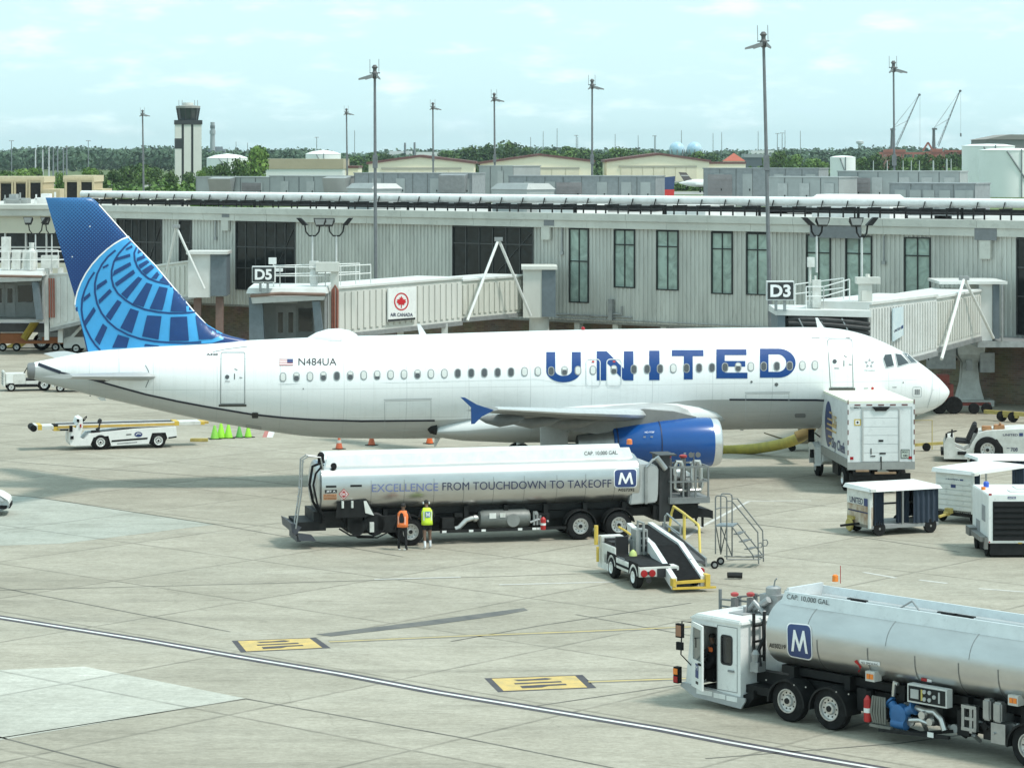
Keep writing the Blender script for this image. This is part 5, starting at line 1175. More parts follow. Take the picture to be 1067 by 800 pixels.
# ================================================================== JET BRIDGES
tun_m=M('bridge_cream_metal',(.60,.60,.555),.55,var=.1,vscale=.7,stretch=(1,1,.3));tun_w=M('bridge_white_metal',(.70,.71,.69),.5,dirt=(.55,.55,.52),vscale=.7)
cabin_g=M('bridge_cab_grey',(.36,.37,.36),.6,var=.1);canopy=M('canopy_grey',(.5,.51,.5),.7,var=.1);bellow=M('bellows_dark',(.06,.06,.06),.8,var=.3);slate=M('slate_cladding',(.13,.16,.18),.6,var=.15)
def tunnel(par,a0,b0,a1,b1,w,m,ribs=.62,name='tunnel'):
    """a0/b0 top and bottom at the outer end, a1/b1 at the building end; near side ribbed; width w away from the viewer"""
    d=Vector((a1.x-a0.x,a1.y-a0.y,0));n=Vector((-d.y,d.x,0)).normalized()
    if n.y<0:n=-n
    mb=MB();q=[b0,b1,b1+n*w,b0+n*w];p=[a0,a1,a1+n*w,a0+n*w]
    mb.hexa([*q,*p]);body=mb.build(name,m,par,smooth=0)
    mb=MB();L_=d.length;k=max(2,int(L_/ribs))
    for i in range(k):
        t0,t1=(i+.12)/k,(i+.62)/k;A,B=a0.lerp(a1,t0),a0.lerp(a1,t1);C,D=b0.lerp(b1,t0),b0.lerp(b1,t1);o=-n*.07;up=Vector((0,0,.22))
        for s,off in((o,0),):mb.hexa([C+up+o,D+up+o,D+up-n*.005,C+up-n*.005,A-up+o,B-up+o,B-up-n*.005,A-up-n*.005])
    mb.build('side_rib',m,body,smooth=0)
    mb=MB();up=Vector((0,0,.12));mb.hexa([a0-n*.1,a1-n*.1,a1+n*(w+.1),a0+n*(w+.1),a0-n*.1+up,a1-n*.1+up,a1+n*(w+.1)+up,a0+n*(w+.1)+up]);mb.build('roof_sheet',tun_w,body,smooth=0)
    mb=MB()
    for A,B,z in((b0,b1,-.02),):mb.hexa([A-n*.08-Vector((0,0,.25)),B-n*.08-Vector((0,0,.25)),B+n*.1-Vector((0,0,.25)),A+n*.1-Vector((0,0,.25)),A-n*.08-Vector((0,0,.01)),B-n*.08-Vector((0,0,.01)),B+n*.1-Vector((0,0,.01)),A+n*.1-Vector((0,0,.01))])
    mb.build('bottom_rail',galv,body,smooth=0);return n
def railing(par,pts,h=1.05,r=.028,step=1.3,m=white):
    mb=MB()
    for A,B in zip(pts,pts[1:]):
        A,B=Vector(A),Vector(B);n=max(1,int((B-A).length/step))
        for i in range(n+1):p=A.lerp(B,i/n);mb.cyl(p,p+Vector((0,0,h)),r,6)
        for z in(h,h*.55):mb.cyl(A+Vector((0,0,z)),B+Vector((0,0,z)),r,6)
    return mb.build('railing',m,par)
def aframe(px_l,px_t,px_r,yl,yt,yr,d,label):
    A,T,B=P(px_l,yl,d[0]),P(px_t,yt,d[1]),P(px_r,yr,d[2]);r=thing('bridge_a_frame',label,'support frame',(A.x,A.y,A.z),0,'white steel A frames over the jet bridges')
    mb=MB();o=Vector(A);mb.cyl((0,0,0),T-o,.085,8);mb.cyl(B-o,T-o,.085,8)
    mb.build('leg',M('aframe_white',(.7,.71,.69),.5,var=.08),r)
    mb=MB();mb.box((T-o).x-.25,(T-o).x+.25,(T-o).y-.2,(T-o).y+.2,(T-o).z-.1,(T-o).z+.12);mb.build('head_plate',galv,r,smooth=0);return r
def flood(px,yt,yb,d,flip,label,wpx=16):
    """double floodlight on a U shaped bracket"""
    b=P(px,yb,d);t=P(px,yt,d);s=d/F;r=thing('floodlight',label,'floodlight',b,0,'double floodlights on thin posts');h=t.z-b.z;w=wpx*s/2
    mb=MB();mb.cyl((0,0,0),(0,0,h*.72),.05,8);mb.build('post',M('flood_post_white',(.6,.61,.6),.5),r)
    mb=MB();mb.tube([(-w,0,h*.95),(-w*.85,0,h*.8),(-w*.4,0,h*.72),(w*.4,0,h*.72),(w*.85,0,h*.8),(w,0,h*.95)],.045,6);mb.build('bracket',dark,r)
    for sg in(-1,1):
        mb=MB();c=sg*w;k=.34
        if sg==flip:mb.hexa([(c-k*.6,-.3,h*.93),(c+k*.6,-.3,h*.93),(c+k*.6,.05,h*.9),(c-k*.6,.05,h*.9),(c-k,-.2,h*1.0+.2),(c+k,-.2,h*1.0+.2),(c+k,.1,h*1.0),(c-k,.1,h*1.0)])
        else:mb.hexa([(c-.1,-.3,h*.93),(c+.2,-.3,h*.93),(c+.2,.3,h*.93),(c-.1,.3,h*.93),(c+sg*.35-.1,-.3,h*1.0+.2),(c+sg*.35+.15,-.3,h*1.0+.2),(c+sg*.35+.15,.3,h*1.0+.2),(c+sg*.35-.1,.3,h*1.0+.2)])
        lm=mb.build('lamp_head',dark,r,smooth=0)
        if sg==flip:g=MB();g.hexa([(c-k*.6,-.32,h*.945),(c+k*.6,-.32,h*.945),(c+k*.6,-.305,h*.94),(c-k*.6,-.305,h*.94),(c-k*.85,-.235,h*1.0+.15),(c+k*.85,-.235,h*1.0+.15),(c+k*.85,-.215,h*1.0+.15),(c-k*.85,-.215,h*1.0+.15)]);g.build('lens',M('flood_lens',(.2,.21,.2),.15),lm,smooth=0)
    return r
def gate_sign(txt,x0,x1,y0,y1,d,label):
    a,b=P(x0,y1,d),P(x1,y0,d);w,h=b.x-a.x,b.z-a.z;r=thing('gate_sign',label,'gate sign',a,0,'lit gate number boxes')
    mb=MB();mb.box(0,w,0,.5,0,h);mb.build('case',M('sign_case',(.7,.71,.7),.4),r,smooth=0)
    mb=MB();mb.box(w*.03,w*.97,-.03,-.005,h*.06,h*.94);f=mb.build('face',M('sign_face',(.03,.034,.036),.3),r,smooth=0)
    mb=MB();patch(mb,text_rect(txt,w*.13,h*.17,w*.87,h*.83,.035),lambda u,v:Vector((u,-.04,v)));mb.build('number',white_letter,f,smooth=0)
    mb=MB();mb.box(w*.3,w*.4,.15,.3,-.5,0);mb.box(w*.62,w*.72,.15,.3,-.5,0);mb.build('bracket',galv,r,smooth=0)
def legs(par,x,y,z,w=2.6,name='drive_leg'):
    mb=MB()
    for s in(-1,1):mb.box(x+s*w/2-.18,x+s*w/2+.18,y-.18,y+.18,.9,z);mb.box(x+s*w/2-.12,x+s*w/2+.12,y-.12,y+.12,.5,.9)
    mb.box(x-w/2-.3,x+w/2+.3,y-.3,y+.3,.75,1.0);l=mb.build(name,tun_w,par,smooth=0)
    for s in(-1,1):wheel(par,x+s*w/2,y+.2*0,.5,.35,-1)
    return l
# ---- middle bridge
O5=P(300,400,152);b5=thing('jet_bridge','cream ribbed jet bridge with an open grey cab and red maple leaf panel','jet bridge',(0,0,0),0,'passenger jet bridges')
n5=tunnel(b5,P(345,301.5,153),P(345,349,153),P(481,290.5,165),P(481,334.5,165),3.0,tun_m)
A0,B0,A1,B1=P(481,293.2,165.5),P(481,331.5,165.5),P(546,288,172),P(546,325.5,172)
tunnel(b5,A0,B0,A1,B1,2.6,M('bridge_inner_cream',(.55,.55,.49),.55,var=.1,stretch=(1,1,.3)),name='inner_tunnel')
mb=MB();a,b=P(545,331,171),P(579,281,171);mb.box(a.x,a.x+1.15,a.y,a.y+3.2,a.z,b.z);mb.box(a.x-.1,b.x+.1,a.y-.2,a.y+3.6,b.z+.003,b.z+.2);mb.build('rotunda',tun_m,b5,smooth=0)
mb=MB();mb.box(a.x+1.16,b.x,a.y-.05,a.y+3.1,a.z+.05,b.z);mb.build('rotunda_shutter',slate,b5,smooth=0)
mb=MB();c=(a.x+b.x)/2;mb.lathe([(0,.75),(a.z,.6)],(c,a.y+1.6,0),(0,0,1),16);mb.build('pedestal',tun_w,b5)
legs(b5,P(440,340,163).x,163.5,4.2)
# cab
def cab(par,x0,x1,yt,yb,d,dep,doors):
    a,b=P(x0,yb,d),P(x1,yt,d);X0,X1,z0,z1,y=a.x,b.x,a.z,b.z,d;w=X1-X0;t=.12;h=z1-z0
    mb=MB();mb.box(X0,X1,y+dep-.15,y+dep,z0,z1-.3);mb.box(X0,X0+t,y+.3,y+dep-.152,z0,z1-.3);mb.box(X1-t,X1,y+.3,y+dep-.152,z0,z1-.3);mb.box(X0,X1,y,y+dep,z0-.2,z0-.005);mb.build('cab_wall',cabin_g,par,smooth=0)
    mb=MB();mb.hexa([(X0-.25,y-.5,z1-.28),(X1+.1,y-.5,z1-.28),(X1+.1,y+dep+.1,z1-.28),(X0-.25,y+dep+.1,z1-.28),(X0-.15,y-.35,z1),(X1,y-.35,z1),(X1,y+dep,z1+.1),(X0-.15,y+dep,z1+.1)]);mb.build('cab_roof',tun_w,par,smooth=0)
    mb=MB();mb.tube([(X0,y-.6,z1-.4),(X0+w*.4,y-.7,z1-.27),(X1,y-.6,z1-.33)],.09,8);mb.build('bumper_roll',M('bumper_brown',(.2,.13,.1),.7),par)
    mb=MB();mb.hexa([(X0+.1,y-.55,z1-.82),(X1-.1,y-.55,z1-.62),(X1-.1,y-.1,z1-.62),(X0+.1,y-.1,z1-.82),(X0+.02,y-.6,z1-.45),(X1-.02,y-.6,z1-.42),(X1-.02,y-.1,z1-.3),(X0+.02,y-.1,z1-.3)]);mb.build('canopy',canopy,par,smooth=0)
    mb=MB();mb.hexa([(X0-.1,y-.3,z0),(X0+.75,y-.3,z0),(X0+.75,y+.2,z0),(X0-.1,y+.2,z0),(X0-.1,y-.3,z1-.5),(X0+.6,y-.3,z1-.5),(X0+.6,y+.2,z1-.5),(X0-.1,y+.2,z1-.5)]);mb.build('side_closure',slate,par,smooth=0)
    mb=MB();mb.hexa([(X1-.45,y-.3,z0),(X1,y-.3,z0),(X1,y+.2,z0),(X1-.45,y+.2,z0),(X1-.75,y-.4,z1-.7),(X1-.35,y-.4,z1-.7),(X1-.35,y+.2,z1-.7),(X1-.75,y+.2,z1-.7)]);mb.build('side_closure',slate,par,smooth=0)
    yb_=y+dep-.15;xd=X0+w*.26
    for k in range(2):
        mb=MB();q=xd+k*w*.14;mb.box(q+.01,q+w*.135,yb_-.05,yb_-.01,z0,z0+h*.7);dd=mb.build('door',M('bridge_door_grey',(.42,.43,.42),.5),par,smooth=0)
        g=MB();g.box(q+w*.035,q+w*.1,yb_-.07,yb_-.055,z0+h*.3,z0+h*.6);g.build('door_window',glass_dark,dd,smooth=0)
    mb=MB();mb.box(xd+w*.31,xd+w*.5,yb_-.06,yb_-.01,z0+h*.32,z0+h*.66);mb.build('cab_window',glass_dark,par,smooth=0)
    mb=MB();mb.box(xd-.1,xd+w*.3,yb_-.3,yb_-.02,z0+h*.74,z0+h*.79);mb.build('strip_lamp',tun_w,par,smooth=0)
    return X0,X1,z0,z1
X0,X1,z0,z1=cab(b5,262,340,300,372,150.5,3.2,2)
railing(b5,[(X0+.6,151,z1+.05),(X0+1.5,151,z1+.05),(X1-.1,151.2,z1+.05),(X1+2.2,154.5,z1+.05)])
railing(b5,[(X0+1.0,153,z1+.05),(X1+1.5,156,z1+.05)])
mb=MB();a=P(344.5,360,151.2);b=P(352,283,151.2);mb.box(a.x,a.x+.42,151.2,151.7,.9,b.z);mb.box(a.x-.8,a.x+.45,151.0,151.7,b.z+.005,b.z+.5);mb.build('hoist_post',tun_m,b5,smooth=0)
mb=MB();mb.tube([(a.x+.1,151.05,3.6),(a.x+.12,151.02,b.z-1),(a.x+.25,151,b.z-.75),(a.x+.38,151.03,b.z-1),(a.x+.36,151.05,3.6)],.075,8);mb.tube([(a.x+.22,151.0,3.6),(a.x+.2,150.98,b.z-.9)],.06,8);mb.build('cable_loop',hose_red,b5)
mb=MB();p=P(327,292,151.5)
mb.lathe([(0,.2),(.3,.24),(.7,.22),(.9,.12)],(p.x,151.6,z1+.1),(0,0,1),10);mb.box(p.x-.25,p.x+.25,151.4,151.8,z1+1.0,z1+1.4);mb.build('roof_unit',tun_w,b5)
p=P(285,280,151.3);mb=MB();mb.cyl((p.x,151.3,z1),(p.x,151.3,p.z+.3),.04,6);mb.box(p.x-.5,p.x+.5,151,151.5,p.z-.15,p.z);mb.box(p.x-.25,p.x+.15,151.1,151.4,p.z+.25,p.z+.6);mb.build('camera_mount',white,b5,smooth=0)
legs(b5,(X0+X1)/2+1,154,z0-.2,3.0)
# maple panel: a flat sign bolted on the ribs
T0,T1=P(345,300,153),P(481,291,165);dr=Vector((T1.x-T0.x,T1.y-T0.y,0)).normalized();TS=Fr(T0.x,T0.y,math.atan2(dr.y,dr.x))
ps=at(TS,'airline_panel','white panel with a red maple leaf roundel and dark lettering fixed to the ribbed bridge','sign')
q=[TS.px(x,y,-.16)for x,y in((404,301),(433,298.5),(433,333),(404,335.5))]
mb=MB();mb.prism([q[3],q[2],q[1],q[0]],-.2,-.1);mb.build('board',white,ps,smooth=0)
fx=lambda x,y,e=-.215:Vector((TS.px(x,y,e)[0],e,TS.px(x,y,e)[1]))
mb=MB();stroke(mb,disc(418.3,314.2,7.0,8.6,28),1.3,fx,True)
leaf=[(0,1),(.16,.62),(.36,.74),(.27,.3),(.5,.52),(.56,.36),(.86,.4),(.74,.12),(.92,0),(.5,-.32),(.56,-.5),(.08,-.42),(.08,-.95),(-.08,-.95),(-.08,-.42),(-.56,-.5),(-.5,-.32),(-.92,0),(-.74,.12),(-.86,.4),(-.56,.36),(-.5,.52),(-.27,.3),(-.36,.74),(-.16,.62)]
patch(mb,[(418.3+5.6*x,314.6-6.6*y)for x,y in leaf],fx);mb.build('roundel',M('maple_red',(.55,.02,.03),.45),ps,smooth=0)
mb=MB();patch(mb,text_rect('AIR CANADA',406.8,329.8,430.2,326.0,.02),fx);mb.use(1);patch(mb,[(404.2,333),(432.8,330.8),(432.8,332.8),(404.2,335.2)],fx);mb.build('lettering',[lettering,ink],ps,smooth=0)
gate_sign('D5',262.5,286.5,277.5,294.5,149.6,'black gate sign reading D5 on the bridge roof')
aframe(487,519.5,553,334,249.5,329,(164.6,168,170.4),'white steel A frame standing over the cream bridge in the middle')
flood(325.5,231,284,152.5,1,'double floodlight nearer the D5 sign on the bridge roof');flood(350.5,231,284,153.5,-1,'double floodlight farther from the D5 sign on the bridge roof')
# ---- right bridge
b3=thing('jet_bridge','pale ribbed jet bridge reaching the nose with dark folded bellows','jet bridge',(0,0,0),0,'passenger jet bridges')
tunnel(b3,P(906,317.5,129),P(906,384,129),P(976,309,141),P(976,365.5,141),3.0,tun_w,.5)
tunnel(b3,P(974,311.5,142),P(974,363,142),P(1024,303,152),P(1024,349.5,152),2.7,tun_m,.5,name='inner_tunnel')
a,b=P(1020,355,151.5),P(1047,296,151.5)
mb=MB();mb.box(a.x,P(1034,0,151.5).x,151.5,155,a.z,b.z);mb.box(P(978,0,151.5).x,b.x+.1,151.2,155.5,b.z+.003,b.z+.15);mb.build('rotunda',tun_w,b3,smooth=0)
mb=MB();mb.box(P(1034,0,151.5).x+.01,b.x-.3,151.45,155,a.z+.1,b.z);mb.build('rotunda_shutter',slate,b3,smooth=0)
mb=MB();mb.box(P(1018,0,151.5).x,b.x+2,151.3,156,a.z-.35,a.z-.01);mb.cyl((b.x-.2,151.2,a.z),(b.x-.2,151.2,b.z),.07,8);mb.build('rotunda_base',galv,b3,smooth=0)
p0=G(1012,423);mb=MB();x=p0.x;y=p0.y+.7
mb.rings([[(x-w,y-w,z),(x+w,y-w,z),(x+w,y+w,z),(x-w,y+w,z)]for w,z in((.72,.35),(.5,1.3),(.42,2.4),(.75,2.9),(.8,a.z-.36))]);mb.box(x-1.25,x+1.25,y-1.0,y+1.0,0,.34);mb.build('pedestal',M('pedestal_white',(.6,.61,.58),.6,dirt=(.45,.45,.42)),b3,smooth=0)
mb=MB();mb.box(x-2.4,x-.9,y-.9,y+.2,2.1,3.3);mb.box(x+.5,x+1.3,y-.8,y,1.9,3.0);mb.box(x-.3,x+.05,y-.82,y-.7,2.0,2.6);mb.build('electrical_box',galv,b3,smooth=0)
mb=MB()
for k in range(5):mb.tube([(x-2.6+k*.35,y-.6,a.z-.2),(x-2.65+k*.35,y-.75,3.4-.1*k),(x-2.4+k*.4,y-.8,2.6)],.045,6)
mb.tube([(x-4.2,y-1,a.z-.2),(x-3.8,y-1.3,3.6),(x-3.2,y-1.2,3.2),(x-2.4,y-1,3.9)],.05,6);mb.tube([(x-1,y,a.z-.4),(x+.8,y-.5,4.0),(x+1.6,y,3.9)],.05,6);mb.build('hanging_cable',black,b3)
# cab with bellows towards the nose
a,b=P(807,352,129),P(906,322,129)
mb=MB();mb.hexa([(a.x,128.4,b.z-.25),(b.x,128.4,b.z-.35),(b.x,132,b.z-.35),(a.x,132,b.z-.25),(a.x,128.4,b.z),(b.x,128.4,b.z-.05),(b.x,132,b.z),(a.x,132,b.z+.05)]);mb.build('cab_roof',tun_w,b3,smooth=0)
mb=MB();mb.box(a.x+.1,a.x+.45,128.5,131.8,b.z-3.4,b.z-.255);mb.build('side_closure',slate,b3,smooth=0)
mb=MB()
for k in range(9):
    z=b.z-.42-k*.2;pts=[(a.x+.6+(b.x-a.x-.65)*t,128.55-.15*math.sin(t*3.1)-.06*(k%2),z-.25*t*t-.012*k*k*t)for t in[i/10 for i in range(11)]];mb.tube(pts,.105,6)
mb.box(a.x+.5,b.x-.1,128.75,131.5,b.z-2.8,b.z-.4);mb.build('bellows',bellow,b3)
mb=MB()
for q in(.17,.5,.83):c=a.x+.7+(b.x-a.x-1.4)*q;mb.tube([(c-.15,128.38,b.z-.4),(c+.1,128.3,b.z-.9),(c+.18,128.3,b.z-1.6)],.035,6)
mb.build('bellows_rib',steel,b3)
zr=b.z+.02
railing(b3,[(a.x+1.5,129.3,zr),(a.x+2.3,129.2,zr),(b.x-.9,129.2,zr+.35)],1.0);railing(b3,[(a.x+1.2,131.5,zr),(b.x-.9,131.5,zr+.3)],1.0)
mb=MB();p=P(844,276,129.6);mb.cyl((p.x,129.6,zr),(p.x,129.6,p.z),.06,8);mb.box(p.x-.12,p.x+.2,129.4,129.8,p.z-.1,p.z+.35);mb.cyl((p.x+.25,129.6,zr),(p.x+.25,129.6,p.z-.5),.05,8);mb.box(p.x+.1,p.x+.5,129.4,129.8,zr,zr+1.3);mb.build('roof_unit',white_dirty,b3,smooth=0)
mb=MB();q0,q1=P(892,305,130),P(917,289,130);mb.box(q0.x,q1.x,129.8,130.5,q1.z-.3,q1.z);mb.box(q0.x+.15,q0.x+.75,129.9,130.4,zr,q1.z-.31);mb.box(q0.x+.25,q0.x+.5,129.85,129.9,zr+.3,q1.z-.6);mb.lathe([(0,.12),(.15,.1)],(q0.x+.55,130.1,q1.z),(0,0,1),8);mb.build('hoist_post',tun_m,b3,smooth=0)
legs(b3,P(893,400,133).x,133.5,4.5,1.8)
mb=MB();TS3=[P(928,321.5,132.2),P(939,319.5,134),P(939,349,134),P(928,356,132.2)]
ps3=thing('airline_panel','pale blue panel with small dark lettering on the right bridge','sign',(0,0,0));nn=Vector((TS3[1].y-TS3[0].y,TS3[0].x-TS3[1].x,0)).normalized()
if nn.y>0:nn=-nn
mb.hexa([p+nn*.06 for p in TS3]+[p+nn*.12 for p in TS3]);mb.build('board',M('panel_pale_blue',(.5,.62,.68),.4,dirt=(.66,.72,.72),vscale=1.5),ps3,smooth=0)
mb=MB()
def f3(u,v):return TS3[0].lerp(TS3[1],u).lerp(TS3[3].lerp(TS3[2],u),v)+nn*.13
patch(mb,text_rect('UNITED',.08,.74,.72,.66,.02),f3);mb.use(1);patch(mb,[(.76,.64),(.95,.63),(.95,.74),(.76,.75)],f3);mb.build('lettering',[lettering,navy],ps3,smooth=0)
gate_sign('D3',799,827.5,293,313,128.0,'black gate sign reading D3 above the folded bellows')
aframe(981,1004.5,1035,374,290,352,(140.5,147,150.6),'white steel A frame leaning over the pale bridge by the nose')
flood(851,231,284,130.5,1,'double floodlight above the bellows, nearer the D3 sign',12);flood(898,231,289,131,-1,'double floodlight above the bellows, next to the hoist post',12)
# ---- left bridge behind the tail
b7=thing('jet_bridge','white jet bridge with a shaded open cab on drive legs left of the tail','jet bridge',(0,0,0),0,'passenger jet bridges')
X0,X1,z0,z1=cab(b7,-36,45,283,333,196,3.4,2)
tunnel(b7,P(52,287,197),P(52,342,197),P(115,283,195),P(115,327,195),3.0,tun_w,.5)
tunnel(b7,P(115,284,194.5),P(115,323,194.5),P(205,272,188.5),P(205,307,188.5),2.6,tun_m,.5,name='inner_tunnel')
a,b=P(196,310,188),P(236,265,188)
mb=MB();mb.box(a.x,a.x+1.5,188,190.4,a.z,b.z);mb.box(a.x-.1,b.x+.1,187.7,190.6,b.z+.003,b.z+.2);mb.build('rotunda',tun_w,b7,smooth=0);mb=MB();mb.box(a.x+1.51,b.x,187.95,190.4,a.z+.1,b.z);mb.build('rotunda_shutter',slate,b7,smooth=0)
mb=MB();mb.box(a.x+.3,a.x+.8,188.6,189.1,0,a.z);mb.box(b.x-.8,b.x-.3,188.6,189.1,0,a.z);mb.build('pedestal',M('pedestal_rust',(.2,.13,.11),.8),b7,smooth=0)
railing(b7,[(X0,196,z1+.1),(X1+.6,196,z1+.1),(X1+3,199,z1+.1)],1.3,.035);railing(b7,[(X0,198.8,z1+.1),(X1+.6,198.8,z1+.1)],1.3,.035)
mb=MB()
for q in(6,17,28):p=P(q,268,197);mb.box(p.x-.3,p.x+.3,196.9,197.4,z1+.1,z1+1.5+(q==6)*.9)
p=P(33,272,197);mb.lathe([(0,.35),(1.2,.35),(1.5,.15),(1.9,.2)],(p.x,197,z1+.1),(0,0,1),10);p=P(49,280,197);mb.box(p.x-.4,p.x+.8,196.8,197.4,z1+.2,z1+1.1);mb.build('roof_unit',white_dirty,b7,smooth=0)
mb=MB();a=P(46.5,330,197);mb.box(a.x,a.x+.3,196.9,197.3,1,z1+.8);mb.box(a.x+.9,a.x+1.25,197.2,197.6,.8,z1+.2);mb.build('hoist_post',tun_w,b7,smooth=0)
mb=MB();
for k in range(3):mb.tube([(a.x+.38+k*.16,196.8,2.6),(a.x+.36+k*.16,196.75,z1-.5)],.06,6)
mb.build('cable_loop',hose_red,b7)
mb=MB();xw=P(60,340,201).x;mb.box(xw-1.2,xw+1.2,200.6,201.4,.6,1.0);mb.box(xw-.25,xw+.25,200.7,201.2,1.0,z0-.1);mb.box(xw-1.3,xw+.2,200.3,201.7,1.01,1.5);mb.build('drive_leg',galv,b7,smooth=0)
for dx in(-1.15,.75):wheel(b7,xw+dx,200.9,.62,.4,-1)
mb=MB();p=P(64,336,199.5);mb.box(p.x,p.x+1.3,199.5,200.5,p.z-1.2,p.z+.5);mb.build('electrical_box',galv,b7,smooth=0)
mb=MB();q0,q1=G(20,361),G(38,361);mb.tube([(xw-2.2,199.6,.9),(xw-.9,199.8,2.9)],.28,8);mb.build('yellow_drum',M('striped_yellow',(.5,.36,.05),.6),b7)
aframe(170,183.5,213,300,236,301,(189.6,187.5,187.4),'thin white A frame over the bridge behind the tail fin')
flood(37,229,283,198,-1,'double floodlight left of the tail fin',15);flood(54,229,283,199,-1,'double floodlight partly behind the tail fin edge',13)
# ================================================================== HIGH MAST LAMPS
mast_m=M('mast_galvanised',(.2,.21,.22),.55,.5,var=.15)
def high_mast(px,yt,d,side,label,lean=0.0,wpx=3.0,base=0.0):
    t=P(px,yt,d);r=thing('lamp_mast',label,'lamp mast',(t.x-lean*(t.z-base),d,base),0,'tall apron lamp masts');h=t.z-base;w=wpx*.8*d/F/2;s=d/F
    r.rotation_euler=(0,lean,0)
    mb=MB();mb.tube([(0,0,0),(0,0,h*.6),(0,0,h-.5)],[w*1.35,w*1.05,w*.8],12);mb.build('pole',mast_m,r)
    mb=MB();mb.box(-.15,.15,-.15,.15,13.3-base,14.1-base);mb.build('service_box',mast_m,r,smooth=0)
    mb=MB();mb.box(-w*1.6,w*1.6,-w*1.6,w*1.6,0,.5);mb.build('base_plate',mast_m,r,smooth=0)
    mb=MB();mb.lathe([(h-.6,.12),(h-.5,.2),(h-.25,.2),(h-.15,.12),(h+.0,.12),(h+.1,.2),(h+.25,.08)],(0,0,0),(0,0,1),12)
    for x in(-.3,.25):mb.cyl((x,.1,h-.3),(x,.1,h+.6),.016,5)
    mb.bar((-.32,.1,h-.25),(.32,.1,h-.25),.06);hd=mb.build('head',M('mast_head',(.1,.1,.1),.6),r)
    for a,sz in((side,1.05),(side*.2,.55),(-side*.2,.3)):
        m2=MB();L_=.85*sz;sg=1 if a>0 else-1;yy=-.3 if abs(a)<.5 else 0
        m2.hexa([(sg*.1,yy-.2,h-.55),(sg*.1+sg*.01,yy+.2,h-.55),(sg*(.1+L_),yy+.22,h-.68),(sg*(.1+L_),yy-.22,h-.68),(sg*.1,yy-.2,h-.3),(sg*.1+sg*.01,yy+.2,h-.3),(sg*(.1+L_),yy+.22,h-.58),(sg*(.1+L_),yy-.22,h-.58)]);m2.build('lamp_head',M('mast_lamp',(.25,.26,.26),.5,.3),r,smooth=0)
high_mast(390.5,72,171,-1,'tall grey lamp mast in front of the terminal near the D5 gate',-.004,4.2)
high_mast(795.5,38,149,-1,'tallest lamp mast, rising behind the D3 gate sign',-.024,4.8)
high_mast(617,85.5,236,1,'lamp mast between the two larger cream hangars',0,2.9);high_mast(515,99.5,276,1,'lamp mast at the left end of the middle hangar',-.008,2.7)
high_mast(451,109,323,1,'lamp mast in front of the first gabled hangar',-.006,2.4);high_mast(361,115,366,1,'lamp mast at the end of the long white hall',-.012,2.3)
high_mast(148.5,116.5,374,1,'lamp mast standing alone to the left of the control tower',-.014,2.4);high_mast(931,67,205,1,'lamp mast in front of the red port cranes',-.008,2.9)
# ================================================================== FUEL TANKERS
tank_al=M('polished_tank_metal',(.57,.57,.56),.29,.92,var=.13,vscale=1.1,stretch=(.5,1,1.5),bump=.05,bscale=.8,scuff=.0);seam_d=M('tank_seam',(.22,.22,.215),.5,.5);coam=M('coaming_white',(.70,.73,.74),.4,.35,var=.08,scuff=.3)
frame_k=M('chassis_black',(.011,.0115,.012),.6,var=.4,spec=.3);pump_blue=M('pump_blue',(.03,.13,.32),.4,var=.2);badge=M('badge_navy',(.03,.055,.17),.4,var=.05)
class TankShape:
    def __init__(s,fr,x0,x1,cy,cz,ry,rz,e=2.4):s.fr,s.x0,s.x1,s.cy,s.cz,s.ry,s.rz,s.e=fr,x0,x1,cy,cz,ry,rz,e
    def sec(s,a,k=1.0,add=0.0):
        c,d=math.cos(a),math.sin(a);p=2/s.e
        return(s.cy+(s.ry*k+add)*math.copysign(abs(c)**p,c),s.cz+(s.rz*k+add)*math.copysign(abs(d)**p,d))
    def on(s,px,py,eps=.012):
        ly=s.cy-s.ry
        for _ in range(10):
            u,z=s.fr.px(px,py,ly);q=min(.98,abs((z-s.cz)/s.rz));ly=s.cy-s.ry*(1-q**s.e)**(1/s.e)
        u,z=s.fr.px(px,py,ly);q=(z-s.cz)/s.rz;n=Vector((0,-(abs((s.cy-ly)/s.ry)**(s.e-1))/s.ry,math.copysign(abs(q)**(s.e-1),q)/s.rz)).normalized()
        return Vector((u,ly,z))+n*eps
    def body(s,par,n=44,dish=.14):
        mb=MB();A=[2*math.pi*k/n for k in range(n)]
        st=[(s.x0-dish,.55),(s.x0-dish*.8,.8),(s.x0-dish*.4,.94),(s.x0,1),(s.x1,1),(s.x1+dish*.4,.94),(s.x1+dish*.8,.8),(s.x1+dish,.55)]
        mid=[(s.x0+(s.x1-s.x0)*k/14,1)for k in range(1,14)];st=st[:4]+mid+st[4:]
        mb.rings([[(x,*s.sec(a,k))for a in A]for x,k in st]);t=mb.build('tank',tank_al,par,smooth=40)
        # welded bands
        sm=MB()
        return t
    def band(s,mb,x,a0,a1,w=.02,add=.008,n=18):
        for k in range(n):
            b0,b1=R(a0+(a1-a0)*k/n),R(a0+(a1-a0)*(k+1)/n);mb.poly([(x-w,*s.sec(b0,1,add)),(x+w,*s.sec(b0,1,add)),(x+w,*s.sec(b1,1,add)),(x-w,*s.sec(b1,1,add))])
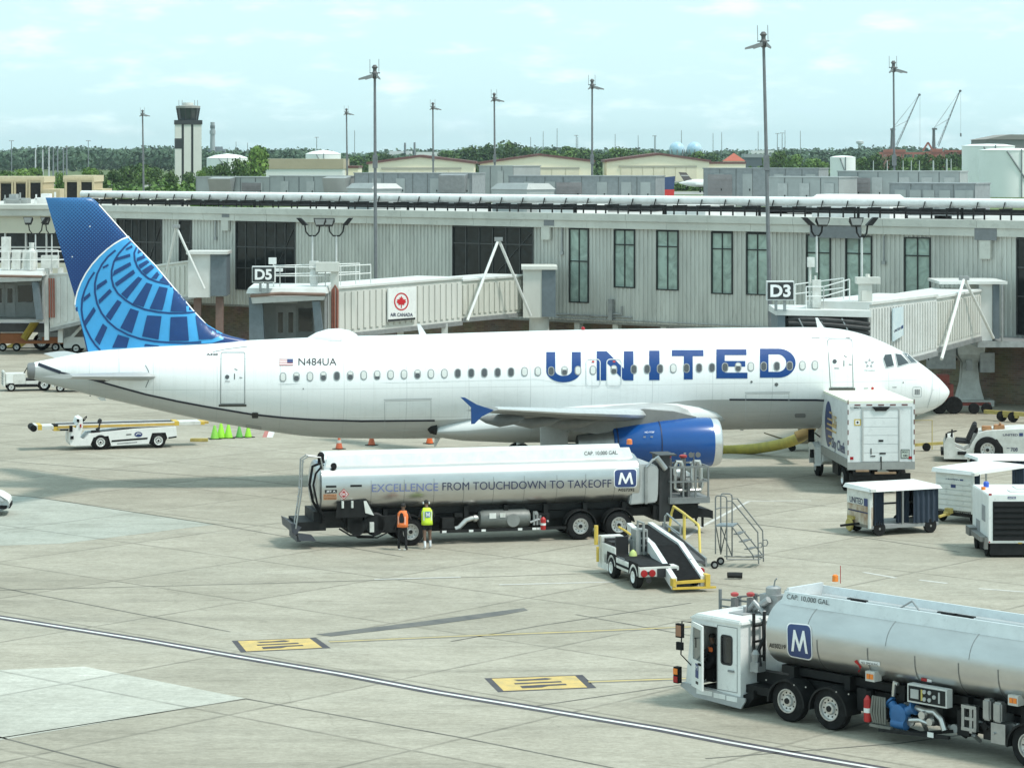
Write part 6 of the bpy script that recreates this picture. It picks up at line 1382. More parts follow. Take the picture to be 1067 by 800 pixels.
def emblem(par,shp,quad,name='emblem'):
    """rounded navy square with a white M"""
    q=[Vector((*p,0))for p in quad]
    def f(u,v,e=.014):p=(q[0]*(1-u)+q[1]*u)*(1-v)+(q[3]*(1-u)+q[2]*u)*v;return shp(p.x,p.y,e)
    mb=MB();patch(mb,rrect(-.04,-.04,1.04,1.04,.18),lambda u,v:f(u,v,.010),None,.2);mb.use(1);patch(mb,rrect(0,0,1,1,.16),lambda u,v:f(u,v,.018),None,.2)
    mb.use(0);patch(mb,[(.15,.84),(.27,.17),(.35,.17),(.505,.6),(.66,.17),(.74,.17),(.86,.84),(.755,.84),(.685,.43),(.535,.8),(.475,.8),(.33,.43),(.255,.84)],lambda u,v:f(u,v,.026),None,.2)
    return mb.build(name,[white_letter,badge],par)
def fender(par,x,y0,y1,r,w=.05):
    mb=MB();o=arc(x,r*.86,r*1.16,-2,182,14);i_=arc(x,r*.86,r*1.07,182,-2,14);mb.prism(o+i_,y0,y1);return mb.build('fender',frame_k,par)
def extinguisher(fr,px,py,label,name='fire_extinguisher',h=.62):
    x,z=fr.px(px,py,-.02);p=fr.w(x,.02,z-h/2);r=thing(name,label,'fire extinguisher',p,fr.yaw)
    mb=MB();mb.lathe([(0,.085),(.03,.1),(h*.72,.1),(h*.82,.05),(h*.86,.035)],(0,0,0),(0,0,1),14);mb.build('cylinder',red,r);mb=MB();mb.lathe([(h*.3,.102),(h*.45,.102)],(0,0,0),(0,0,1),14);mb.build('band',white,r)
    mb=MB();mb.box(-.03,.12,-.03,.03,h*.86,h);mb.tube([(.03,0,h*.9),(.13,0,h*.75),(.12,0,h*.3)],.018,6);mb.build('nozzle',black,r)
# ---------------- near tanker
NF=Fr(*tuple(G(820,752))[:2],R(-46.5));nt=at(NF,'fuel_tanker','silver fuel tanker with white cab whose door stands open, cut off by the picture edge','fuel tanker','silver aviation fuel tankers')
NS=TankShape(NF,-.72,9.6,1.25,2.12,1.22,.88);NS.body(nt)
mb=MB()
for x in(.95,2.55,4.0,5.3,6.45,7.8):NS.band(mb,x,178,248,.012)
for x in(.6,3.1,5.6,8.0):NS.band(mb,x,92,172,.006,.004)
mb.build('seam',seam_d,nt)
emblem(nt,NS.on,[(820.8,649.6),(844.8,651.8),(846,686.6),(821.6,682)])
mb=MB();patch(mb,text_rect('A030219',801.5,674,818.6,669.3,.01),lambda a,b:NS.on(a,b+(a-801)*.13,.012));mb.build('fleet_number',ink,nt)
mb=MB();patch(mb,[(893,687),(898,694),(895,700),(890.5,688)],NS.on);mb.use(1);patch(mb,[(896,686.5),(917,689.5),(917,693.5),(896,690.5)],NS.on);mb.use(2);patch(mb,text_rect('NO SMOKING',897.5,690.6,915.5,688.2,.01),lambda a,b:NS.on(a,b+(a-897)*.14,.02));mb.use(0);patch(mb,[(960,705.5),(966,706.5),(966,709.5),(960,708.5)],NS.on);mb.use(1);patch(mb,[(966.2,706.6),(971,707.3),(971,710.2),(966.2,709.6)],NS.on);mb.build('notice',[red,white_letter,ink],nt)
# walkway coaming along the top
zt0=NS.cz+NS.rz-.06
mb=MB()
for y0,y1,sl in((.5,.58,.0),(1.92,2.0,.0)):mb.hexa([(-.62,y0-.06,zt0-.12),(9.4,y0-.06,zt0-.12),(9.4,y0+.02,zt0-.12),(-.62,y0+.02,zt0-.12),(-.5,y0,zt0+.22),(9.4,y0,zt0+.22),(9.4,y0+.06,zt0+.22),(-.5,y0+.06,zt0+.22)])
mb.hexa([(-.55,.57,zt0-.1),(-.47,.57,zt0-.1),(-.47,1.91,zt0-.1),(-.55,1.91,zt0-.1),(-.5,.57,zt0+.3),(-.42,.57,zt0+.3),(-.42,1.91,zt0+.3),(-.5,1.91,zt0+.3)])
mb.build('coaming',coam,nt,smooth=0)
mb=MB();mb.box(-.3,9.3,.62,1.88,zt0-.02,zt0+.03);mb.build('walkway',M('walkway_grey',(.45,.48,.49),.6,.3),nt,smooth=0)
mb=MB();cf=lambda u,v:Vector((u,.425+.06*(v-zt0+.12)/.46,v));patch(mb,text_rect('CAP. 10,000 GAL.',-.4,zt0+.03,1.0,zt0+.17,.0),cf);mb.build('capacity_lettering',ink,nt)
for px,py in((893.5,624.5),(988,637),(1005,638.5)):
    x,z=NF.px(px,py,.95);mb=MB();mb.lathe([(0,.22),(.1,.22),(.14,.18)],(x,.95,zt0+.03),(0,0,1),14);mb.box(x-.3,x+.3,.9,1.0,zt0+.17,zt0+.2);mb.build('manhole',dark,nt)
mb=MB();mb.tube([(2.7,1.1,zt0+.1),(3.0,1.2,zt0+.3),(3.3,1.1,zt0+.12)],.025,6);mb.tube([(6.5,1.2,zt0+.12),(6.9,1.15,zt0+.3),(7.1,1.1,zt0+.3)],.07,8);mb.tube([(7.1,1.1,zt0+.3),(7.15,1.1,zt0+.45)],.05,8);mb.build('vent_pipe',galv,nt)
# chassis with a dark filler box
mb=MB();mb.box(-3.2,9.6,.62,.86,.72,1.02);mb.box(-3.2,9.6,1.64,1.88,.72,1.02);mb.box(-.6,9.5,.5,2.0,1.1,1.3)
for x in(-.2,1.6,3.3,5.2,6.9,8.9):mb.box(x,x+.18,.3,2.2,.98,1.34)
mb.box(2.0,6.85,.75,1.9,.42,1.08);mb.box(2.0,2.3,.3,2.2,.55,1.1);mb.box(5.9,6.1,.2,2.3,.45,1.2);mb.build('chassis',frame_k,nt,smooth=0)  # long box is added so no light shows through under the tank
for x in(0,1.36,7.35,8.7):
    d_=x>5;wheel(nt,x,0,.53,.32,-1,dual=d_);wheel(nt,x,2.5,.53,.32,1,dual=d_);fender(nt,x,-.06,.5,.53);mb=MB();mb.cyl((x,.3,.53),(x,2.2,.53),.12,10);mb.build('axle',frame_k,nt)
mb=MB()
for x in(-.62,.3,.68,1.66,2.05):mb.lathe([(0,.02),(.012,.02)],(x,-.072,.98+.02*(x>1)),(0,-1,0),8)
mb.build('bolt',alu,nt)
# cab as a shell with the doorway left open
cz0,cz1=.40,2.22;cx0,cx1=-3.45,-1.55;CW=2.35;panel=white
mb=MB()
mb.box(cx0+.3,cx1,0,CW,cz0-.08,cz0+.06);mb.box(cx1-.07,cx1,0,CW,cz0+.06,cz1-.02);mb.box(cx0+.3,cx1-.07,CW-.06,CW,cz0+.06,cz1-.02)
mb.prism([(cx0,cz0+.1),(cx0+.3,cz0+.06),(cx0+.3,cz1-.02),(cx0+.22,cz1-.02)],0,.05);mb.prism([(cx0,cz0+.1),(cx0+.06,cz0+.1),(cx0+.28,cz1-.02),(cx0+.22,cz1-.02)],.05,CW)
mb.box(-2.36,cx1-.07,0,.06,cz0+.06,1.18);mb.box(-2.36,-2.2,0,.06,1.18,cz1-.02);mb.box(-1.84,cx1-.07,0,.06,1.18,cz1-.02);mb.box(-2.2,-1.84,0,.06,1.9,cz1-.02);mb.box(cx0+.3,-2.36,0,.06,cz1-.14,cz1-.02)
cabm=mb.build('cab_body',panel,nt,smooth=0)
mb=MB();mb.prism([(cx0+.12,cz1-.018),(cx1+.06,cz1-.018),(cx1+.03,cz1+.12),(cx0+.4,cz1+.14)],-.05,CW+.05);mb.build('cab_roof',panel,nt,bevel=.035)
mb=MB();mb.box(-2.5,-2.0,.6,1.3,cz1+.125,cz1+.16);mb.cyl((-2.2,.9,cz1+.14),(-2.2,.9,cz1+.3),.05,8);mb.build('roof_hatch',M('hatch_grey',(.3,.3,.3),.5),nt)
mb=MB();mb.box(-2.19,-1.85,.01,.03,1.19,1.89);mb.use(1);stroke(mb,rrect(-2.2,1.18,-1.84,1.9,.07),.05,lambda u,v:Vector((u,-.012,v)),True);mb.build('side_window',[glass_dark,ink],nt)
mb=MB();stroke(mb,[(-2.34,cz0+.1),(-2.34,cz1-.08),(-1.66,cz1-.08),(-1.66,cz0+.1)],.018,lambda u,v:Vector((u,-.008,v)),True);mb.box(-1.95,-1.76,-.05,-.005,1.0,1.05);mb.build('rear_door_seam',M('door_seam',(.25,.26,.26),.5),nt,smooth=0)
# interior
mb=MB();mb.box(-3.0,-1.7,.12,2.2,cz0+.065,cz0+.1);mb.box(-2.3,-2.2,.2,1.0,cz0+.1,1.6);mb.box(-3.1,-2.85,.4,2.0,.55,1.25);mb.build('cab_interior',M('interior_black',(.012,.012,.013),.8),nt,smooth=0)
mb=MB();mb.box(-2.62,-2.2,.45,.95,.75,.9);mb.box(-2.3,-2.18,.45,.95,.9,1.5);mb.build('driver_seat',M('seat_black',(.02,.02,.022),.7),nt,bevel=.03)
mb=MB();mb.tube([(-2.8+.06*math.sin(a),.7+.2*math.cos(a),1.22+.2*math.sin(a))for a in[k*.4 for k in range(17)]],.015,6);mb.cyl((-2.95,.7,1.1),(-2.8,.7,1.22),.02,6);mb.build('steering_wheel',black,nt)
# open door leaf, hinged at the front edge
dr_=thing('cab_door',None,None,(-3.17,-.02,cz0));dr_.parent=nt;dr_.rotation_euler=(0,0,R(-28))
h=cz1-cz0;W_=.82
mb=MB();mb.box(0,W_,-.05,0,.08,.8);mb.box(0,.1,-.05,0,.8,h-.08);mb.box(W_-.1,W_,-.05,0,.8,h-.08);mb.box(.1,W_-.1,-.05,0,h-.2,h-.08);mb.build('door_panel',panel,dr_,smooth=0)
mb=MB();mb.box(.1,W_-.1,-.03,-.02,.8,h-.2);mb.build('door_glass',M('door_glass',(.10,.12,.12),.06,spec=.7),dr_,smooth=0)
mb=MB();mb.box(.34,.56,-.06,-.051,.36,.72);mb.use(1);patch(mb,text_rect('M',.38,.56,.52,.68,.03),lambda u,v:Vector((u,-.066,v)));mb.use(2);mb.box(.36,.54,-.058,-.0505,.2,.27);mb.build('door_badge',[badge,white_letter,ink],dr_,smooth=0)
mb=MB();mb.box(.6,.76,-.09,-.052,.72,.77);mb.tube([(.3,-.06,1.35),(.5,-.1,1.4),(.5,-.1,1.15)],.015,6);mb.build('door_handle',black,dr_)
# mirrors, lamps, bumper skirt
mb=MB();mb.box(-3.42,-3.2,-.42,-.32,1.74,2.1);mb.box(-3.42,-3.22,-.4,-.32,1.42,1.62);mb.tube([(-3.2,0,2.1),(-3.3,-.3,2.15),(-3.32,-.32,1.3),(-3.2,0,.95)],.018,6);mi=mb.build('mirror',black,nt,smooth=0)
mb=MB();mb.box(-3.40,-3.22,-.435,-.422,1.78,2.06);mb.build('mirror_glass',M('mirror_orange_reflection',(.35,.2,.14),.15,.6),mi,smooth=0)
mb=MB();mb.box(-3.7,-3.54,-.2,-.05,.5,.92);la=mb.build('marker_lamp',black,nt,smooth=0);mb=MB();mb.box(-3.69,-3.55,-.22,-.202,.73,.88);mb.use(1);mb.box(-3.69,-3.55,-.22,-.202,.53,.68);mb.build('lens',[amber,redlens],la,smooth=0)
mb=MB();mb.prism([(-3.6,.42),(-3.1,.2),(-1.5,.12),(-1.36,.32),(-1.36,.4),(-3.55,.52)],-.05,.0);mb.prism([(-3.6,.42),(-3.55,.52),(-3.5,.5),(-3.5,.4)],0,CW);mb.build('skirt',M('skirt_grey',(.4,.41,.41),.5),nt,smooth=0)
mb=MB()
for a,b in((-3.02,-2.48),(-2.42,-2.02),(-1.98,-1.62)):mb.box(a,b,-.062,-.052,.26+(-a-1.6)*.03,.38+(-a-1.6)*.03)
mb.build('step_plate',white,nt,smooth=0)
mb=MB();mb.box(cx1+.005,-.75,.2,2.2,.5,.7);mb.prism([(cx1,.1),(-1.2,.4),(-1.2,.6),(cx1,.45)],.1,2.2);mb.build('cab_mount',frame_k,nt,smooth=0)
# hose rack and rails between cab and tank, lift deck with red topped valves behind the cab
mb=MB()
for y in(.35,.75):mb.box(cx1+.08,cx1+.14,y,y+.06,1.0,2.5)
for z in(1.35,1.75,2.15):mb.box(cx1+.08,cx1+.14,.35,.8,z,z+.05)
mb.tube([(cx1+.25,.6,2.3),(cx1+.35,.5,1.9),(cx1+.3,.35,1.6),(cx1+.4,.3,1.2)],.05,8);mb.build('hose_rack',dark,nt,smooth=0)
mb=MB();mb.box(-1.4,-1.15,.2,.5,1.05,1.3);mb.lathe([(0,.1),(.2,.12),(.3,.06)],(-1.3,.3,1.3),(0,0,1),10);mb.build('valve_block',galv,nt,smooth=0)
rq=lambda px,py,l=1.7:(NF.px(px,py,l)[0],l,NF.px(px,py,l)[1])
mb=MB();mb.cyl(rq(750.5,640),rq(750.5,613.5),.045,8)
for a_,b_ in(((750.5,624),(790,627.5)),((752,631),(790,637)),((770,621.5),(803,619))):mb.cyl(rq(*a_),rq(*b_),.028,6)
for px,y0,y1 in((787,618,645),(770,621,645),(760.5,632,645),(803,619,640)):mb.box(rq(px,y0)[0]-.045,rq(px,y0)[0]+.045,1.66,1.75,rq(px,y1)[2],rq(px,y0)[2])
mb.build('deck_rail',rail_m,nt,smooth=0)
for px in(765.5,782):
    x,y,z=rq(px,619.5,1.5);mb=MB();mb.box(x-.07,x+.07,y-.07,y+.07,z-.95,z-.08);mb.cyl((x-.12,y-.05,z-.8),(x-.05,y,z-.15),.05,8);mb.cyl((x+.1,y-.05,z-.8),(x+.06,y,z-.25),.04,8);v=mb.build('hose_valve',M('valve_grey',(.16,.16,.16),.5,.4),nt,smooth=0);mb=MB();mb.lathe([(-.04,.05),(-.02,.1),(.04,.11),(.07,.06)],(x,y,z),(0,0,1),14);mb.build('hand_wheel',M('valve_red',(.4,.05,.05),.5),v)
x,y,z=rq(806,614.5,1.4);mb=MB();mb.lathe([(-.1,.2),(.06,.2),(.1,.14)],(x,y,z),(0,0,1),16);mb.tube([(x+.02,y,z+.1),(x+.05,y,z+.25),(x+.12,y,z+.32)],.02,6);mb.tube([(x-.6,1.2,z-.75),(x-.35,1.1,z-.45),(x-.2,1.1,z-.4),(x+.1,1.1,z-.2)],.09,8);mb.tube([(x-.55,1.0,z-.6),(x-.3,1.0,z-.3),(x,1.05,z-.55)],.07,8);mb.box(x-.3,x+.3,1.2,1.6,z-.6,z-.1);mb.cyl((x+.4,y,z),(x+.95,y+.1,z+.12),.05,8);mb.build('hose_reel',galv,nt)
mb=MB();mb.lathe([(0,.08),(.15,.075),(.18,.04)],(-.15,2.05,zt0+.34),(0,0,1),14);b_=mb.build('beacon',amber,nt);mb=MB();mb.cyl((-.02,2.1,zt0+.3),(-.02,2.1,zt0+.75),.01,5);mb.build('antenna',redlens,nt)
# running gear between the axles
x,z=NF.px(937,744,.12)
mb=MB();mb.lathe([(-.12,.2),(-.1,.25),(.1,.25),(.12,.2)],(x,.15,z),(0,-1,0),18);mb.lathe([(-.2,.14),(.2,.14)],(x,.15,z-.22),(1,0,0),14);mb.cyl((x-.3,.2,z+.2),(x-.05,.15,z+.02),.12,12);mb.lathe([(0,.16),(.05,.16)],(x-.33,.22,z+.22),(-.8,0,.6),14);mb.cyl((x,.15,z),(x+.4,.18,z+.2),.11,12);mb.lathe([(0,.17),(.06,.17)],(x+.4,.18,z+.2),(.9,0,.4),14);mb.build('pump',pump_blue,nt)
mb=MB();mb.tube([(x+.45,.2,z+.22),(x+.75,.2,z+.18),(x+1.0,.2,z+.2),(x+1.2,.2,z+.05),(x+1.3,.2,z-.2)],.075,10);mb.tube([(x+.3,.15,z-.1),(x+.6,.15,z-.05),(x+.9,.15,z-.1)],.06,8);mb.lathe([(0,.1),(.1,.1)],(x+.75,.12,z+.1),(0,-1,0),10);mb.lathe([(0,.09),(.1,.09)],(x+1.0,.1,z-.02),(0,-1,0),10);mb.tube([(x-.1,.2,z+.7),(x-.2,.2,z+.75),(x-.25,.2,z+.4)],.05,8);mb.build('pump_pipe',M('pipe_bright',(.6,.6,.58),.3,.8),nt)
mb=MB();mb.bar((x-.5,-.02,z-.42),(x+1.6,.0,z-.30),.08);mb.box(x+1.0,x+1.18,-.06,0,z-.38,z-.22);mb.tube([(x-.2,.3,z-.3),(x+.5,.3,z-.4),(x+1.5,.3,z-.2)],.05,6);mb.build('side_guard',dark,nt,smooth=0)
mb=MB();mb.box(x+1.0,x+1.18,-.075,-.062,z-.36,z-.24);mb.build('guard_plate',white,nt,smooth=0)
p0,z1_=NF.px(945.5,711.5,-.02);p1,_=NF.px(986.5,719,-.02);_,z0_=NF.px(945.5,730.5,-.02)
mb=MB();mb.box(p0,p1,-.02,.2,z0_,z1_);cp=mb.build('control_panel',M('panel_frame_white',(.6,.6,.58),.4),nt,smooth=0);w=p1-p0;hh=z1_-z0_
mb=MB();mb.box(p0+.04,p1-.04,-.032,-.022,z0_+.04,z1_-.04);mb.build('panel_face',dark,cp,smooth=0)
mb=MB();mb.use(0).box(p0+w*.1,p0+w*.3,-.055,-.034,z0_+hh*.25,z0_+hh*.75);mb.box(p0+w*.8,p0+w*.84,-.05,-.034,z0_+hh*.2,z0_+hh*.8)
for a,b in((.45,.7),(.45,.3),(.58,.7),(.58,.3),(.7,.5)):mb.lathe([(0,.05),(.03,.05)],(p0+w*a,-.034,z0_+hh*b),(0,-1,0),10)
mb.use(1);mb.box(p0+w*.36,p0+w*.4,-.05,-.034,z0_+hh*.2,z0_+hh*.8);mb.build('gauge',[M('gauge_grey',(.4,.41,.4),.4),M('gauge_yellow',(.5,.4,.1),.5)],cp,smooth=0)
for px,py in((908.5,704),(1057.5,729)):
    a,z=NF.px(px,py,.1);mb=MB();mb.box(a-.14,a+.14,.02,.3,z-.12,z+.12);o=mb.build('side_lamp_box',M('lamp_box_pale',(.55,.54,.5),.5),nt,smooth=0);mb=MB();mb.box(a-.09,a+.0,-.0,.018,z-.06,z+.06);mb.box(a+.02,a+.11,0,.018,z-.06,z+.06);mb.build('lens',amber,o,smooth=0)
a,z=NF.px(920,740,.1);mb=MB()
for k in range(6):mb.tube([(a-.22+k*.07,.0,z+.35),(a-.26+k*.085,-.03,z-.05),(a-.2+k*.07,.0,z-.3)],.03,6)
mb.box(a-.3,a+.35,-.05,.1,z-.4,z-.33);mb.build('chain_rack',M('chain_grey',(.2,.2,.18),.6,.4),nt)
for(xa,ya,xb,yb,nm)in((1002.5,733,1018,767,'ladder_frame'),(1033,752,1048,776,'tool_cabinet')):
    a,z1=NF.px(xa,ya,-.02);b,z0=NF.px(xb,yb,-.02);mb=MB()
    if nm=='ladder_frame':
        for q in(a,b-.08):mb.box(q,q+.08,-.05,.05,z0+.1,z1)
        mb.box(a,b,-.06,.06,z0+.1,z0+.18);mb.box(a,b,-.06,.06,z1-.08,z1);mb.box(a+.02,b-.02,-.04,.04,(z0+z1)/2,(z0+z1)/2+.07);mb.box((a+b)/2,(a+b)/2+.08,-.03,.1,(z0+z1)/2-.3,z1)
    else:mb.box(a,b,-.04,.4,z0,z1);mb.lathe([(0,.03),(.06,.03)],((a+b)/2-.1,-.04,(z0+z1)/2),(0,-1,0),8)
    mb.build(nm,steel,nt,smooth=0)
a,z=NF.px(1033,740,-.02);mb=MB();mb.box(a-.25,a-.02,-.05,.2,z-.25,z+.25);mb.box(a+.05,a+.3,-.05,.2,z-.25,z+.22);mb.build('filter_bowl',steel,nt,bevel=.04)
rp=random.Random(4)
for k in range(11):
    a=2.9+k*.37;y=rp.uniform(.2,.6);z=rp.uniform(.5,.95);mb=MB();L_=rp.uniform(.3,.8);r_=rp.uniform(.03,.06)
    mb.tube([(a,y,z),(a+L_*.5,y-.05,z+rp.uniform(-.1,.1)),(a+L_,y,z+rp.uniform(-.2,.1)),(a+L_,y+.2,z-.25)],r_,8);mb.lathe([(0,r_*2),(.06,r_*2)],(a+L_*.3,y-.05,z),(0,-1,0),10)
    mb.build('fuel_line',(dark,galv,steel,dark)[k%4],nt)
for k in range(4):mb=MB();a=3.0+k*1.05;mb.box(a,a+.35,.25,.6,.42+.1*(k%2),.85+.08*k);mb.build('under_box',(frame_k,M('box_grey',(.16,.165,.16),.6,.3))[k%2],nt,smooth=0)
extinguisher(NF,903.2,735.5,'red fire extinguisher clipped under the tank of the near fuel tanker',h=.75)
# ---------------- far tanker
FF=Fr(*tuple(G(605,562.5))[:2],R(14));ft=at(FF,'fuel_tanker','silver fuel tanker with lettering along its side parked under the airliner wing','fuel tanker','silver aviation fuel tankers')
fz1=FF.px(500,474,.6)[1];x0=FF.px(334,505,.3)[0];x1=FF.px(664,500,.3)[0]
FS_=TankShape(FF,x0,x1,1.25,2.14,1.25,.92,2.6);FS_.body(ft)
for q in(0,):
    mb=MB();X=lambda px:FF.px(px,505,.05)[0]
    for px in(386.5,421,452,483,514,546,580,610,640):FS_.band(mb,X(px),168,250,.007)
    mb.build('seam',seam_d,ft)
mb=MB();patch(mb,text_rect('EXCELLENCE',387.5,512.5,456.5,504.3,.004),lambda a,b:FS_.on(a,b-(a-387)*.0185,.014),None,3);mb.build('side_lettering',M('lettering_pale_blue',(.16,.19,.36),.5),ft)
mb=MB();patch(mb,text_rect('FROM TOUCHDOWN TO TAKEOFF',461,510.8,637,502.6,.004),lambda a,b:FS_.on(a,b-(a-461)*.0185,.014),None,3);mb.build('side_lettering',lettering,ft)
emblem(ft,FS_.on,[(640.3,489.5),(663,488.8),(662.8,507),(640.6,507.5)])
mb=MB();patch(mb,text_rect('A027292',644,511.6,661,508.6,.012),lambda a,b:FS_.on(a,b,.014),None,3);mb.build('fleet_number',ink,ft)
# warning placards at the tail
mb=MB();patch(mb,[(358.2,509),(363.6,514.6),(358.2,520.4),(352.8,514.6)],lambda a,b:FS_.on(a,b,.014));mb.use(1);stroke(mb,[(358.2,510.4),(362.3,514.6),(358.2,519),(354.1,514.6)],.5,lambda a,b:FS_.on(a,b,.02),True);patch(mb,text_rect('1863',355.4,516,361,513.2,.01),lambda a,b:FS_.on(a,b,.022));mb.build('hazard_diamond',[red,white_letter],ft)
mb=MB();patch(mb,[(338.5,510.2),(351,510),(351,513.4),(338.5,513.8)],FS_.on);mb.use(1);patch(mb,text_rect('JET A',340,513,349.6,510.8,.02),lambda a,b:FS_.on(a,b,.02));mb.use(2);patch(mb,[(337,514.8),(350.8,514.4),(350.8,517),(337,517.4)],FS_.on);patch(mb,[(337,517.8),(350.8,517.4),(350.8,520.2),(337,520.6)],FS_.on);mb.use(3);patch(mb,text_rect('FLAMMABLE',338,516.8,350,515.2,.01),lambda a,b:FS_.on(a,b,.02));patch(mb,text_rect('NO SMOKING',338,520,350,518.3,.01),lambda a,b:FS_.on(a,b,.02));mb.build('placard',[ink,white_letter,M('placard_orange',(.62,.3,.16),.5),ink],ft)
mb=MB()
for a,b,y in((339.5,350.5,507),(365,377,506.2)):patch(mb,[(a,y-1.2),(b,y-1.4),(b,y+.8),(a,y+1)],FS_.on)
mb.build('vent_slot',dark,ft)
zt0=FS_.cz+FS_.rz-.06
mb=MB()
for y0 in(.5,1.92):mb.hexa([(x0+.2,y0-.06,zt0-.12),(x1-.1,y0-.06,zt0-.12),(x1-.1,y0+.02,zt0-.12),(x0+.2,y0+.02,zt0-.12),(x0+.3,y0,zt0+.3),(x1-.25,y0,zt0+.3),(x1-.25,y0+.06,zt0+.3),(x0+.3,y0+.06,zt0+.3)])
mb.box(x0+.4,x1-.3,.6,1.9,zt0-.02,zt0+.03);mb.build('coaming',M('coaming_pale',(.86,.87,.86),.4,.1),ft,smooth=0)
a0=FF.px(609,473,.45)[0];a1=FF.px(644,473,.45)[0];mb=MB();patch(mb,text_rect('CAP. 10,000 GAL.',a0,zt0+.04,a1,zt0+.2,.0),lambda u,v:Vector((u,.425+.06*(v-zt0+.12)/.42,v)));mb.build('capacity_lettering',ink,ft)
a=FF.px(659,466,1.2)[0];mb=MB();mb.lathe([(0,.11),(.17,.1),(.2,.05)],(a,1.6,zt0+.3),(0,0,1),12);mb.build('beacon',M('beacon_orange',(.75,.2,.05),.3),ft)
# front shield and cabinets beside the lift deck
b0,b1=FF.px(664,500,.1)[0],FF.px(686,500,.1)[0]
mb=MB();mb.prism([(b0-.3,1.22),(b1-.05,1.28),(b1,1.6),(b1+.02,2.5),(b1-.08,2.68),(b0-.1,2.72)],.1,2.35);mb.build('end_cabinet',M('cabinet_metal',(.5,.51,.51),.4,.6,var=.1),ft,bevel=.05)
mb=MB();mb.box(b0+.28,b0+.38,.02,.1,1.25,2.62);mb.tube([(b0+.33,.05,2.6),(b0+.6,.1,2.86),(b0+.85,.15,2.9)],.05,8);mb.cyl((b0+.75,.12,2.95),(b0+1.1,.12,2.5),.11,10);mb.build('grab_bar',steel,ft)
m0,m1=FF.px(687,500,.2)[0],FF.px(698,500,.2)[0]
mb=MB();mb.box(m0,m1,.2,1.1,.55,2.98);mb.box(m0-.05,m1+.25,.1,1.3,2.983,3.03);mb.build('lift_mast',M('mast_black',(.03,.03,.032),.5),ft,smooth=0)
# lift basket
g0,g1=FF.px(699,500,0)[0],FF.px(738,500,0)[0];zf=FF.px(720,518,0)[1];zr=FF.px(720,486.5,0)[1]
mb=MB()
for y in(0.0,1.5):
    for q in(g0,g0+(g1-g0)*.33,g0+(g1-g0)*.66,g1):mb.box(q-.03,q+.03,y-.03,y+.03,zf,zr)
    for z in(zr,zf+(zr-zf)*.52):mb.box(g0,g1,y-.031,y+.031,z-.03,z+.03)
for q in(g0,g1):
    for z in(zr,zf+(zr-zf)*.52):mb.box(q-.031,q+.031,0,1.5,z-.03,z+.03)
mb.box(g0-.05,g1+.05,-.05,1.55,zf-.22,zf);mb.build('lift_basket',rail_m,ft,smooth=0)
pm=M('pipe_bright',(.6,.6,.58),.3,.8)
mb=MB()
for q,s in((.3,1),(.78,1)):c=g0+(g1-g0)*q;mb.tube([(c-.15,.5,zf+.35),(c-.15,.5,zr-.05),(c-.05,.5,zr+.15),(c+.1,.5,zr+.15),(c+.18,.5,zr-.1),(c+.18,.5,zf+.3)],.085,10)
mb.tube([(g0+.25,.3,zr-.3),(g0+.25,.3,zf+.32),(g0+.4,.3,zf+.22),(g1-.2,.3,zf+.22),(g1-.12,.3,zf+.5)],.075,10);mb.tube([(g1-.5,.6,zf+.2),(g1-.35,.6,zr-.1),(g1-.5,.6,zr+.1)],.05,8);mb.build('delivery_hose',pm,ft)
mb=MB()
for q in(.12,.5):c=g0+(g1-g0)*q;mb.box(c-.08,c+.08,.7,.9,zf,zr+.25)
c=g0+(g1-g0)*.68;mb.cyl((c,.3,zr),(c,.3,zr+.5),.025,6);mb.lathe([(0,.1),(.04,.1)],(c-.12,.28,zr+.42),(0,-1,0),10);mb.lathe([(0,.1),(.04,.1)],(c+.15,.28,zr+.42),(0,-1,0),10);mb.box(c-.3,c-.2,.1,.9,zf,zf+.6);v=mb.build('hose_valve',M('valve_grey',(.16,.16,.16),.5,.4),ft,smooth=0)
mb=MB()
for q in(.08,.5):mb.lathe([(0,.07),(.03,.14),(.1,.15),(.13,.08)],(g0+(g1-g0)*q,.8,zr+.25),(0,0,1),12)
mb.build('hand_wheel',M('valve_red',(.4,.05,.05),.5),v)
# chassis with a dark filler box, scissor lift, tow beam
mb=MB();mb.box(x0+.1,g1-.2,.6,.85,.75,1.05);mb.box(x0+.1,g1-.2,1.65,1.9,.75,1.05);mb.box(x0+1.6,x1-.2,.5,2.0,1.08,1.32)
for q in range(8):x=x0+.8+q*1.5;mb.box(x,x+.16,.25,2.25,.95,1.34)
mb.box(x0+1.2,x1-.4,.8,1.9,.4,1.06);mb.box(m0-.2,g1-.3,.3,2.2,.62,1.15);mb.prism([(g1-1.0,1.05),(g1+.15,.92),(g1+.35,.85),(g1+.35,.55),(g1+.2,.6),(g1-1.0,.7)],.5,1.9);mb.box(g1-.05,g1+.02,.6,.7,.25,.6);mb.box(g1-.3,g1-.24,.6,.7,.3,.6)  # long low box is added to block light and keep the underside black
mb.bar((g0+.1,.5,zf-.25),(g1-.3,.5,1.2),.12);mb.bar((g1-.2,.5,zf-.25),(g0+.4,.5,1.1),.12);mb.bar((g0+.2,1.2,zf-.25),(g1-.3,1.2,1.2),.1);mb.box(g0+.4,g1-.5,.4,1.4,1.16,1.4);mb.build('chassis',frame_k,ft,smooth=0)
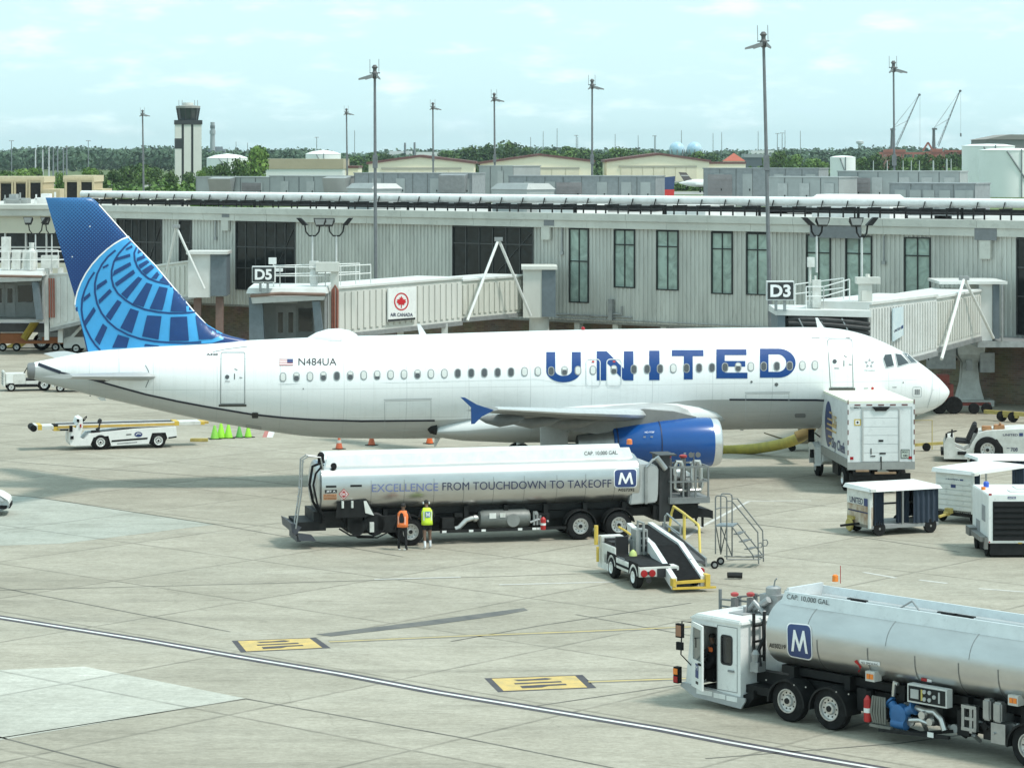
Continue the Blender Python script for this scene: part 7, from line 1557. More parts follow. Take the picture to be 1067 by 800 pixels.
# low cab on the far side
mb=MB();mb.prism([(g0-.1,.5),(g1+.1,.5),(g1+.1,1.2),(g1-.2,2.2),(g0-.1,2.2)],1.62,2.6);mb.build('cab_body',white,ft,bevel=.05);mb=MB();mb.box(g0+.2,g1-.5,1.6,1.615,1.3,2.0);mb.build('cab_window',glass_dark,ft,smooth=0)
for x,d_ in((FF.px(605,548,0)[0],1),(FF.px(645,546.5,0)[0],1),(FF.px(428,558,0)[0],0)):
    wheel(ft,x,0,.51,.3,-1,dual=bool(d_));wheel(ft,x,2.5,.51,.3,1,dual=bool(d_));mb=MB();mb.cyl((x,.3,.51),(x,2.2,.51),.12,10);mb.build('axle',frame_k,ft)
    mb=MB();o=arc(x,.5,.62,10,170,10);mb.prism(o+arc(x,.5,.58,170,10,10),-.03,.4);mb.build('fender',frame_k,ft)
# side gear: metering tank, bent pipe, boxes, guard
t0,t1=FF.px(500,540,.1)[0],FF.px(554,540,.1)[0];zc=FF.px(525,541,.1)[1]
mb=MB();mb.lathe([(0,.2),(.05,.3),(.2,.34),(t1-t0-.2,.34),(t1-t0-.05,.3),(t1-t0,.2)],(t0,.4,zc),(1,0,0),24);mb.build('meter_vessel',M('vessel_grey',(.16,.17,.16),.5,.3,var=.2),ft)
mb=MB();mb.lathe([(0,.24),(.05,.24)],(t0+1.25,.09,zc-.04),(0,-1,0),20);mb.use(1);mb.box(t0+.35,t0+.6,.05,.07,zc+.05,zc+.25);mb.box(t0+.75,t0+.95,.05,.07,zc+.08,zc+.24);mb.build('inspection_cover',[M('cover_grey',(.26,.27,.26),.5,.3),white_dirty],ft,smooth=0)
mb=MB();mb.tube([(t0-.9,.2,zc-.3),(t0-.75,.2,zc-.25),(t0-.5,.2,zc+.0),(t0-.3,.2,zc+.06),(t0-.05,.25,zc+.06)],.09,10);mb.lathe([(0,.13),(.1,.13)],(t0-.2,.22,zc+.06),(1,0,0),12);mb.build('bent_pipe',M('pipe_alu',(.55,.55,.53),.35,.7),ft)
mb=MB();x=FF.px(450,548,.1)[0];mb.box(x+.3,t1+1.3,.05,.14,.42,.52);mb.box(x+.3,t1+1.3,2.3,2.4,.42,.52);mb.box(x+.4,t0-.95,.15,.9,.55,.95);mb.box(x+.9,x+1.2,.3,.8,.95,1.1);mb.box(x-2.0,x-1.2,.1,.8,.5,1.1);mb.box(t1+.05,t1+.7,.2,1.2,.55,1.0);mb.build('side_guard',dark,ft,smooth=0)
for px in(463,491,504,542,557,562):mb=MB();q=FF.px(px,555,.03)[0];mb.box(q-.08,q+.08,.03,.048,.43,.51);mb.build('reflector',white,ft,smooth=0)
mb=MB();q=FF.px(391,550,.05)[0];mb.lathe([(0,.36),(.04,.42),(.9,.42),(.94,.36)],(q,.1,.82),(0,1,0),20);mb.build('air_tank',frame_k,ft)
mb=MB();q=FF.px(561,535,.05)[0]
for k in range(3):mb.cyl((q-.15+k*.12,.1,.6),(q-.15+k*.12,.1,1.1-.08*k),.045,8)
mb.lathe([(0,.07),(.04,.07)],(q-.1,.02,1.05),(0,-1,0),10);mb.tube([(q-.3,.1,.7),(q,.1,.8),(q+.4,.15,.7)],.05,8);mb.build('valve_block',galv,ft)
# tail end: ladder, hose cabinet, round head, bumper
xe=x0
mb=MB();lx=FF.px(312.5,500,.1)[0];lz=FF.px(318,475.5,.1)[1]
for y in(.1,.55):mb.tube([(lx-.15,y,.75),(lx+.05,y,2.0),(lx+.1,y,lz-.12),(lx+.3,y,lz),(lx+.75,y,lz-.05),(lx+.85,y,lz-.5)],.03,6)
for k in range(8):z=.9+k*.32;mb.cyl((lx-.13+.08*k/2,.1,z),(lx-.13+.08*k/2,.55,z),.02,6)
mb.build('ladder',steel,ft)
mb=MB();mb.box(xe-.25,xe+.95,.35,2.2,.7,1.3);mb.box(xe-.85,xe+.2,.3,2.2,.62,.95);mb.box(xe+.95,xe+1.5,.1,2.3,.55,1.25);mb.lathe([(0,.3),(.5,.3)],(xe+1.3,.1,.72),(0,1,0),18);mb.build('tail_frame',frame_k,ft,smooth=0)
mb=MB();mb.prism([(xe+.55,1.62),(xe+1.6,1.72),(xe+1.75,1.55),(xe+1.9,1.2),(xe+1.6,1.1),(xe+.5,1.1)],-.0,.06);mb.build('wheel_arch_gap',frame_k,ft,smooth=0)
mb=MB()
for q in(.75,1.1):mb.cyl((xe+q,-.02,1.45),(xe+q,-.02,1.7),.045,8)
mb.hexa([(xe+1.58,-.03,1.25),(xe+1.9,-.03,1.15),(xe+1.9,0,1.15),(xe+1.58,0,1.25),(xe+1.52,-.03,1.68),(xe+1.62,-.03,1.68),(xe+1.62,0,1.68),(xe+1.52,0,1.68)]);mb.box(xe+1.75,xe+1.9,-.03,.1,.55,.9);mb.build('bright_fitting',white_dirty,ft,smooth=0)
mb=MB();mb.lathe([(0,.55),(.08,.5),(.12,.3)],(xe-.12,1.25,FS_.cz),(-1,0,0),28);mb.build('tail_cover',M('cover_steel',(.5,.51,.5),.4,.6),ft)
mb=MB();mb.tube([(xe+.15,.35,zt0+.1),(xe-.3,.25,zt0-.05),(xe-.42,.2,2.3),(xe-.3,.2,1.7),(xe-.0,.2,1.2),(xe+.0,.2,.9)],.05,8);mb.tube([(xe+.1,.3,zt0),(xe-.2,.15,2.7),(xe-.3,.1,2.3),(xe-.15,.1,1.6),(xe+.1,.1,1.1)],.04,8);mb.lathe([(0,.12),(.3,.12),(.38,.05)],(xe+.05,.5,zt0+.05),(0,0,1),12);mb.lathe([(0,.1),(.12,.11)],(xe+.5,.32,zt0-.1),(-.3,-.8,.5),12);mb.build('vapour_hose',black,ft)
mb=MB();bx=FF.px(308,545,0)[0];mb.hexa([(bx-.1,.2,.62),(bx+.05,.2,.5),(bx+.05,2.3,.5),(bx-.1,2.3,.62),(bx-.15,.2,.95),(bx+.25,.2,.78),(bx+.25,2.3,.78),(bx-.15,2.3,.95)]);mb.hexa([(bx+.15,0,.32),(bx+.75,0,.3),(bx+.75,.3,.3),(bx+.15,.3,.32),(bx+.1,0,.58),(bx+.6,0,.5),(bx+.6,.3,.5),(bx+.1,.3,.58)]);mb.box(bx+.1,bx+.25,.3,2.0,.25,.45);mb.build('bumper',M('bumper_grey',(.07,.075,.09),.5,.3),ft,smooth=0)
mb=MB();mb.tube([(bx+1.6,.1,.7),(bx+2.0,.05,.45),(bx+2.8,.05,.38),(bx+3.3,.1,.6)],.035,6);mb.tube([(bx+1.8,.15,.7),(bx+2.3,.1,.36),(bx+3.0,.1,.33),(bx+3.5,.15,.55)],.03,6);mb.build('air_hose',black,ft)
extinguisher(FF,566.3,544,'red fire extinguisher clipped in front of the wheels of the lettered fuel tanker',h=.55)
# ================================================================== CATERING TRUCK
CF=Fr(*tuple(G(884,515))[:2],R(5));ct_=at(CF,'catering_truck','white box catering truck seen from behind with a blue globe and lettering on its side','catering truck')
zt_=CF.px(917,417.5,0)[1];zb_=CF.px(917,481,0)[1];Wc=CF.px(951.8,450,0)[0];Lc=5.6
box_w=M('truck_box_white',(.70,.725,.72),.4,var=.1,vscale=.8,scuff=.4)
mb=MB();mb.box(0,Wc,0,Lc,zb_,zt_-.1);mb.build('cargo_box',box_w,ct_,smooth=0)
mb=MB();mb.box(-.03,Wc+.03,-.03,Lc+.03,zt_-.098,zt_);mb.build('box_roof',M('roof_cream',(.78,.79,.66),.6,var=.06),ct_,smooth=0)
mb=MB();mb.box(-.04,.06,-.04,.0-.005,zb_,zt_-.1);mb.box(Wc-.06,Wc+.04,-.04,-.005,zb_,zt_-.1);mb.box(.062,Wc-.062,-.04,-.005,zt_-.25,zt_-.1);mb.use(1);mb.box(-.05,Wc+.05,-.06,-.002,zb_-.32,zb_-.005);mb.box(-.045,-.005,0,Lc,zb_-.25,zb_+.12)
mb.use(2)
for k in range(6):z=zb_+.3+k*.42;mb.box(-.045,.0,-.05,-.042,z,z+.2);mb.box(Wc,Wc+.045,-.05,-.042,z,z+.2)
for k in range(5):x=.25+k*.5;mb.box(x,x+.25,-.05,-.042,zt_-.2,zt_-.14)
mb.build('box_trim',[box_w,M('trim_grey',(.32,.33,.32),.5,.3),M('reflective_red',(.16,.06,.055),.4)],ct_,smooth=0)
d0,d1=CF.px(899.5,450,0)[0],CF.px(936,450,0)[0];dz0,dz1=CF.px(917,480.5,0)[1],CF.px(917,426.5,0)[1]
mb=MB();mb.box(d0-.06,d0,-.05,-.006,dz0,dz1+.06);mb.box(d1,d1+.06,-.05,-.006,dz0,dz1+.06);mb.box(d0,d1,-.05,-.006,dz1,dz1+.06);mb.build('door_frame',M('frame_grey',(.5,.51,.5),.4,.3),ct_,smooth=0)
mb=MB()
for k in range(6):h=(dz1-dz0)/6;mb.box(d0+.005,d1-.005,-.03,-.006,dz0+k*h+.01,dz0+(k+1)*h-.005)
rd=mb.build('roller_door',box_w,ct_,smooth=0)
mb=MB();c=(d0+d1)/2;mb.box(c-.1,c+.1,-.05,-.031,dz0+.82,dz0+.9);mb.box(c-.06,c+.2,-.05,-.031,dz0+.3,dz0+.36);mb.box(c-.03,c+.03,-.06,-.031,dz0-.35,dz0+.2);mb.box(d0+.3,d0+.34,-.05,-.031,dz0+.3,dz0+.55);mb.box(d0+.3,d0+.5,-.05,-.031,dz0+.2,dz0+.24);mb.build('door_latch',dark,rd,smooth=0)
fc=lambda x,y:Vector((CF.px(x,y,-.012)[0],-.012,CF.px(x,y,-.012)[1]))
def cf(x,y,e):u,z=CF.px(x,y,-e);return Vector((u,-e,z))
mb=MB();mb.use(0);patch(mb,rrect(890,436.5,897.2,443.5,.6,2),lambda a,b:cf(a,b,.01));mb.use(1);patch(mb,rrect(891.4,437.8,895.8,442.2,.4,2),lambda a,b:cf(a,b,.016));mb.use(2);patch(mb,disc(893.6,440,1.2),lambda a,b:cf(a,b,.022));mb.build('yellow_placard',[M('placard_yellow',(.6,.45,.12),.5),white_letter,ink],ct_,smooth=0)
mb=MB();mb.use(1);patch(mb,[(938.7,468),(947.7,468),(947.7,477.5),(938.7,477.5)],lambda a,b:cf(a,b,.008));mb.use(0);stroke(mb,[(939,468.3),(947.4,468.3),(947.4,477.2),(939,477.2)],.6,lambda a,b:cf(a,b,.014),True);patch(mb,text_rect('BOLD',940.3,471.8,946,469.6,.02),lambda a,b:cf(a,b,.014));patch(mb,text_rect('XRS',940.8,475.8,945.6,473.4,.02),lambda a,b:cf(a,b,.014));patch(mb,text_rect('68279',889.8,425.6,897.5,423.2,.02),lambda a,b:cf(a,b,.01));patch(mb,text_rect('68',915.8,425,918.6,423.2,.02),lambda a,b:cf(a,b,.045));mb.build('rear_lettering',[ink,M('placard_green_white',(.5,.56,.5),.5)],ct_,smooth=0)
mb=MB();mb.hexa([(Wc/2-.25,-.09,zt_-.42),(Wc/2+.2,-.09,zt_-.42),(Wc/2+.2,-.042,zt_-.42),(Wc/2-.25,-.042,zt_-.42),(Wc/2-.38,-.1,zt_-.24),(Wc/2+.38,-.1,zt_-.24),(Wc/2+.38,-.042,zt_-.24),(Wc/2-.38,-.042,zt_-.24)]);mb.build('rear_lamp_hood',dark,ct_,smooth=0)
for q in(.14,Wc-.14):mb=MB();mb.box(q-.07,q+.07,-.02,-.006,zb_+.1,zb_+.22);mb.build('tail_lamp',redlens,ct_,smooth=0)
# side livery on the left face
def cs(px,py,e=.012):y,z=CF.pxx(px,py,-e);return Vector((-e,y,z))
def cside(u,v,e=.012):return Vector((-e,Lc*(1-u),zb_+(zt_-zb_)*v))
mb=MB();patch(mb,disc(.27,.47,.135,.385,32),lambda u,v:cside(u,v,.014));mb.use(1)
for v,a,b in((.68,.31,.41),(.56,.24,.42),(.47,.22,.56),(.385,.2,.57),(.27,.26,.4),(.16,.3,.385)):patch(mb,[(a,v-.014),(b,v-.018),(b,v+.018),(a,v+.012)],lambda u,w:cside(u,w,.022))
patch(mb,text_rect('LSG',.42,.485,.58,.66,.02),lambda u,v:cside(u,v,.022));mb.use(0);patch(mb,text_rect('Sky Chefs',.40,.05,.88,.28,.02),lambda u,v:cside(u,v,.022));mb.build('side_livery',[navy,M('livery_gold',(.58,.40,.16),.5)],ct_,smooth=0)
mb=MB();mb.box(.5,.62,.1,Lc+2.3,.72,zb_-.26);mb.box(Wc-.62,Wc-.5,.1,Lc+2.3,.72,zb_-.26)
for y in(.5,1.8,3.2,4.6):mb.box(.05,Wc-.05,y,y+.12,zb_-.2,zb_-.02)
for k in range(3):mb.bar((.12,.6+k*1.3,.9),(.12,1.8+k*1.3,zb_-.1),.08)
mb.box(.1,Wc-.1,.1,.25,.55,.85);mb.box(.2,.9,-.02,.1,.78,.98);mb.box(.1,.7,2.6,3.8,.5,zb_-.3);mb.build('chassis',frame_k,ct_,smooth=0)
mb=MB();mb.box(.3,.85,-.12,-.03,.95,1.02);mb.box(1.1,2.0,-.12,-.03,.85,.93);mb.build('rear_step',M('step_rust',(.3,.2,.12),.7,var=.3),ct_,smooth=0)
for y in(1.5,):
    for q,sd_ in((.08,0),(Wc-.4,0)):
        mb=MB();mb.lathe([(.12,.2),(0,.28),(.02,.42),(.06,.5),(.5,.5),(.54,.42),(.56,.28)],(q-.03 if q<1 else q-.2,y,.5),(1,0,0),26);t=mb.build('wheel',tyre_m,ct_);mb=MB();mb.lathe([(0,.27),(-.01,.24),(.06,.2),(.06,.01)],(q-.03,y,.5),(1,0,0),18,cap=False);mb.build('rim',alu,t)
for q in(.0,Wc-.32):
    mb=MB();mb.lathe([(.12,.2),(0,.28),(.02,.42),(.06,.5),(.26,.5),(.3,.42),(.32,.28)],(q-.06,Lc+1.2,.5),(1,0,0),26);t=mb.build('wheel',tyre_m,ct_);mb=MB();mb.lathe([(0,.27),(-.01,.24),(.06,.2),(.06,.01)],(q-.06,Lc+1.2,.5),(1,0,0),18,cap=False);mb.build('rim',alu,t)
mb=MB();y0=Lc+.15
mb.prismx([(y0,.75),(y0+.5,.55),(y0+.55,1.0),(y0+1.7,1.0),(y0+1.75,.5),(y0+2.3,.55),(y0+2.35,1.3),(y0+1.5,1.55),(y0+1.2,2.3),(y0,2.4)],.1,Wc-.1)
o=[(y0+.45,.6)]+[(y0+1.05-.62*math.cos(R(a)),.5+.62*math.sin(R(a)))for a in range(0,181,15)]+[(y0+1.9,1.35),(y0+1.2,1.5),(y0+.3,1.3)]
mb.prismx(o,-.2,.08);mb.build('cab_body',white,ct_,bevel=.04)
mb=MB();mb.box(-.38,-.12,y0+.9,y0+1.0,1.5,2.05);mb.box(-.36,-.1,y0+.6,y0+.7,.85,1.2);mb.cyl((-.1,y0+.9,1.9),(.15,y0+.7,1.7),.03,6);mb.build('mirror',black,ct_,smooth=0)
mb=MB();mb.box(.3,Wc-.3,Lc+.02,Lc+.5,zb_+.3,zt_-.3);mb.build('box_nose',box_w,ct_,smooth=0)

# ================================================================== BAGGAGE CARTS
curtain=M('dark_blue_curtain',(.03,.045,.07),.75,var=.3,vscale=4,bump=.4,bscale=9,stretch=(3,3,.4));cart_w=M('cart_white',(.76,.77,.74),.5,dirt=(.62,.62,.57),vscale=1.2,scuff=.6);rust=M('rusty_panel',(.62,.58,.48),.7,dirt=(.26,.12,.045),vscale=1.9,scuff=.5)
def cart_wheel(par,x,y,r=.26):
    mb=MB();mb.lathe([(-.07,r*.5),(-.07,r*.92),(-.04,r),(.04,r),(.07,r*.92),(.07,r*.5)],(x,y,r),(0,1,0),20);t=mb.build('wheel',tyre_m,par);mb=MB();mb.lathe([(-.06,r*.5),(-.04,r*.2),(-.08,r*.15),(-.08,.01)],(x,y,r),(0,1,0),14,cap=False);mb.build('rim',M('hub_grey',(.3,.3,.29),.5,.3),t)
KF=Fr(*tuple(G(908,559))[:2],R(24));k1=at(KF,'baggage_cart','open baggage cart with dark curtains and a rust stained end panel','baggage cart','white roofed baggage carts')
kz=KF.px(908,509,0)[1];kb=KF.px(940,546,0)[1];KL=KF.px(978,520,0)[0];KW_=1.75
mb=MB();mb.hexa([(-.12,-.12,kz-.12),(KL+.1,-.12,kz-.12),(KL+.1,KW_+.12,kz-.12),(-.12,KW_+.12,kz-.12),(-.05,-.06,kz),(KL+.02,-.06,kz),(KL+.02,KW_+.05,kz+.03),(-.05,KW_+.05,kz+.03)]);mb.build('roof',M('cart_roof_white',(.72,.73,.71),.5,var=.05),k1,smooth=0)
mb=MB();mb.box(0,KL,0,KW_,kb-.12,kb);mb.build('deck',M('deck_grey',(.3,.31,.31),.6,.3),k1,smooth=0)
mb=MB();mb.box(0,.05,0,KW_,kb+.7,kz-.13);mb.use(1);mb.box(0,.05,0,KW_,kb-.1,kb+.69);mb.build('end_panel',[cart_w,rust],k1,smooth=0)
mb=MB();patch(mb,text_rect('UNITED',.12,.38,.66,.22,.02),lambda u,v:Vector((-.01,KW_*(1-u),kz-.13-v*1.4)));mb.use(1);patch(mb,[(.7,.2),(.86,.2),(.86,.4),(.7,.4)],lambda u,v:Vector((-.01,KW_*(1-u),kz-.13-v*1.4)));mb.use(0);patch(mb,[(.05,.56),(.95,.56),(.95,.6),(.05,.6)],lambda u,v:Vector((-.01,KW_*(1-u),kz-.13-v*1.4)));mb.build('end_lettering',[lettering,navy],k1,smooth=0)
mb=MB()
for x in(.12,KL*.46,KL-.08):mb.box(x,x+.07,.02,.09,kb,kz-.12)
for x in(.12,KL-.08):mb.box(x,x+.07,KW_-.09,KW_-.02,kb,kz-.12)
mb.box(KL*.18,KL-.08,.9,.94,(kb+kz)/2-.05,(kb+kz)/2+.02);mb.build('post',steel,k1,smooth=0)
def curtain_(par,x0,x1,y,z0,z1):
    mb=MB();n=14;a=[(x0+(x1-x0)*i/n,y+.045*math.sin(i*2.1))for i in range(n+1)];lo=[mb.add((*p,z0))for p in a];hi=[mb.add((*p,z1))for p in a];lo2=[mb.add((p[0],p[1]+.02,z0))for p in a];hi2=[mb.add((p[0],p[1]+.02,z1))for p in a]
    for i in range(n):mb.face((lo[i],lo[i+1],hi[i+1],hi[i]));mb.face((lo2[i+1],lo2[i],hi2[i],hi2[i+1]))
    mb.build('curtain',curtain,par,recalc=False)
curtain_(k1,.1,.5,-.02,kb+.02,kz-.13);curtain_(k1,KL*.62,KL-.05,-.02,kb+.02,kz-.13);curtain_(k1,KL*.42,KL*.6,.25,kb+.02,kz-.13);curtain_(k1,.1,.35,KW_,kb+.02,kz-.13);curtain_(k1,KL*.75,KL-.05,KW_,kb+.02,kz-.13)
mb=MB();mb.box(KL-.05,KL,.05,KW_-.05,kb,kz-.13);mb.build('far_end_panel',curtain,k1,smooth=0)
mb=MB();mb.box(-.08,0.0,.0,.12,kb-.1,kz-.2);mb.box(-.1,.12,-.14,-.02,kz-.12,kz-.02);mb.build('corner_post',white_dirty,k1,smooth=0)
mb=MB();mb.box(.1,.9,.2,KW_-.2,.3,kb-.12);mb.box(KL-1.2,KL-.1,.2,KW_-.2,.3,kb-.12);mb.bar((-.8,KW_*.5,.35),(.2,KW_*.5,.4),.08);mb.build('running_gear',frame_k,k1,smooth=0)
for x,y in((.35,.05),(KL-.35,.05),(.35,KW_-.1),(KL-.7,KW_-.1)):cart_wheel(k1,x,y,.27)
mb=MB();mb.lathe([(-.05,.22),(.0,.26),(.05,.22)],(-.12,KW_*.78,.3),(1,0,0),18);mb.box(-.1,.1,KW_*.66,KW_*.9,.5,.62);mb.build('yellow_hitch',yellow_dull,k1)
QF=Fr(*tuple(G(1014,547))[:2],R(46));k2=at(QF,'baggage_cart','white ended baggage cart with ribbed end panel half hidden by the ground power box','baggage cart','white roofed baggage carts')
kz=QF.px(1014,492.5,0)[1];kb=.62;KL=3.4;KW_=QF.pxx(975,492,0)[0]
mb=MB();mb.hexa([(-.15,-.1,kz-.08),(KL,-.1,kz-.08),(KL,KW_+.1,kz-.08),(-.15,KW_+.1,kz-.08),(-.1,-.08,kz+.05),(KL,-.08,kz+.05),(KL,KW_+.08,kz+.08),(-.1,KW_+.08,kz+.08)]);mb.build('roof',M('cart_roof_white',(.72,.73,.71),.5),k2,smooth=0)
mb=MB();mb.box(0,.04,0,KW_,kb-.2,kz-.08)
for k in range(6):z=kb-.12+k*.2;mb.box(-.03,-.001,.06,KW_-.06,z,z+.15)
mb.build('end_panel',cart_w,k2,smooth=0)
mb=MB();fq=lambda u,v:Vector((-.012,KW_*(1-u),kz-.1-v));patch(mb,text_rect('UNITED',.28,.3,.62,.2,.02),fq);mb.use(1);patch(mb,[(.65,.19),(.74,.19),(.74,.31),(.65,.31)],fq);patch(mb,[(.42,.42),(.55,.42),(.55,.54),(.42,.54)],lambda u,v:Vector((-.036,KW_*(1-u),kz-.1-v)));mb.build('end_lettering',[lettering,navy],k2,smooth=0)
mb=MB();mb.box(0,KL,0,KW_,kb-.1,kb);mb.box(0,.9,.1,KW_-.1,.28,kb-.1);mb.build('deck',frame_k,k2,smooth=0)
curtain_(k2,.05,.4,0,kb,kz-.1);curtain_(k2,KL-.5,KL-.05,0,kb,kz-.1)
mb=MB()
for x,y in((.05,.02),(KL-.1,.02),(.05,KW_-.08),(KL-.1,KW_-.08)):mb.box(x,x+.06,y,y+.06,kb,kz-.08)
mb.build('post',steel,k2,smooth=0)
mb=MB();mb.box(-.06,.0,-.06,.06,kb-.2,kz-.1);mb.box(-.2,.1,-.2,-.05,kz-.1,kz+.02);mb.build('corner_post',white_dirty,k2,smooth=0)
for x,y in((.3,.12),(.3,KW_-.12),(KL-.4,.12),(KL-.4,KW_-.12)):
    mb=MB();r=.27;mb.lathe([(-.07,r*.5),(-.07,r*.92),(-.04,r),(.04,r),(.07,r*.92),(.07,r*.5)],(x,y,r),(0,1,0),20);t=mb.build('wheel',tyre_m,k2);mb=MB();mb.lathe([(-.08,r*.45),(.08,r*.45)],(x,y,r),(0,1,0),12);mb.build('rim',yellow_dull,t)
mb=MB();mb.bar((-.9,KW_*.55,.32),(0,KW_*.55,.42),.08);mb.lathe([(0,.1),(.2,.1)],(-.35,KW_*.5,.4),(0,1,0),10);mb.box(-.4,-.2,KW_*.45,KW_*.6,.4,.6);mb.build('yellow_hitch',yellow_dull,k2)
# tilted roof of a third cart peeking behind
r=thing('baggage_cart','baggage cart of which the white roof and dark curtain show behind the ribbed cart','baggage cart',(*tuple(G(1030,528))[:2],0),R(10),'white roofed baggage carts')
mb=MB();mb.hexa([(-.5,-.1,1.88),(2.6,-.1,1.8),(2.6,1.5,1.8),(-.5,1.5,1.88),(-.45,-.05,1.98),(2.6,-.05,1.9),(2.6,1.4,1.93),(-.45,1.4,2.01)]);mb.build('roof',M('cart_roof_white',(.72,.73,.71),.5),r,smooth=0)
mb=MB();mb.box(-.4,2.5,0,1.4,.5,.62);mb.box(-.3,.4,.1,1.3,.28,.5);mb.build('deck',frame_k,r,smooth=0);curtain_(r,1.0,1.8,0,.65,1.8);curtain_(r,-.3,.1,1.3,.65,1.85);mb=MB();mb.box(2.4,2.5,0,1.4,.62,1.8);mb.box(-.4,-.33,0,.07,.62,1.88);mb.box(-.4,-.33,1.33,1.4,.62,1.88);mb.build('end_panel',cart_w,r,smooth=0)
for x in(0,2.1):cart_wheel(r,x,.1);cart_wheel(r,x,1.3)

# ================================================================== GROUND POWER BOX
UF=Fr(*tuple(G(1029.5,581))[:2],R(1));gp=at(UF,'ground_air_unit','boxy white ground air unit with black louvred front at the picture edge','ground air unit')
uz1=UF.px(1040,515,0)[1];uz0=UF.px(1040,566,0)[1];UW=2.6;UD=3.0
mb=MB();mb.box(0,UW,0,UD,uz0,uz1);mb.build('casing',white,gp,bevel=.03)
mb=MB();mb.box(.08,UW-.05,.03,UD-.05,.09,uz0-.002);mb.build('undertray',frame_k,gp,smooth=0)
g0=UF.px(1034.5,540,0)[0];gz0,gz1=UF.px(1045,563,0)[1],UF.px(1045,522.3,0)[1]
mb=MB();mb.box(g0,UW-.2,-.012,-.002,gz0,gz1)
for k in range(7):h=(gz1-gz0)/7;mb.hexa([(g0+.03,-.05,gz0+k*h+.03),(UW-.23,-.05,gz0+k*h+.03),(UW-.23,-.013,gz0+k*h+.03),(g0+.03,-.013,gz0+k*h+.03),(g0+.03,-.016,gz0+(k+1)*h-.03),(UW-.23,-.016,gz0+(k+1)*h-.03),(UW-.23,-.0125,gz0+(k+1)*h-.03),(g0+.03,-.0125,gz0+(k+1)*h-.03)])
mb.build('grille',M('grille_black',(.01,.0105,.011),.6,var=.3,spec=.2),gp,smooth=0)
def uf(x,y,e):u,z=UF.px(x,y,-e);return Vector((u,-e,z))
mb=MB();patch(mb,[(1050,517.2),(1058.6,517.2),(1058.6,519.6),(1050,519.6)],lambda a,b:uf(a,b,.006));mb.use(1);patch(mb,text_rect('UNITED',1050.6,519.1,1058,517.8,.02),lambda a,b:uf(a,b,.012));mb.use(2);patch(mb,[(1061,565),(1065,565),(1065,566.2),(1061,566.2)],lambda a,b:uf(a,b,.006));mb.use(3);patch(mb,[(1030.2,514),(1033.4,514),(1033.4,516),(1030.2,516)],lambda a,b:uf(a,b,.006));patch(mb,disc(1031,564.5,.8),lambda a,b:uf(a,b,.006));mb.build('marking',[navy,white_letter,yellow,redlens],gp,smooth=0)
mb=MB();mb.box(-.02,-.004,.5,1.1,uz0+.7,uz0+1.25);mb.box(-.03,-.021,.8,1.0,uz0+.95,uz0+1.15);mb.box(-.02,-.004,1.5,2.2,uz0+.2,uz0+.6);mb.build('side_panel',M('side_panel_grey',(.3,.31,.32),.5),gp,smooth=0)
mb=MB();mb.box(-.25,0,.1,UD-.2,.55,.72);mb.box(-.3,-.02,UD-1.0,UD-.3,.5,.8);mb.box(-.12,0,.0,.2,.3,.7);mb.build('side_bumper',M('bumper_dull',(.2,.2,.19),.5,.4),gp,smooth=0)
for x,y in((-.02,.45),(-.02,2.4),(UW-.3,.45),(UW-.3,2.4)):
    mb=MB();mb.lathe([(0,.18),(.02,.3),(.18,.3),(.2,.18)],(x,y,.3),(1,0,0),20);mb.build('wheel',tyre_m,gp)
mb=MB();mb.lathe([(0,.1),(.16,.1),(.2,.06)],(.35,2.2,uz1),(0,0,1),14);mb.build('blue_beacon',M('beacon_blue',(.03,.1,.5),.3),gp);mb=MB();mb.lathe([(0,.08),(.1,.08)],(.1,1.4,uz1),(0,0,1),12);mb.build('orange_beacon',amber,gp);mb=MB();mb.box(.9,1.8,.6,1.2,uz1+.004,uz1+.03);mb.box(1.3,2.2,1.5,2.3,uz1+.004,uz1+.03);mb.build('roof_hatch',white_dirty,gp,smooth=0)

# ================================================================== PUSHBACK TRACTOR
TG=Fr(*tuple(G(1028,482))[:2],R(-8));tg=at(TG,'pushback_tractor','low white pushback tractor with big wheels and two dark seats','aircraft tractor')
tp=lambda x,y,l=0:TG.px(x,y,l)
o=[tp(x,y)for x,y in((983.5,478),(983.5,463),(986.5,456.5),(994,455.5),(996,466),(1005,470),(1010,467),(1013,461),(1019,451.5),(1028,449),(1062,447),(1100,447),(1100,477.5),(1046,477.5),(1045,466),(1039,457.5),(1022,457.5),(1015,467),(1013,478.5))]
mb=MB();mb.prism(o,0,2.2);mb.build('body',white_dirty,tg,smooth=0)
mb=MB();o2=[tp(x,y,-.02)for x,y in((1013.5,478),(1015.5,467),(1022,458),(1039,458),(1045,466.5),(1045.5,478))];mb.prism(o2,-.01,.08);mb.build('wheel_well',frame_k,tg,smooth=0)
hx,hz=tp(1029,472.8,-.05);wheel(tg,hx,-.12,.6,.45,-1,rim=.55);wheel(tg,hx,2.3,.6,.45,1,rim=.55);wheel(tg,hx+2.6,-.12,.6,.45,-1,rim=.55);wheel(tg,hx+2.6,2.3,.6,.45,1,rim=.55)
for q in(.35,1.25):
    a=tp(1003,466,q)[0];mb=MB();mb.hexa([(a-.35,q,.85),(a+.35,q,.8),(a+.35,q+.5,.8),(a-.35,q+.5,.85),(a-.35,q,1.0),(a+.35,q,.95),(a+.35,q+.5,.95),(a-.35,q+.5,1.0)]);mb.hexa([(a+.15,q,.95),(a+.35,q,.95),(a+.35,q+.5,.95),(a+.15,q+.5,.95),(a+.5,q,1.75),(a+.68,q,1.7),(a+.68,q+.5,1.7),(a+.5,q+.5,1.75)]);mb.build('seat',M('seat_black',(.014,.014,.015),.7,spec=.3),tg,bevel=.04)
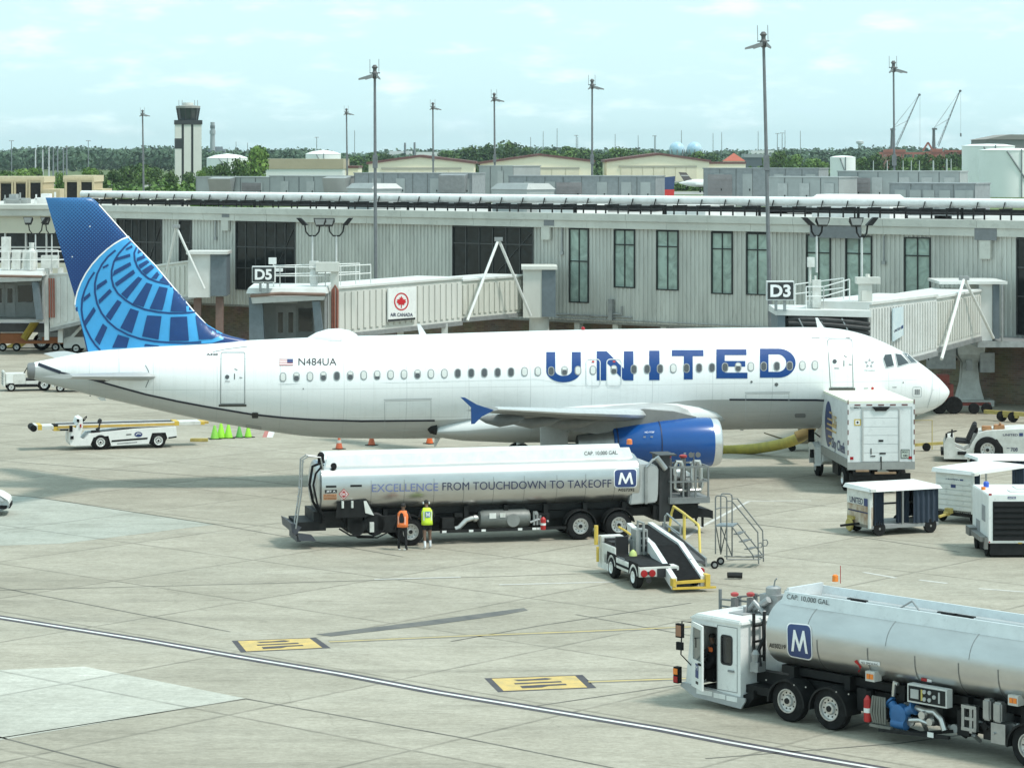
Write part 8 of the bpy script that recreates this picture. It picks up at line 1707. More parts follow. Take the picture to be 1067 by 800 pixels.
a=tp(992,455,.5);mb=MB();mb.cyl((a[0]-.15,.6,a[1]-.3),(a[0],.6,a[1]+.2),.03,6);mb.tube([(a[0]+.22*math.cos(k*.5),.6+.22*math.sin(k*.5),a[1]+.22+.05*math.cos(k*.5))for k in range(14)],.02,6);mb.build('steering_wheel',black,tg)
a,z=tp(1017,449,.6);mb=MB();mb.lathe([(0,.1),(.22,.1),(.28,.06)],(a,.7,z-.1),(0,0,1),12);mb.build('beacon',black,tg)
a0,z0=tp(1023,449,.3);a1,z1=tp(1047,443.5,.3);mb=MB();mb.box(a0,a0+.45,.4,.9,z0,z1-.05);mb.box(a0+.55,a1,.4,1.1,z0,z1);mb.box(a0+.8,a1-.15,.45,1.0,z1,z1+.1);mb.build('tan_gear_box',M('tan_leather',(.4,.2,.09),.6,var=.25),tg,bevel=.03)
def tf(x,y,e=.012):u,z=tp(x,y,-e);return Vector((u,-e,z))
mb=MB();patch(mb,text_rect('UNITED',1045,454.2,1060.5,451.8,.02),tf);mb.use(1);patch(mb,[(1062,451),(1066,451),(1066,454.4),(1062,454.4)],tf);mb.use(0);patch(mb,text_rect('708',1053,470.2,1060.5,466.2,.02),tf);stroke(mb,[(1049,466.8),(1052,466.8)],.7,tf);mb.build('side_lettering',[lettering,navy],tg,smooth=0)
mb=MB();x0_,z0_=tp(984,470);mb.box(x0_-.15,x0_+.25,.2,2.0,.3,.5);mb.cyl((x0_+.1,.3,.5),(x0_+.1,.3,1.3),.05,6);mb.cyl((x0_+.35,.1,.8),(x0_+.35,.1,1.5),.04,6);mb.box(x0_+.6,x0_+1.0,-.04,0,.35,.5);mb.build('front_bumper',dark,tg,smooth=0)
# tow bar and small yellow frame by its nose
a,b=G(945,470.5),G(985,469);r=thing('tow_bar','yellow tow bar lying ahead of the pushback tractor','tow bar',(a.x,a.y,0));v=b-a
mb=MB();mb.bar((0,0,.3),(v.x,v.y,.35),.13);mb.build('bar',yellow_dull,r,smooth=0);mb=MB();mb.tube([(.2,-.1,.1),(.2,-.1,1.5),(1.2,.0,1.5),(1.2,0,.1)],.025,6);mb.build('hoop',yellow_dull,r);mb=MB();mb.lathe([(-.05,.2),(.05,.2)],(v.x*.5,v.y*.5-.1,.2),(0,1,0),14);mb.build('wheel',tyre_m,r)
a,b=G(1026,437.5),G(1085,442);r=thing('tow_bar','yellow tow bar on two small wheels along the brick wall','tow bar',(a.x,a.y,0));v=b-a
mb=MB();mb.bar((0,0,.45),(v.x,v.y,.45),.2);mb.bar((v.x*.25,v.y*.25,.3),(v.x*.6,v.y*.6,.3),.15);mb.build('bar',yellow_dull,r,smooth=0)
for t in(.3,.5):mb=MB();mb.lathe([(-.06,.28),(.06,.28)],(v.x*t,v.y*t-.1,.28),(0,1,0),14);mb.build('wheel',tyre_m,r)
a=G(984,431);r=thing('red_tow_dolly','dark red wheeled dolly beside the bridge pedestal at the brick wall','dolly',(a.x,a.y,0))
mb=MB();mb.box(-.6,.5,0,1.2,.5,1.6);mb.box(-.3,.3,.1,1.0,1.6,2.1);mb.box(.5,2.6,.3,.9,.4,.55);mb.build('frame',M('dolly_red',(.22,.05,.04),.6,var=.3),r,smooth=0)
for x,q in((-.3,.42),(.5,.48),(1.6,.3),(2.3,.3)):mb=MB();mb.lathe([(-.12,q*.5),(-.12,q*.9),(-.08,q),(.08,q),(.12,q*.9),(.12,q*.5)],(x,-.1,q),(0,1,0),18);mb.build('wheel',tyre_m,r)

# ================================================================== BELT LOADERS
belt_m=M('conveyor_belt',(.012,.012,.0125),.85,var=.3,vscale=5,bump=.3,bscale=30,spec=.1)
BF=Fr(*tuple(G(666,615))[:2],R(17));bl=at(BF,'belt_loader','white belt loader with a sloping black conveyor and yellow handrails, seen from its lower end','belt loader','belt loaders')
bw=BF.px(733,612,0)[0];bz1=BF.px(690,589.5,0)[1];bz0=BF.px(690,606.5,0)[1]
BLn=3.5
mb=MB();mb.box(0,bw*.62,0,BLn,.42,bz1-.02);mb.box(bw*.62+.001,bw,0,.4,.42,.56);mb.box(bw*.86,bw,.0,.9,.561,bz1-.1);mb.box(bw*.8,bw,.901,BLn,.42,.8);mb.box(0,.8,BLn+.3,BLn+.7,bz0-.05,bz1+.5);mb.box(0,.08,BLn-1.0,BLn+.299,bz0-.05,bz1+.3);body=mb.build('body',white_dirty,bl,bevel=.02)
mb=MB();mb.box(.07,bw*.5,.08,BLn-.9,bz1-.015,bz1+.02);mb.build('deck_plate',M('tread_plate',(.02,.021,.022),.75,.1,var=.4,spec=.2),bl,smooth=0)
mb=MB();mb.box(-.012,-.003,1.0,BLn-1.25,.52,.6);mb.build('side_stripe',black,bl,smooth=0)
mb=MB();fl_=lambda u,v:Vector((-.013,2.1-u,v));patch(mb,text_rect('UNITED',0,.74,.75,.84,.02),fl_);mb.build('side_lettering',M('lettering_grey',(.3,.32,.35),.5),bl)
for cx in(.17,.45,bw-.26,bw-.08):mb=MB();mb.lathe([(0,.12),(.035,.11),(.04,.05)],(cx,-.001,bz1-.22),(0,-1,0),18);mb.build('tail_lamp',redlens,bl)
mb=MB();mb.box(.62,1.0,-.02,-.001,bz1-.36,bz1-.08);mb.box(.22,.55,-.02,-.001,.5,.6);mb.lathe([(0,.1),(.02,.1)],(.32,-.001,bz1-.44),(0,-1,0),12);mb.box(1.1,1.3,-.02,-.001,bz1-.4,bz1-.1);mb.box(bw-.3,bw-.12,-.02,-.001,bz1-.5,bz1-.38);mb.build('rear_fitting',ink,bl,smooth=0)
for x,y in((-.03,.55),(-.03,2.75),(bw-.25,.55),(bw-.25,2.75)):
    mb=MB();rr_=.36;mb.lathe([(.12,.15),(0,.2),(.015,.31),(.05,.36),(.22,.36),(.265,.31),(.28,.2)],(x,y,rr_),(1,0,0),24);t=mb.build('wheel',tyre_m,bl);mb=MB();mb.lathe([(.01,.21),(-.005,.19),(.06,.15),(.03,.01)],(x,y,rr_),(1,0,0),16,cap=False);mb.build('rim',white,t)
    if x<.5:mb=MB();mb.prismx([(y-.5,.42)]+[(y-.42*math.cos(R(a)),.36+.42*math.sin(R(a)))for a in range(10,171,16)]+[(y+.5,.42),(y+.44,.85),(y-.44,.85)],-.008,-.002);mb.build('wheel_opening',black,bl,smooth=0)
# conveyor: lower end near, upper end far
def bpt(px,py,y):X,z=BF.px(px,py,y);return Vector((X,y,z))
c0,c1=bpt(706,604,-.75),bpt(729.5,602,-.75);m0_,m1_=bpt(683,568,2.0),bpt(706,567.5,2.0);e0,e1=bpt(659,546.5,6.2),bpt(674.5,546,6.2)
mb=MB();up=Vector((0,0,.05))
for a,b,c,d in((c0,c1,m1_,m0_),(m0_,m1_,e1,e0)):mb.hexa([a-up*3,b-up*3,c-up*3,d-up*3,a,b,c,d])
mb.build('conveyor',belt_m,bl,smooth=0)
mb=MB();R_=.08
for a,m_,e,s in((c0,m0_,e0,-1),(c1,m1_,e1,1)):
    for p,q in((a,m_),(m_,e)):
        o1=Vector((s*.02,0,0));o2=Vector((s*.2,0,0));dn=Vector((0,0,-.3));u_=Vector((0,0,.07));mb.hexa([p+o1+dn,p+o2+dn,q+o2+dn,q+o1+dn,p+o1+u_,p+o2+u_,q+o2+u_,q+o1+u_])
mb.build('conveyor_rail',M('rail_white',(.72,.73,.72),.4,.1),bl,smooth=0)
mb=MB();mb.bar(c0+Vector((-.2,-.06,-.08)),c1+Vector((.22,-.06,-.08)),.09);mb.box(c0.x-.2,c0.x-.1,-.9,-.6,c0.z-.2,c0.z+.05);mb.box(c1.x+.15,c1.x+.3,-.9,-.55,c1.z-.3,c1.z+.12);mb.bar(c0+Vector((-.22,-.12,-.25)),c1+Vector((.5,-.12,-.3)),.07);mb.build('end_roller_guard',yellow,bl,smooth=0)
# side walkway with steel edge
s0,s1=bpt(721,584,.6),bpt(735,584.5,.6);t0_,t1_=bpt(685,547,6.0),bpt(690,547,6.0);s0=bpt(719,582,.6)
mb=MB();mb.hexa([s0-up*2,s1-up*2,t1_-up*2,t0_-up*2,s0,s1,t1_,t0_]);mb.build('walkway',M('walkway_grip',(.1,.1,.105),.7,.2),bl,smooth=0)
mb=MB();mb.hexa([s1-up*4,s1-up*4+Vector((.06,0,0)),t1_-up*4+Vector((.06,0,0)),t1_-up*4,s1+up*2,s1+up*2+Vector((.06,0,0)),t1_+up*2+Vector((.06,0,0)),t1_+up*2]);mb.build('walkway_edge',steel,bl,smooth=0)
def hp(px,py,y):return bpt(px,py,y)
mb=MB();A=[hp(697,556,5.0),hp(699.5,535,5.0),hp(702,527.5,4.8),hp(711,533.5,4.0),hp(727.5,546.5,2.2),hp(728.5,550,2.1),hp(729.5,578.5,1.6)]
mb.tube(A,.045,8);mb.cyl(hp(713,562,3.7),hp(713,534,3.8),.055,8);mb.build('handrail',M('rail_yellow',(.62,.47,.1),.5),bl)
mb=MB();mb.tube([hp(692,549,5.2),hp(693,538,5.2),hp(695,535,5.2),hp(709,547,4.0),hp(709,556,4.0)],.035,6);mb.cyl(hp(694,546,5.2),hp(709,556.5,4.0),.03,6);mb.build('inner_rail',steel,bl)
mb=MB();mb.tube([hp(645,549,5.0),hp(652,553,4.6),hp(668,565.5,2.9)],.04,8);mb.cyl(hp(660,566,3.4),hp(660,559,3.4),.03,6);mb.cyl(hp(664,569,3.2),hp(659,562,3.2),.03,6);mb.build('lift_rod',yellow,bl)
# driver stand
zz=bz1
yd=BLn-1.0
mb=MB();mb.box(.78,1.2,yd,yd+.5,zz,zz+.85);mb.box(.72,.78,yd+.1,yd+.5,zz,zz+.5);mb.box(1.0,1.06,yd-.1,yd,zz,zz+1.05);mb.box(1.0,1.06,yd+.5,yd+.56,zz,zz+1.05);mb.box(1.0,1.06,yd-.1,yd+.56,zz+1.05,zz+1.1);mb.build('control_stand',M('stand_grey',(.33,.34,.33),.5,.3),bl,smooth=0)
mb=MB()
for k in range(3):mb.box(.95,1.15,yd-.015,yd-.003,zz+.12+k*.24,zz+.3+k*.24)
mb.box(.1,.62,yd+.5,yd+1.0,zz+.05,zz+.4);mb.hexa([(.12,yd+.25,zz),(.6,yd+.25,zz),(.6,yd+.4,zz),(.12,yd+.4,zz),(.15,yd+.15,zz+.62),(.57,yd+.15,zz+.62),(.57,yd+.28,zz+.62),(.15,yd+.28,zz+.62)]);mb.box(.09,.72,yd+1.0,yd+1.25,bz0+.1,zz+.45);mb.build('driver_seat',M('seat_black',(.014,.014,.015),.7,spec=.3),bl,smooth=0)
mb=MB();mb.lathe([(0,.14),(.12,.11),(.2,.03)],(.62,yd-.15,zz+.02),(0,0,1),12);mb.build('yellow_bag',M('bag_lime',(.5,.58,.2),.6),bl)
mb=MB();mb.tube([(-.12,BLn+.5,zz+.2),(-.12,BLn+.5,zz+.85)],.07,10);mb.tube([(-.1,BLn+.4,.4),(-.1,BLn+.4,.9)],.05,8);mb.build('yellow_post',M('post_yellow',(.68,.47,.08),.5),bl)
mb=MB();mb.tube([(.65,yd+.5,zz+.3),(.85,yd+.4,zz+.75),(1.1,yd+.4,zz+.85),(1.3,yd+.2,zz+.3)],.04,8);mb.tube([(1.3,yd-.6,zz-.1),(1.25,yd-.2,zz+.2),(1.35,yd+.3,zz+.1)],.05,8);mb.build('hydraulic_hose',galv,bl)
# ---- belt loader under the tail
LF=Fr(*tuple(G(103,468.5))[:2],R(16));l2=at(LF,'belt_loader','white belt loader with a level yellow edged conveyor parked under the tail','belt loader','belt loaders')
lp=lambda x,y,l=0:LF.px(x,y,l)
o=[lp(x,y)for x,y in((72.5,460.5),(73,448),(75.5,445),(79.5,446),(82,437),(86,435.5),(86.5,444),(83.5,456),(88,458),(93,452),(112.5,450),(140,447),(183.5,444.5),(184.5,455),(174.5,456.5),(172.5,450.5),(158.5,451),(155,462),(116,464.5),(113,454),(97.5,455.5),(94,464),(78.5,464.5),(73.5,464))]
mb=MB();mb.prism(o,0,1.7);mb.build('body',white,l2,smooth=0)
mb=MB()
for pts in(((95,463.5),(97.5,455),(113,453.5),(116,462.5),(112,467.5),(98,468)),((155.5,461),(158.5,450.6),(172.5,450.1),(174.5,456.5),(171,462),(158,463))):mb.prism([lp(x,y,-.02)for x,y in pts],.01,.1)
mb.prism([lp(x,y,-.01)for x,y in((116.5,458.6),(154,455.6),(153.6,457.4),(116,460.4))],-.012,-.003);mb.prism([lp(x,y,-.01)for x,y in((175.5,455.4),(184,454.2),(184,455.8),(175.5,457))],-.012,-.003);mb.build('wheel_opening',black,l2,smooth=0)
for px in(104.7,165):hx,hz=lp(px,460,0);wheel(l2,hx,-.05,.36,.24,-1,rim=.6,hub_m=white);wheel(l2,hx,1.75,.36,.24,1,rim=.6,hub_m=white)
mb=MB();patch(mb,disc(144.2,452.5,4.2,2.7),lambda a,b:Vector((lp(a,b,-.012)[0],-.012,lp(a,b,-.012)[1])));mb.use(1);stroke(mb,[(141.5,453),(143.5,451.4),(147,452)],.7,lambda a,b:Vector((lp(a,b,-.018)[0],-.018,lp(a,b,-.018)[1])));mb.use(2);stroke(mb,[(131.5,452.8),(137,452.4)],1.0,lambda a,b:Vector((lp(a,b,-.012)[0],-.012,lp(a,b,-.012)[1])));stroke(mb,[(122,462.2),(143,460.6)],.6,lambda a,b:Vector((lp(a,b,-.012)[0],-.012,lp(a,b,-.012)[1])));mb.build('round_emblem',[navy,white_letter,ink],l2,smooth=0)
q0,q1=lp(60,444,.5),lp(181,443,.5);zc_=(lp(120,442.5,.5)[1])
mb=MB();mb.box(q0[0]-.2,q1[0],.35,1.35,zc_-.04,zc_+.06);mb.build('conveyor',belt_m,l2,smooth=0)
mb=MB();mb.box(q0[0],q1[0],.25,.345,zc_-.12,zc_+.1);mb.box(q0[0],q1[0],1.355,1.45,zc_-.12,zc_+.1);mb.use(1);mb.box(q0[0],q1[0],.22,.249,zc_-.08,zc_+.04);mb.use(0)
mb.build('conveyor_rail',[M('rail_white',(.72,.73,.72),.4),M('rail_amber',(.5,.33,.08),.5)],l2,smooth=0)
a=lp(181,444,.4)[0];mb=MB();mb.box(a,a+.25,.3,1.4,zc_-.1,zc_+.1);mb.box(a+1.3,a+1.5,.3,1.4,zc_-.09,zc_+.05);mb.use(1);mb.box(a+.25,a+1.3,.3,1.4,zc_-.08,zc_+.07);mb.use(2);mb.box(a+1.5,a+1.7,.35,1.35,zc_-.05,zc_+.05);mb.build('end_frame',[yellow,white_dirty,M('rail_amber',(.5,.33,.08),.5)],l2,smooth=0)
a=lp(60,444,.4)[0];mb=MB();mb.box(a-.95,a-.75,.3,1.4,zc_-.14,zc_+.1);mb.box(a-.2,a+.1,.3,1.4,zc_-.2,zc_+.0);mb.use(1);mb.box(a-.75,a-.2,.3,1.4,zc_-.12,zc_+.05);mb.box(a-1.1,a-.95,.3,1.4,zc_-.16,zc_+.1);mb.use(2);mb.lathe([(-.6,.16),(.6,.16)],(a-1.15,.85,zc_-.05),(0,1,0),14);mb.box(a+.1,a+.5,.3,.4,zc_-.2,zc_);mb.build('head_frame',[yellow,white_dirty,black],l2,smooth=0)
hx,hz=lp(103,444,.3);mb=MB();mb.hexa([(hx-.35,.2,hz-.32),(hx+.05,.2,hz-.32),(hx+.05,.75,hz-.32),(hx-.35,.75,hz-.32),(hx-.35,.2,hz-.22),(hx+.1,.2,hz-.22),(hx+.1,.75,hz-.22),(hx-.35,.75,hz-.22)]);mb.hexa([(hx-.12,.2,hz-.22),(hx+.02,.2,hz-.22),(hx+.02,.75,hz-.22),(hx-.12,.75,hz-.22),(hx+.02,.22,hz+.34),(hx+.16,.22,hz+.34),(hx+.16,.72,hz+.34),(hx+.02,.72,hz+.34)]);mb.build('driver_seat',M('seat_black',(.014,.014,.015),.7,spec=.3),l2,bevel=.04)
hx,hz=lp(88,437,.4);mb=MB();mb.tube([(hx+.2*math.cos(k*.5)*.6,.5+.22*math.sin(k*.5),hz+.2*math.cos(k*.5)*.7)for k in range(14)],.022,6);mb.cyl((hx-.3,.5,hz-.3),(hx,.5,hz),.025,6);mb.build('steering_wheel',black,l2)
hx,hz=lp(80,441,-.05);mb=MB();mb.box(hx-.35,hx-.2,-.08,0,hz-.4,hz-.1);mb.box(hx,hx+.12,-.06,0,hz+.05,hz+.2);mb.box(hx-.3,hx-.15,-.08,0,hz-.75,hz-.6);mb.use(1);mb.box(hx+.15,hx+.22,-.06,0,hz-.2,hz-.05);mb.build('front_fitting',[black,redlens],l2,smooth=0)

# ================================================================== STEP LADDER TROLLEY
SF=Fr(*tuple(G(745,592))[:2],R(4));st_=at(SF,'platform_steps','grey tubular platform steps on two wheels standing by the lift basket','mobile steps')
sp=lambda x,y,l=0:Vector((SF.px(x,y,l)[0],l,SF.px(x,y,l)[1]));tube_g=M('steps_grey',(.2,.21,.21),.5,.4)
def zpx(p):return(730+p[0]/8.89,505+p[1]/8.89)
DY=.75
mb=MB();q=lambda x,y,l=0:sp(*zpx((x,y)),l)
for l,dx,dy_ in((0,0,0),(DY,0,0)):
    if l==0:top=[(138,640),(138,125),(145,105),(155,101),(215,101),(238,115),(243,140),(243,690)];rail=[(243,150),(290,150),(530,440),(538,730)];st2=[(290,385),(500,672)];base=[(243,690),(538,690)]
    else:top=[(187,640),(187,105),(195,86),(205,82),(265,82),(288,95),(292,120),(292,660)];rail=[(292,128),(340,128),(575,425),(583,710)];st2=[(340,355),(578,655)];base=[(220,662),(583,668)]
    for pts in(top,rail,st2,base):mb.tube([q(x,y,l)for x,y in pts],.024,6)
    lp_=[(530,545),(560,535),(572,555),(562,578),(532,580)]if l==0 else[(583,510),(612,508),(624,535),(612,562),(583,565)]
    mb.tube([q(x,y,l)for x,y in lp_],.022,6)
mb.cyl(q(138,360),q(187,640,DY),.02,6);mb.cyl(q(243,380),q(187,640,DY),.02,6);mb.cyl(q(187,380,DY),q(290,660,DY),.02,6);mb.cyl(q(538,690),q(583,668,DY),.022,6);mb.cyl(q(138,225),q(187,210,DY),.02,6);mb.cyl(q(187,210,DY),q(292,210,DY),.02,6);mb.cyl(q(490,660),q(490,690),.02,6)
mb.build('tube_frame',tube_g,st_)
mb=MB();a,b,c,d=q(138,372),q(300,378),q(340,352,DY),q(187,350,DY);mb.hexa([a-Vector((0,0,.05)),b-Vector((0,0,.05)),c-Vector((0,0,.05)),d-Vector((0,0,.05)),a,b,c,d]);mb.build('platform',M('platform_blue_grey',(.22,.26,.28),.5,.3),st_,smooth=0)
for k in range(1,5):
    t=k/4.0*.96;A=q(290,385).lerp(q(500,672),t);B=q(340,355,DY).lerp(q(578,655,DY),t);mb=MB();mb.hexa([A+Vector((-.14,0,-.03)),A+Vector((.08,0,-.03)),B+Vector((.08,0,-.03)),B+Vector((-.14,0,-.03)),A+Vector((-.14,0,0)),A+Vector((.08,0,0)),B+Vector((.08,0,0)),B+Vector((-.14,0,0))]);mb.build('step',tube_g,st_,smooth=0)
for(x,y,l)in((127,688,0),(187,660,DY)):
    c=q(x,y,l);rr_=.13;mb=MB();mb.lathe([(-.04,.06),(-.04,.12),(-.02,.135),(.02,.135),(.04,.12),(.04,.06)],(c.x,l-.06 if l==0 else l+.06,.135),(0,1,0),18);t=mb.build('wheel',tyre_m,st_);mb=MB();mb.lathe([(-.045,.07),(.045,.07)],(c.x,l-.06 if l==0 else l+.06,.135),(0,1,0),14);mb.build('rim',galv,t)

# ================================================================== CONES, CHOCKS, HOSE, SMALL THINGS
def cone(px,py,h,m,label,group,band=None):
    b=G(px,py);r=thing('traffic_cone',label,'traffic cone',(b.x,b.y,0),px*.1,group);w=h*.34
    mb=MB();mb.lathe([(.035,w*.92),(h*.96,w*.26),(h,w*.2)],(0,0,0),(0,0,1),16);mb.build('cone',m,r);mb=MB();mb.box(-w*1.2,w*1.2,-w*1.2,w*1.2,0,.034);mb.build('base',black,r,smooth=0)
    if band:mb=MB();mb.lathe([(h*.52,w*.605),(h*.76,w*.44)],(0,0,0),(0,0,1),16,cap=False);mb.build('band',band,r)
lime=M('cone_lime',(.33,.72,.05),.5,var=.08);lime_d=M('cone_green',(.13,.42,.08),.5,var=.15);band_g=M('cone_band_grey',(.5,.5,.46),.4)
for px,py,h,m,lb in((223.6,457.3,.68,M('cone_lime_dull',(.24,.58,.07),.5),'lime traffic cone at the outer end of the green row, next to the yellow block'),(230.3,456.4,.74,lime,'tallest bright lime cone, second in the green row'),(238,456.4,.7,lime,'bright lime cone in the middle of the green row'),(249.3,455.8,.58,lime_d,'short dark green cone, duller than its neighbours'),(258.6,455.6,.6,lime,'bright lime cone at the end of the row beneath the fuselage')):cone(px,py,h,m,lb,'green traffic cones under the tail')
for px,py,lb,b_ in((353.3,467.8,'orange cone with a pale band, closest to the rear door',band_g),(387.2,463.8,'dull red orange cone under the middle of the rear fuselage',None),(447.6,462.2,'bright orange cone beside the belly fairing tip',None)):cone(px,py,.58,orange if b_ is None and px>400 else M('cone_orange_dull',(.55,.12,.05),.5),lb,'orange traffic cones under the fuselage',b_)
a=G(198,460.2);b=G(216,459.6);mb=MB();mb.box(0,(b-a).length,0,.25,0,.16);o=mb.build('wheel_chock',yellow_dull,bevel=.02);o.location=a;tag(o,'dull yellow wheel chock lying by the end of the belt loader','wheel chock')
a=G(278,455.5);r=thing('marker_board','small leaning white and red marker board under the fuselage','marker board',(a.x,a.y,0));mb=MB();mb.hexa([(0,0,0),(.3,0,0),(.3,.05,0),(0,.05,0),(.1,.2,.32),(.4,.2,.32),(.4,.25,.32),(.1,.25,.32)]);mb.build('board',white,r,smooth=0);mb=MB();mb.hexa([(-.22,0,0),(-.005,0,0),(-.005,.05,0),(-.22,.05,0),(-.12,.2,.3),(.095,.2,.3),(.095,.25,.3),(-.12,.25,.3)]);mb.build('red_half',M('board_red',(.5,.2,.18),.5),r,smooth=0)
hose_y=M('yellow_air_hose',(.50,.42,.07),.65,dirt=(.34,.29,.07),vscale=3)
r=thing('air_hose','thick yellow air conditioning hose snaking under the airliner belly','air hose',tuple(G(790,470)));o=r.location
pts=[P(x,y,d)for x,y,d in((690,470,131),(730,469,131.5),(760,469,132),(785,467.5,131.5),(805,464.5,130.5),(820,461,129.5),(832,456.5,128),(841,451,127))]
cr=[]
for i in range(len(pts)-1):
    p0,p1,p2,p3=pts[max(i-1,0)],pts[i],pts[i+1],pts[min(i+2,len(pts)-1)]
    for k in range(14):t=k/14;cr.append(.5*((2*p1)+(p2-p0)*t+(2*p0-5*p1+4*p2-p3)*t*t+(3*p1-p0-3*p2+p3)*t**3))
mb=MB();mb.tube([p-o for p in cr],[.235+.016*(i%2)for i in range(len(cr))],14);mb.build('hose',hose_y,r)
mb=MB();e=pts[-1]-o;mb.tube([e-Vector((.5,0,.2)),e,e+Vector((.3,0,.5))],.27,12);mb.build('coupling',M('coupling_brown',(.24,.17,.06),.6),r)
a=G(822,470);r=thing('hose_cart','small grey trolley under the yellow hose coupling','trolley',(a.x,a.y,0));mb=MB();mb.box(0,1.3,0,.8,.35,.5);mb.bar((0,.1,.45),(-1.2,-.3,.9),.05);mb.bar((0,.7,.45),(-1.2,-.3,.9),.05);mb.box(.5,1.2,.1,.7,.5,1.2);mb.build('frame',M('cart_brown',(.22,.18,.12),.7),r,smooth=0)
for x in(.15,1.1):mb=MB();mb.lathe([(-.05,.18),(.05,.18)],(x,-.05,.18),(0,1,0),12);mb.build('wheel',tyre_m,r)
mb=MB();o_=[(0,.12),(.3,.13),(.5,.09)];mb.tube([(0,0,.13),(.25,.02,.13),(.5,0,.12)],.1,8);c_=mb.build('hose_nozzle',dark);c_.location=G(758,603);tag(c_,'short dark fitting lying on the concrete beside the belt loader','fitting')

# ================================================================== CAR, TRACTORS AND CLUTTER AT THE LEFT
VF=Fr(*tuple(G(8,538))[:2],R(6));car=at(VF,'parked_car','white car of which only the nose shows at the picture edge','car')
cz_=1/(F/VF.oy)
side=[(-4.4,.35),(-4.3,.75),(-3.9,.95),(-3.3,1.05),(-2.6,1.45),(-1.6,1.47),(-.95,1.0),(-.3,.82),(0.02,.62),(.06,.35),(-.25,.22),(-4.2,.22)]
mb=MB();n=len(side);L1=[(x,.12,z)for x,z in side]
mb.rings([[(x*.985-.05,.18 if z<.98 else.32,z)for x,z in side],[(x,.0 if z<.98 else.22,z)for x,z in side],[(x,1.75 if z<.98 else 1.53,z)for x,z in side],[(x*.985-.05,1.57 if z<.98 else 1.43,z)for x,z in side]]);mb.build('body',white,car,bevel=.03)
mb=MB();mb.prism([(-2.6,1.02),(-2.45,1.38),(-1.7,1.4),(-1.15,1.02)],-.01+.1,.2);mb.hexa([(-1.55,.3,1.44),(-.95,.15,1.03),(-.95,1.6,1.03),(-1.55,1.45,1.44),(-1.5,.3,1.46),(-.9,.15,1.05),(-.9,1.6,1.05),(-1.5,1.45,1.46)]);mb.build('windscreen',glass_dark,car,smooth=0)
for x in(-.75,-3.4):wheel(car,x,-.03,.32,.2,-1);wheel(car,x,1.78,.32,.2,1)
mb=MB();mb.hexa([(-.5,-.012,.6),(-.12,-.012,.6),(-.12,.1,.6),(-.5,.1,.6),(-.55,-.0,.72),(-.25,-.0,.76),(-.25,.1,.76),(-.55,.1,.72)]);mb.build('headlight',M('headlight_glass',(.4,.42,.42),.1),car,smooth=0);mb=MB();mb.box(-.1,.08,.2,1.5,.3,.45);mb.hexa([(-.35,-.015,.3),(-.05,-.015,.3),(-.05,.1,.3),(-.35,.1,.3),(-.3,-.012,.44),(-.02,-.012,.42),(-.02,.1,.42),(-.3,.1,.44)]);mb.build('grille',black,car,smooth=0);mb=MB();mb.box(-1.2,-1.0,-.18,.0,.98,1.1);mb.build('mirror',white,car,bevel=.03)
def tractor(px,py,rot,label,d_sc=1.0):
    b=G(px,py);r=thing('baggage_tractor',label,'baggage tractor',(b.x,b.y,0),rot,'white baggage tractors')
    mb=MB();mb.box(-1.55,-.35,.05,1.35,.4,1.05);mb.box(-.35,.5,.05,1.35,.35,.6);mb.box(.5,1.3,.05,1.35,.45,.9);mb.box(-1.68,-1.55,0,1.4,.3,1.2);mb.build('body',white_dirty,r,bevel=.03)
    mb=MB();mb.box(-1.5,-1.1,-.01,.05,.5,1.0);mb.use(1)
    for k in range(5):mb.box(-1.7,-1.685,.15,1.25,.4+k*.15,.48+k*.15)
    mb.build('grille',[white,M('grille_grey',(.3,.3,.29),.6)],r,smooth=0)
    mb=MB();mb.box(-.3,.5,.2,1.2,.6,.72);mb.box(.35,.5,.2,1.2,.72,1.25);mb.cyl((-.45,.45,1.0),(-.25,.45,1.35),.03,6);mb.tube([(-.22+.05*math.cos(k*.5),.45+.2*math.sin(k*.5),1.36+.06*math.cos(k*.5))for k in range(14)],.02,6);mb.build('seat',M('seat_black',(.014,.014,.015),.7,spec=.3),r)
    mb=MB();mb.lathe([(0,.1),(.2,.08)],(.2,.3,1.2),(0,0,1),10);mb.box(.0,.35,.1,.4,.9,1.15);mb.tube([(.55,.15,.9),(.5,.15,1.5),(.5,1.25,1.5),(.55,1.25,.9)],.04,6);mb.build('roll_bar',white,r)
    for x,q in((-1.2,.26),(.75,.38)):wheel(r,x,-.02,q,.22,-1,hub_m=white);wheel(r,x,1.42,q,.22,1,hub_m=white)
    mb=MB();mb.box(-.9,.35,.0,1.3,.25,.42);mb.build('chassis',frame_k,r,smooth=0);return r
tractor(33,407.5,.25,'white baggage tractor with a tall grille behind the tail cone')
tractor(84,408.5,.1,'white baggage tractor mostly hidden behind the tailplane')
b=G(66,368);r=thing('utility_van','white van glimpsed between the jet bridge and the foot of the fin','van',(b.x,b.y,0))
mb=MB();mb.prism([(0,.35),(4.4,.35),(4.4,1.9),(1.2,1.95),(.5,1.2),(0,1.05)],0,1.8);mb.build('body',white,r,bevel=.05);mb=MB();mb.prism([(.75,1.15),(1.3,1.75),(1.9,1.75),(1.9,1.15)],-.015,-.004);mb.box(2.05,3.2,-.015,-.004,1.15,1.75);mb.build('window',glass_dark,r,smooth=0)
for x in(.9,3.5):wheel(r,x,-.04,.33,.22,-1);wheel(r,x,1.84,.33,.22,1)
b=G(-6,366);r=thing('equipment_rack','orange equipment trolley parked under the far bridge','equipment trolley',(b.x,b.y,0))
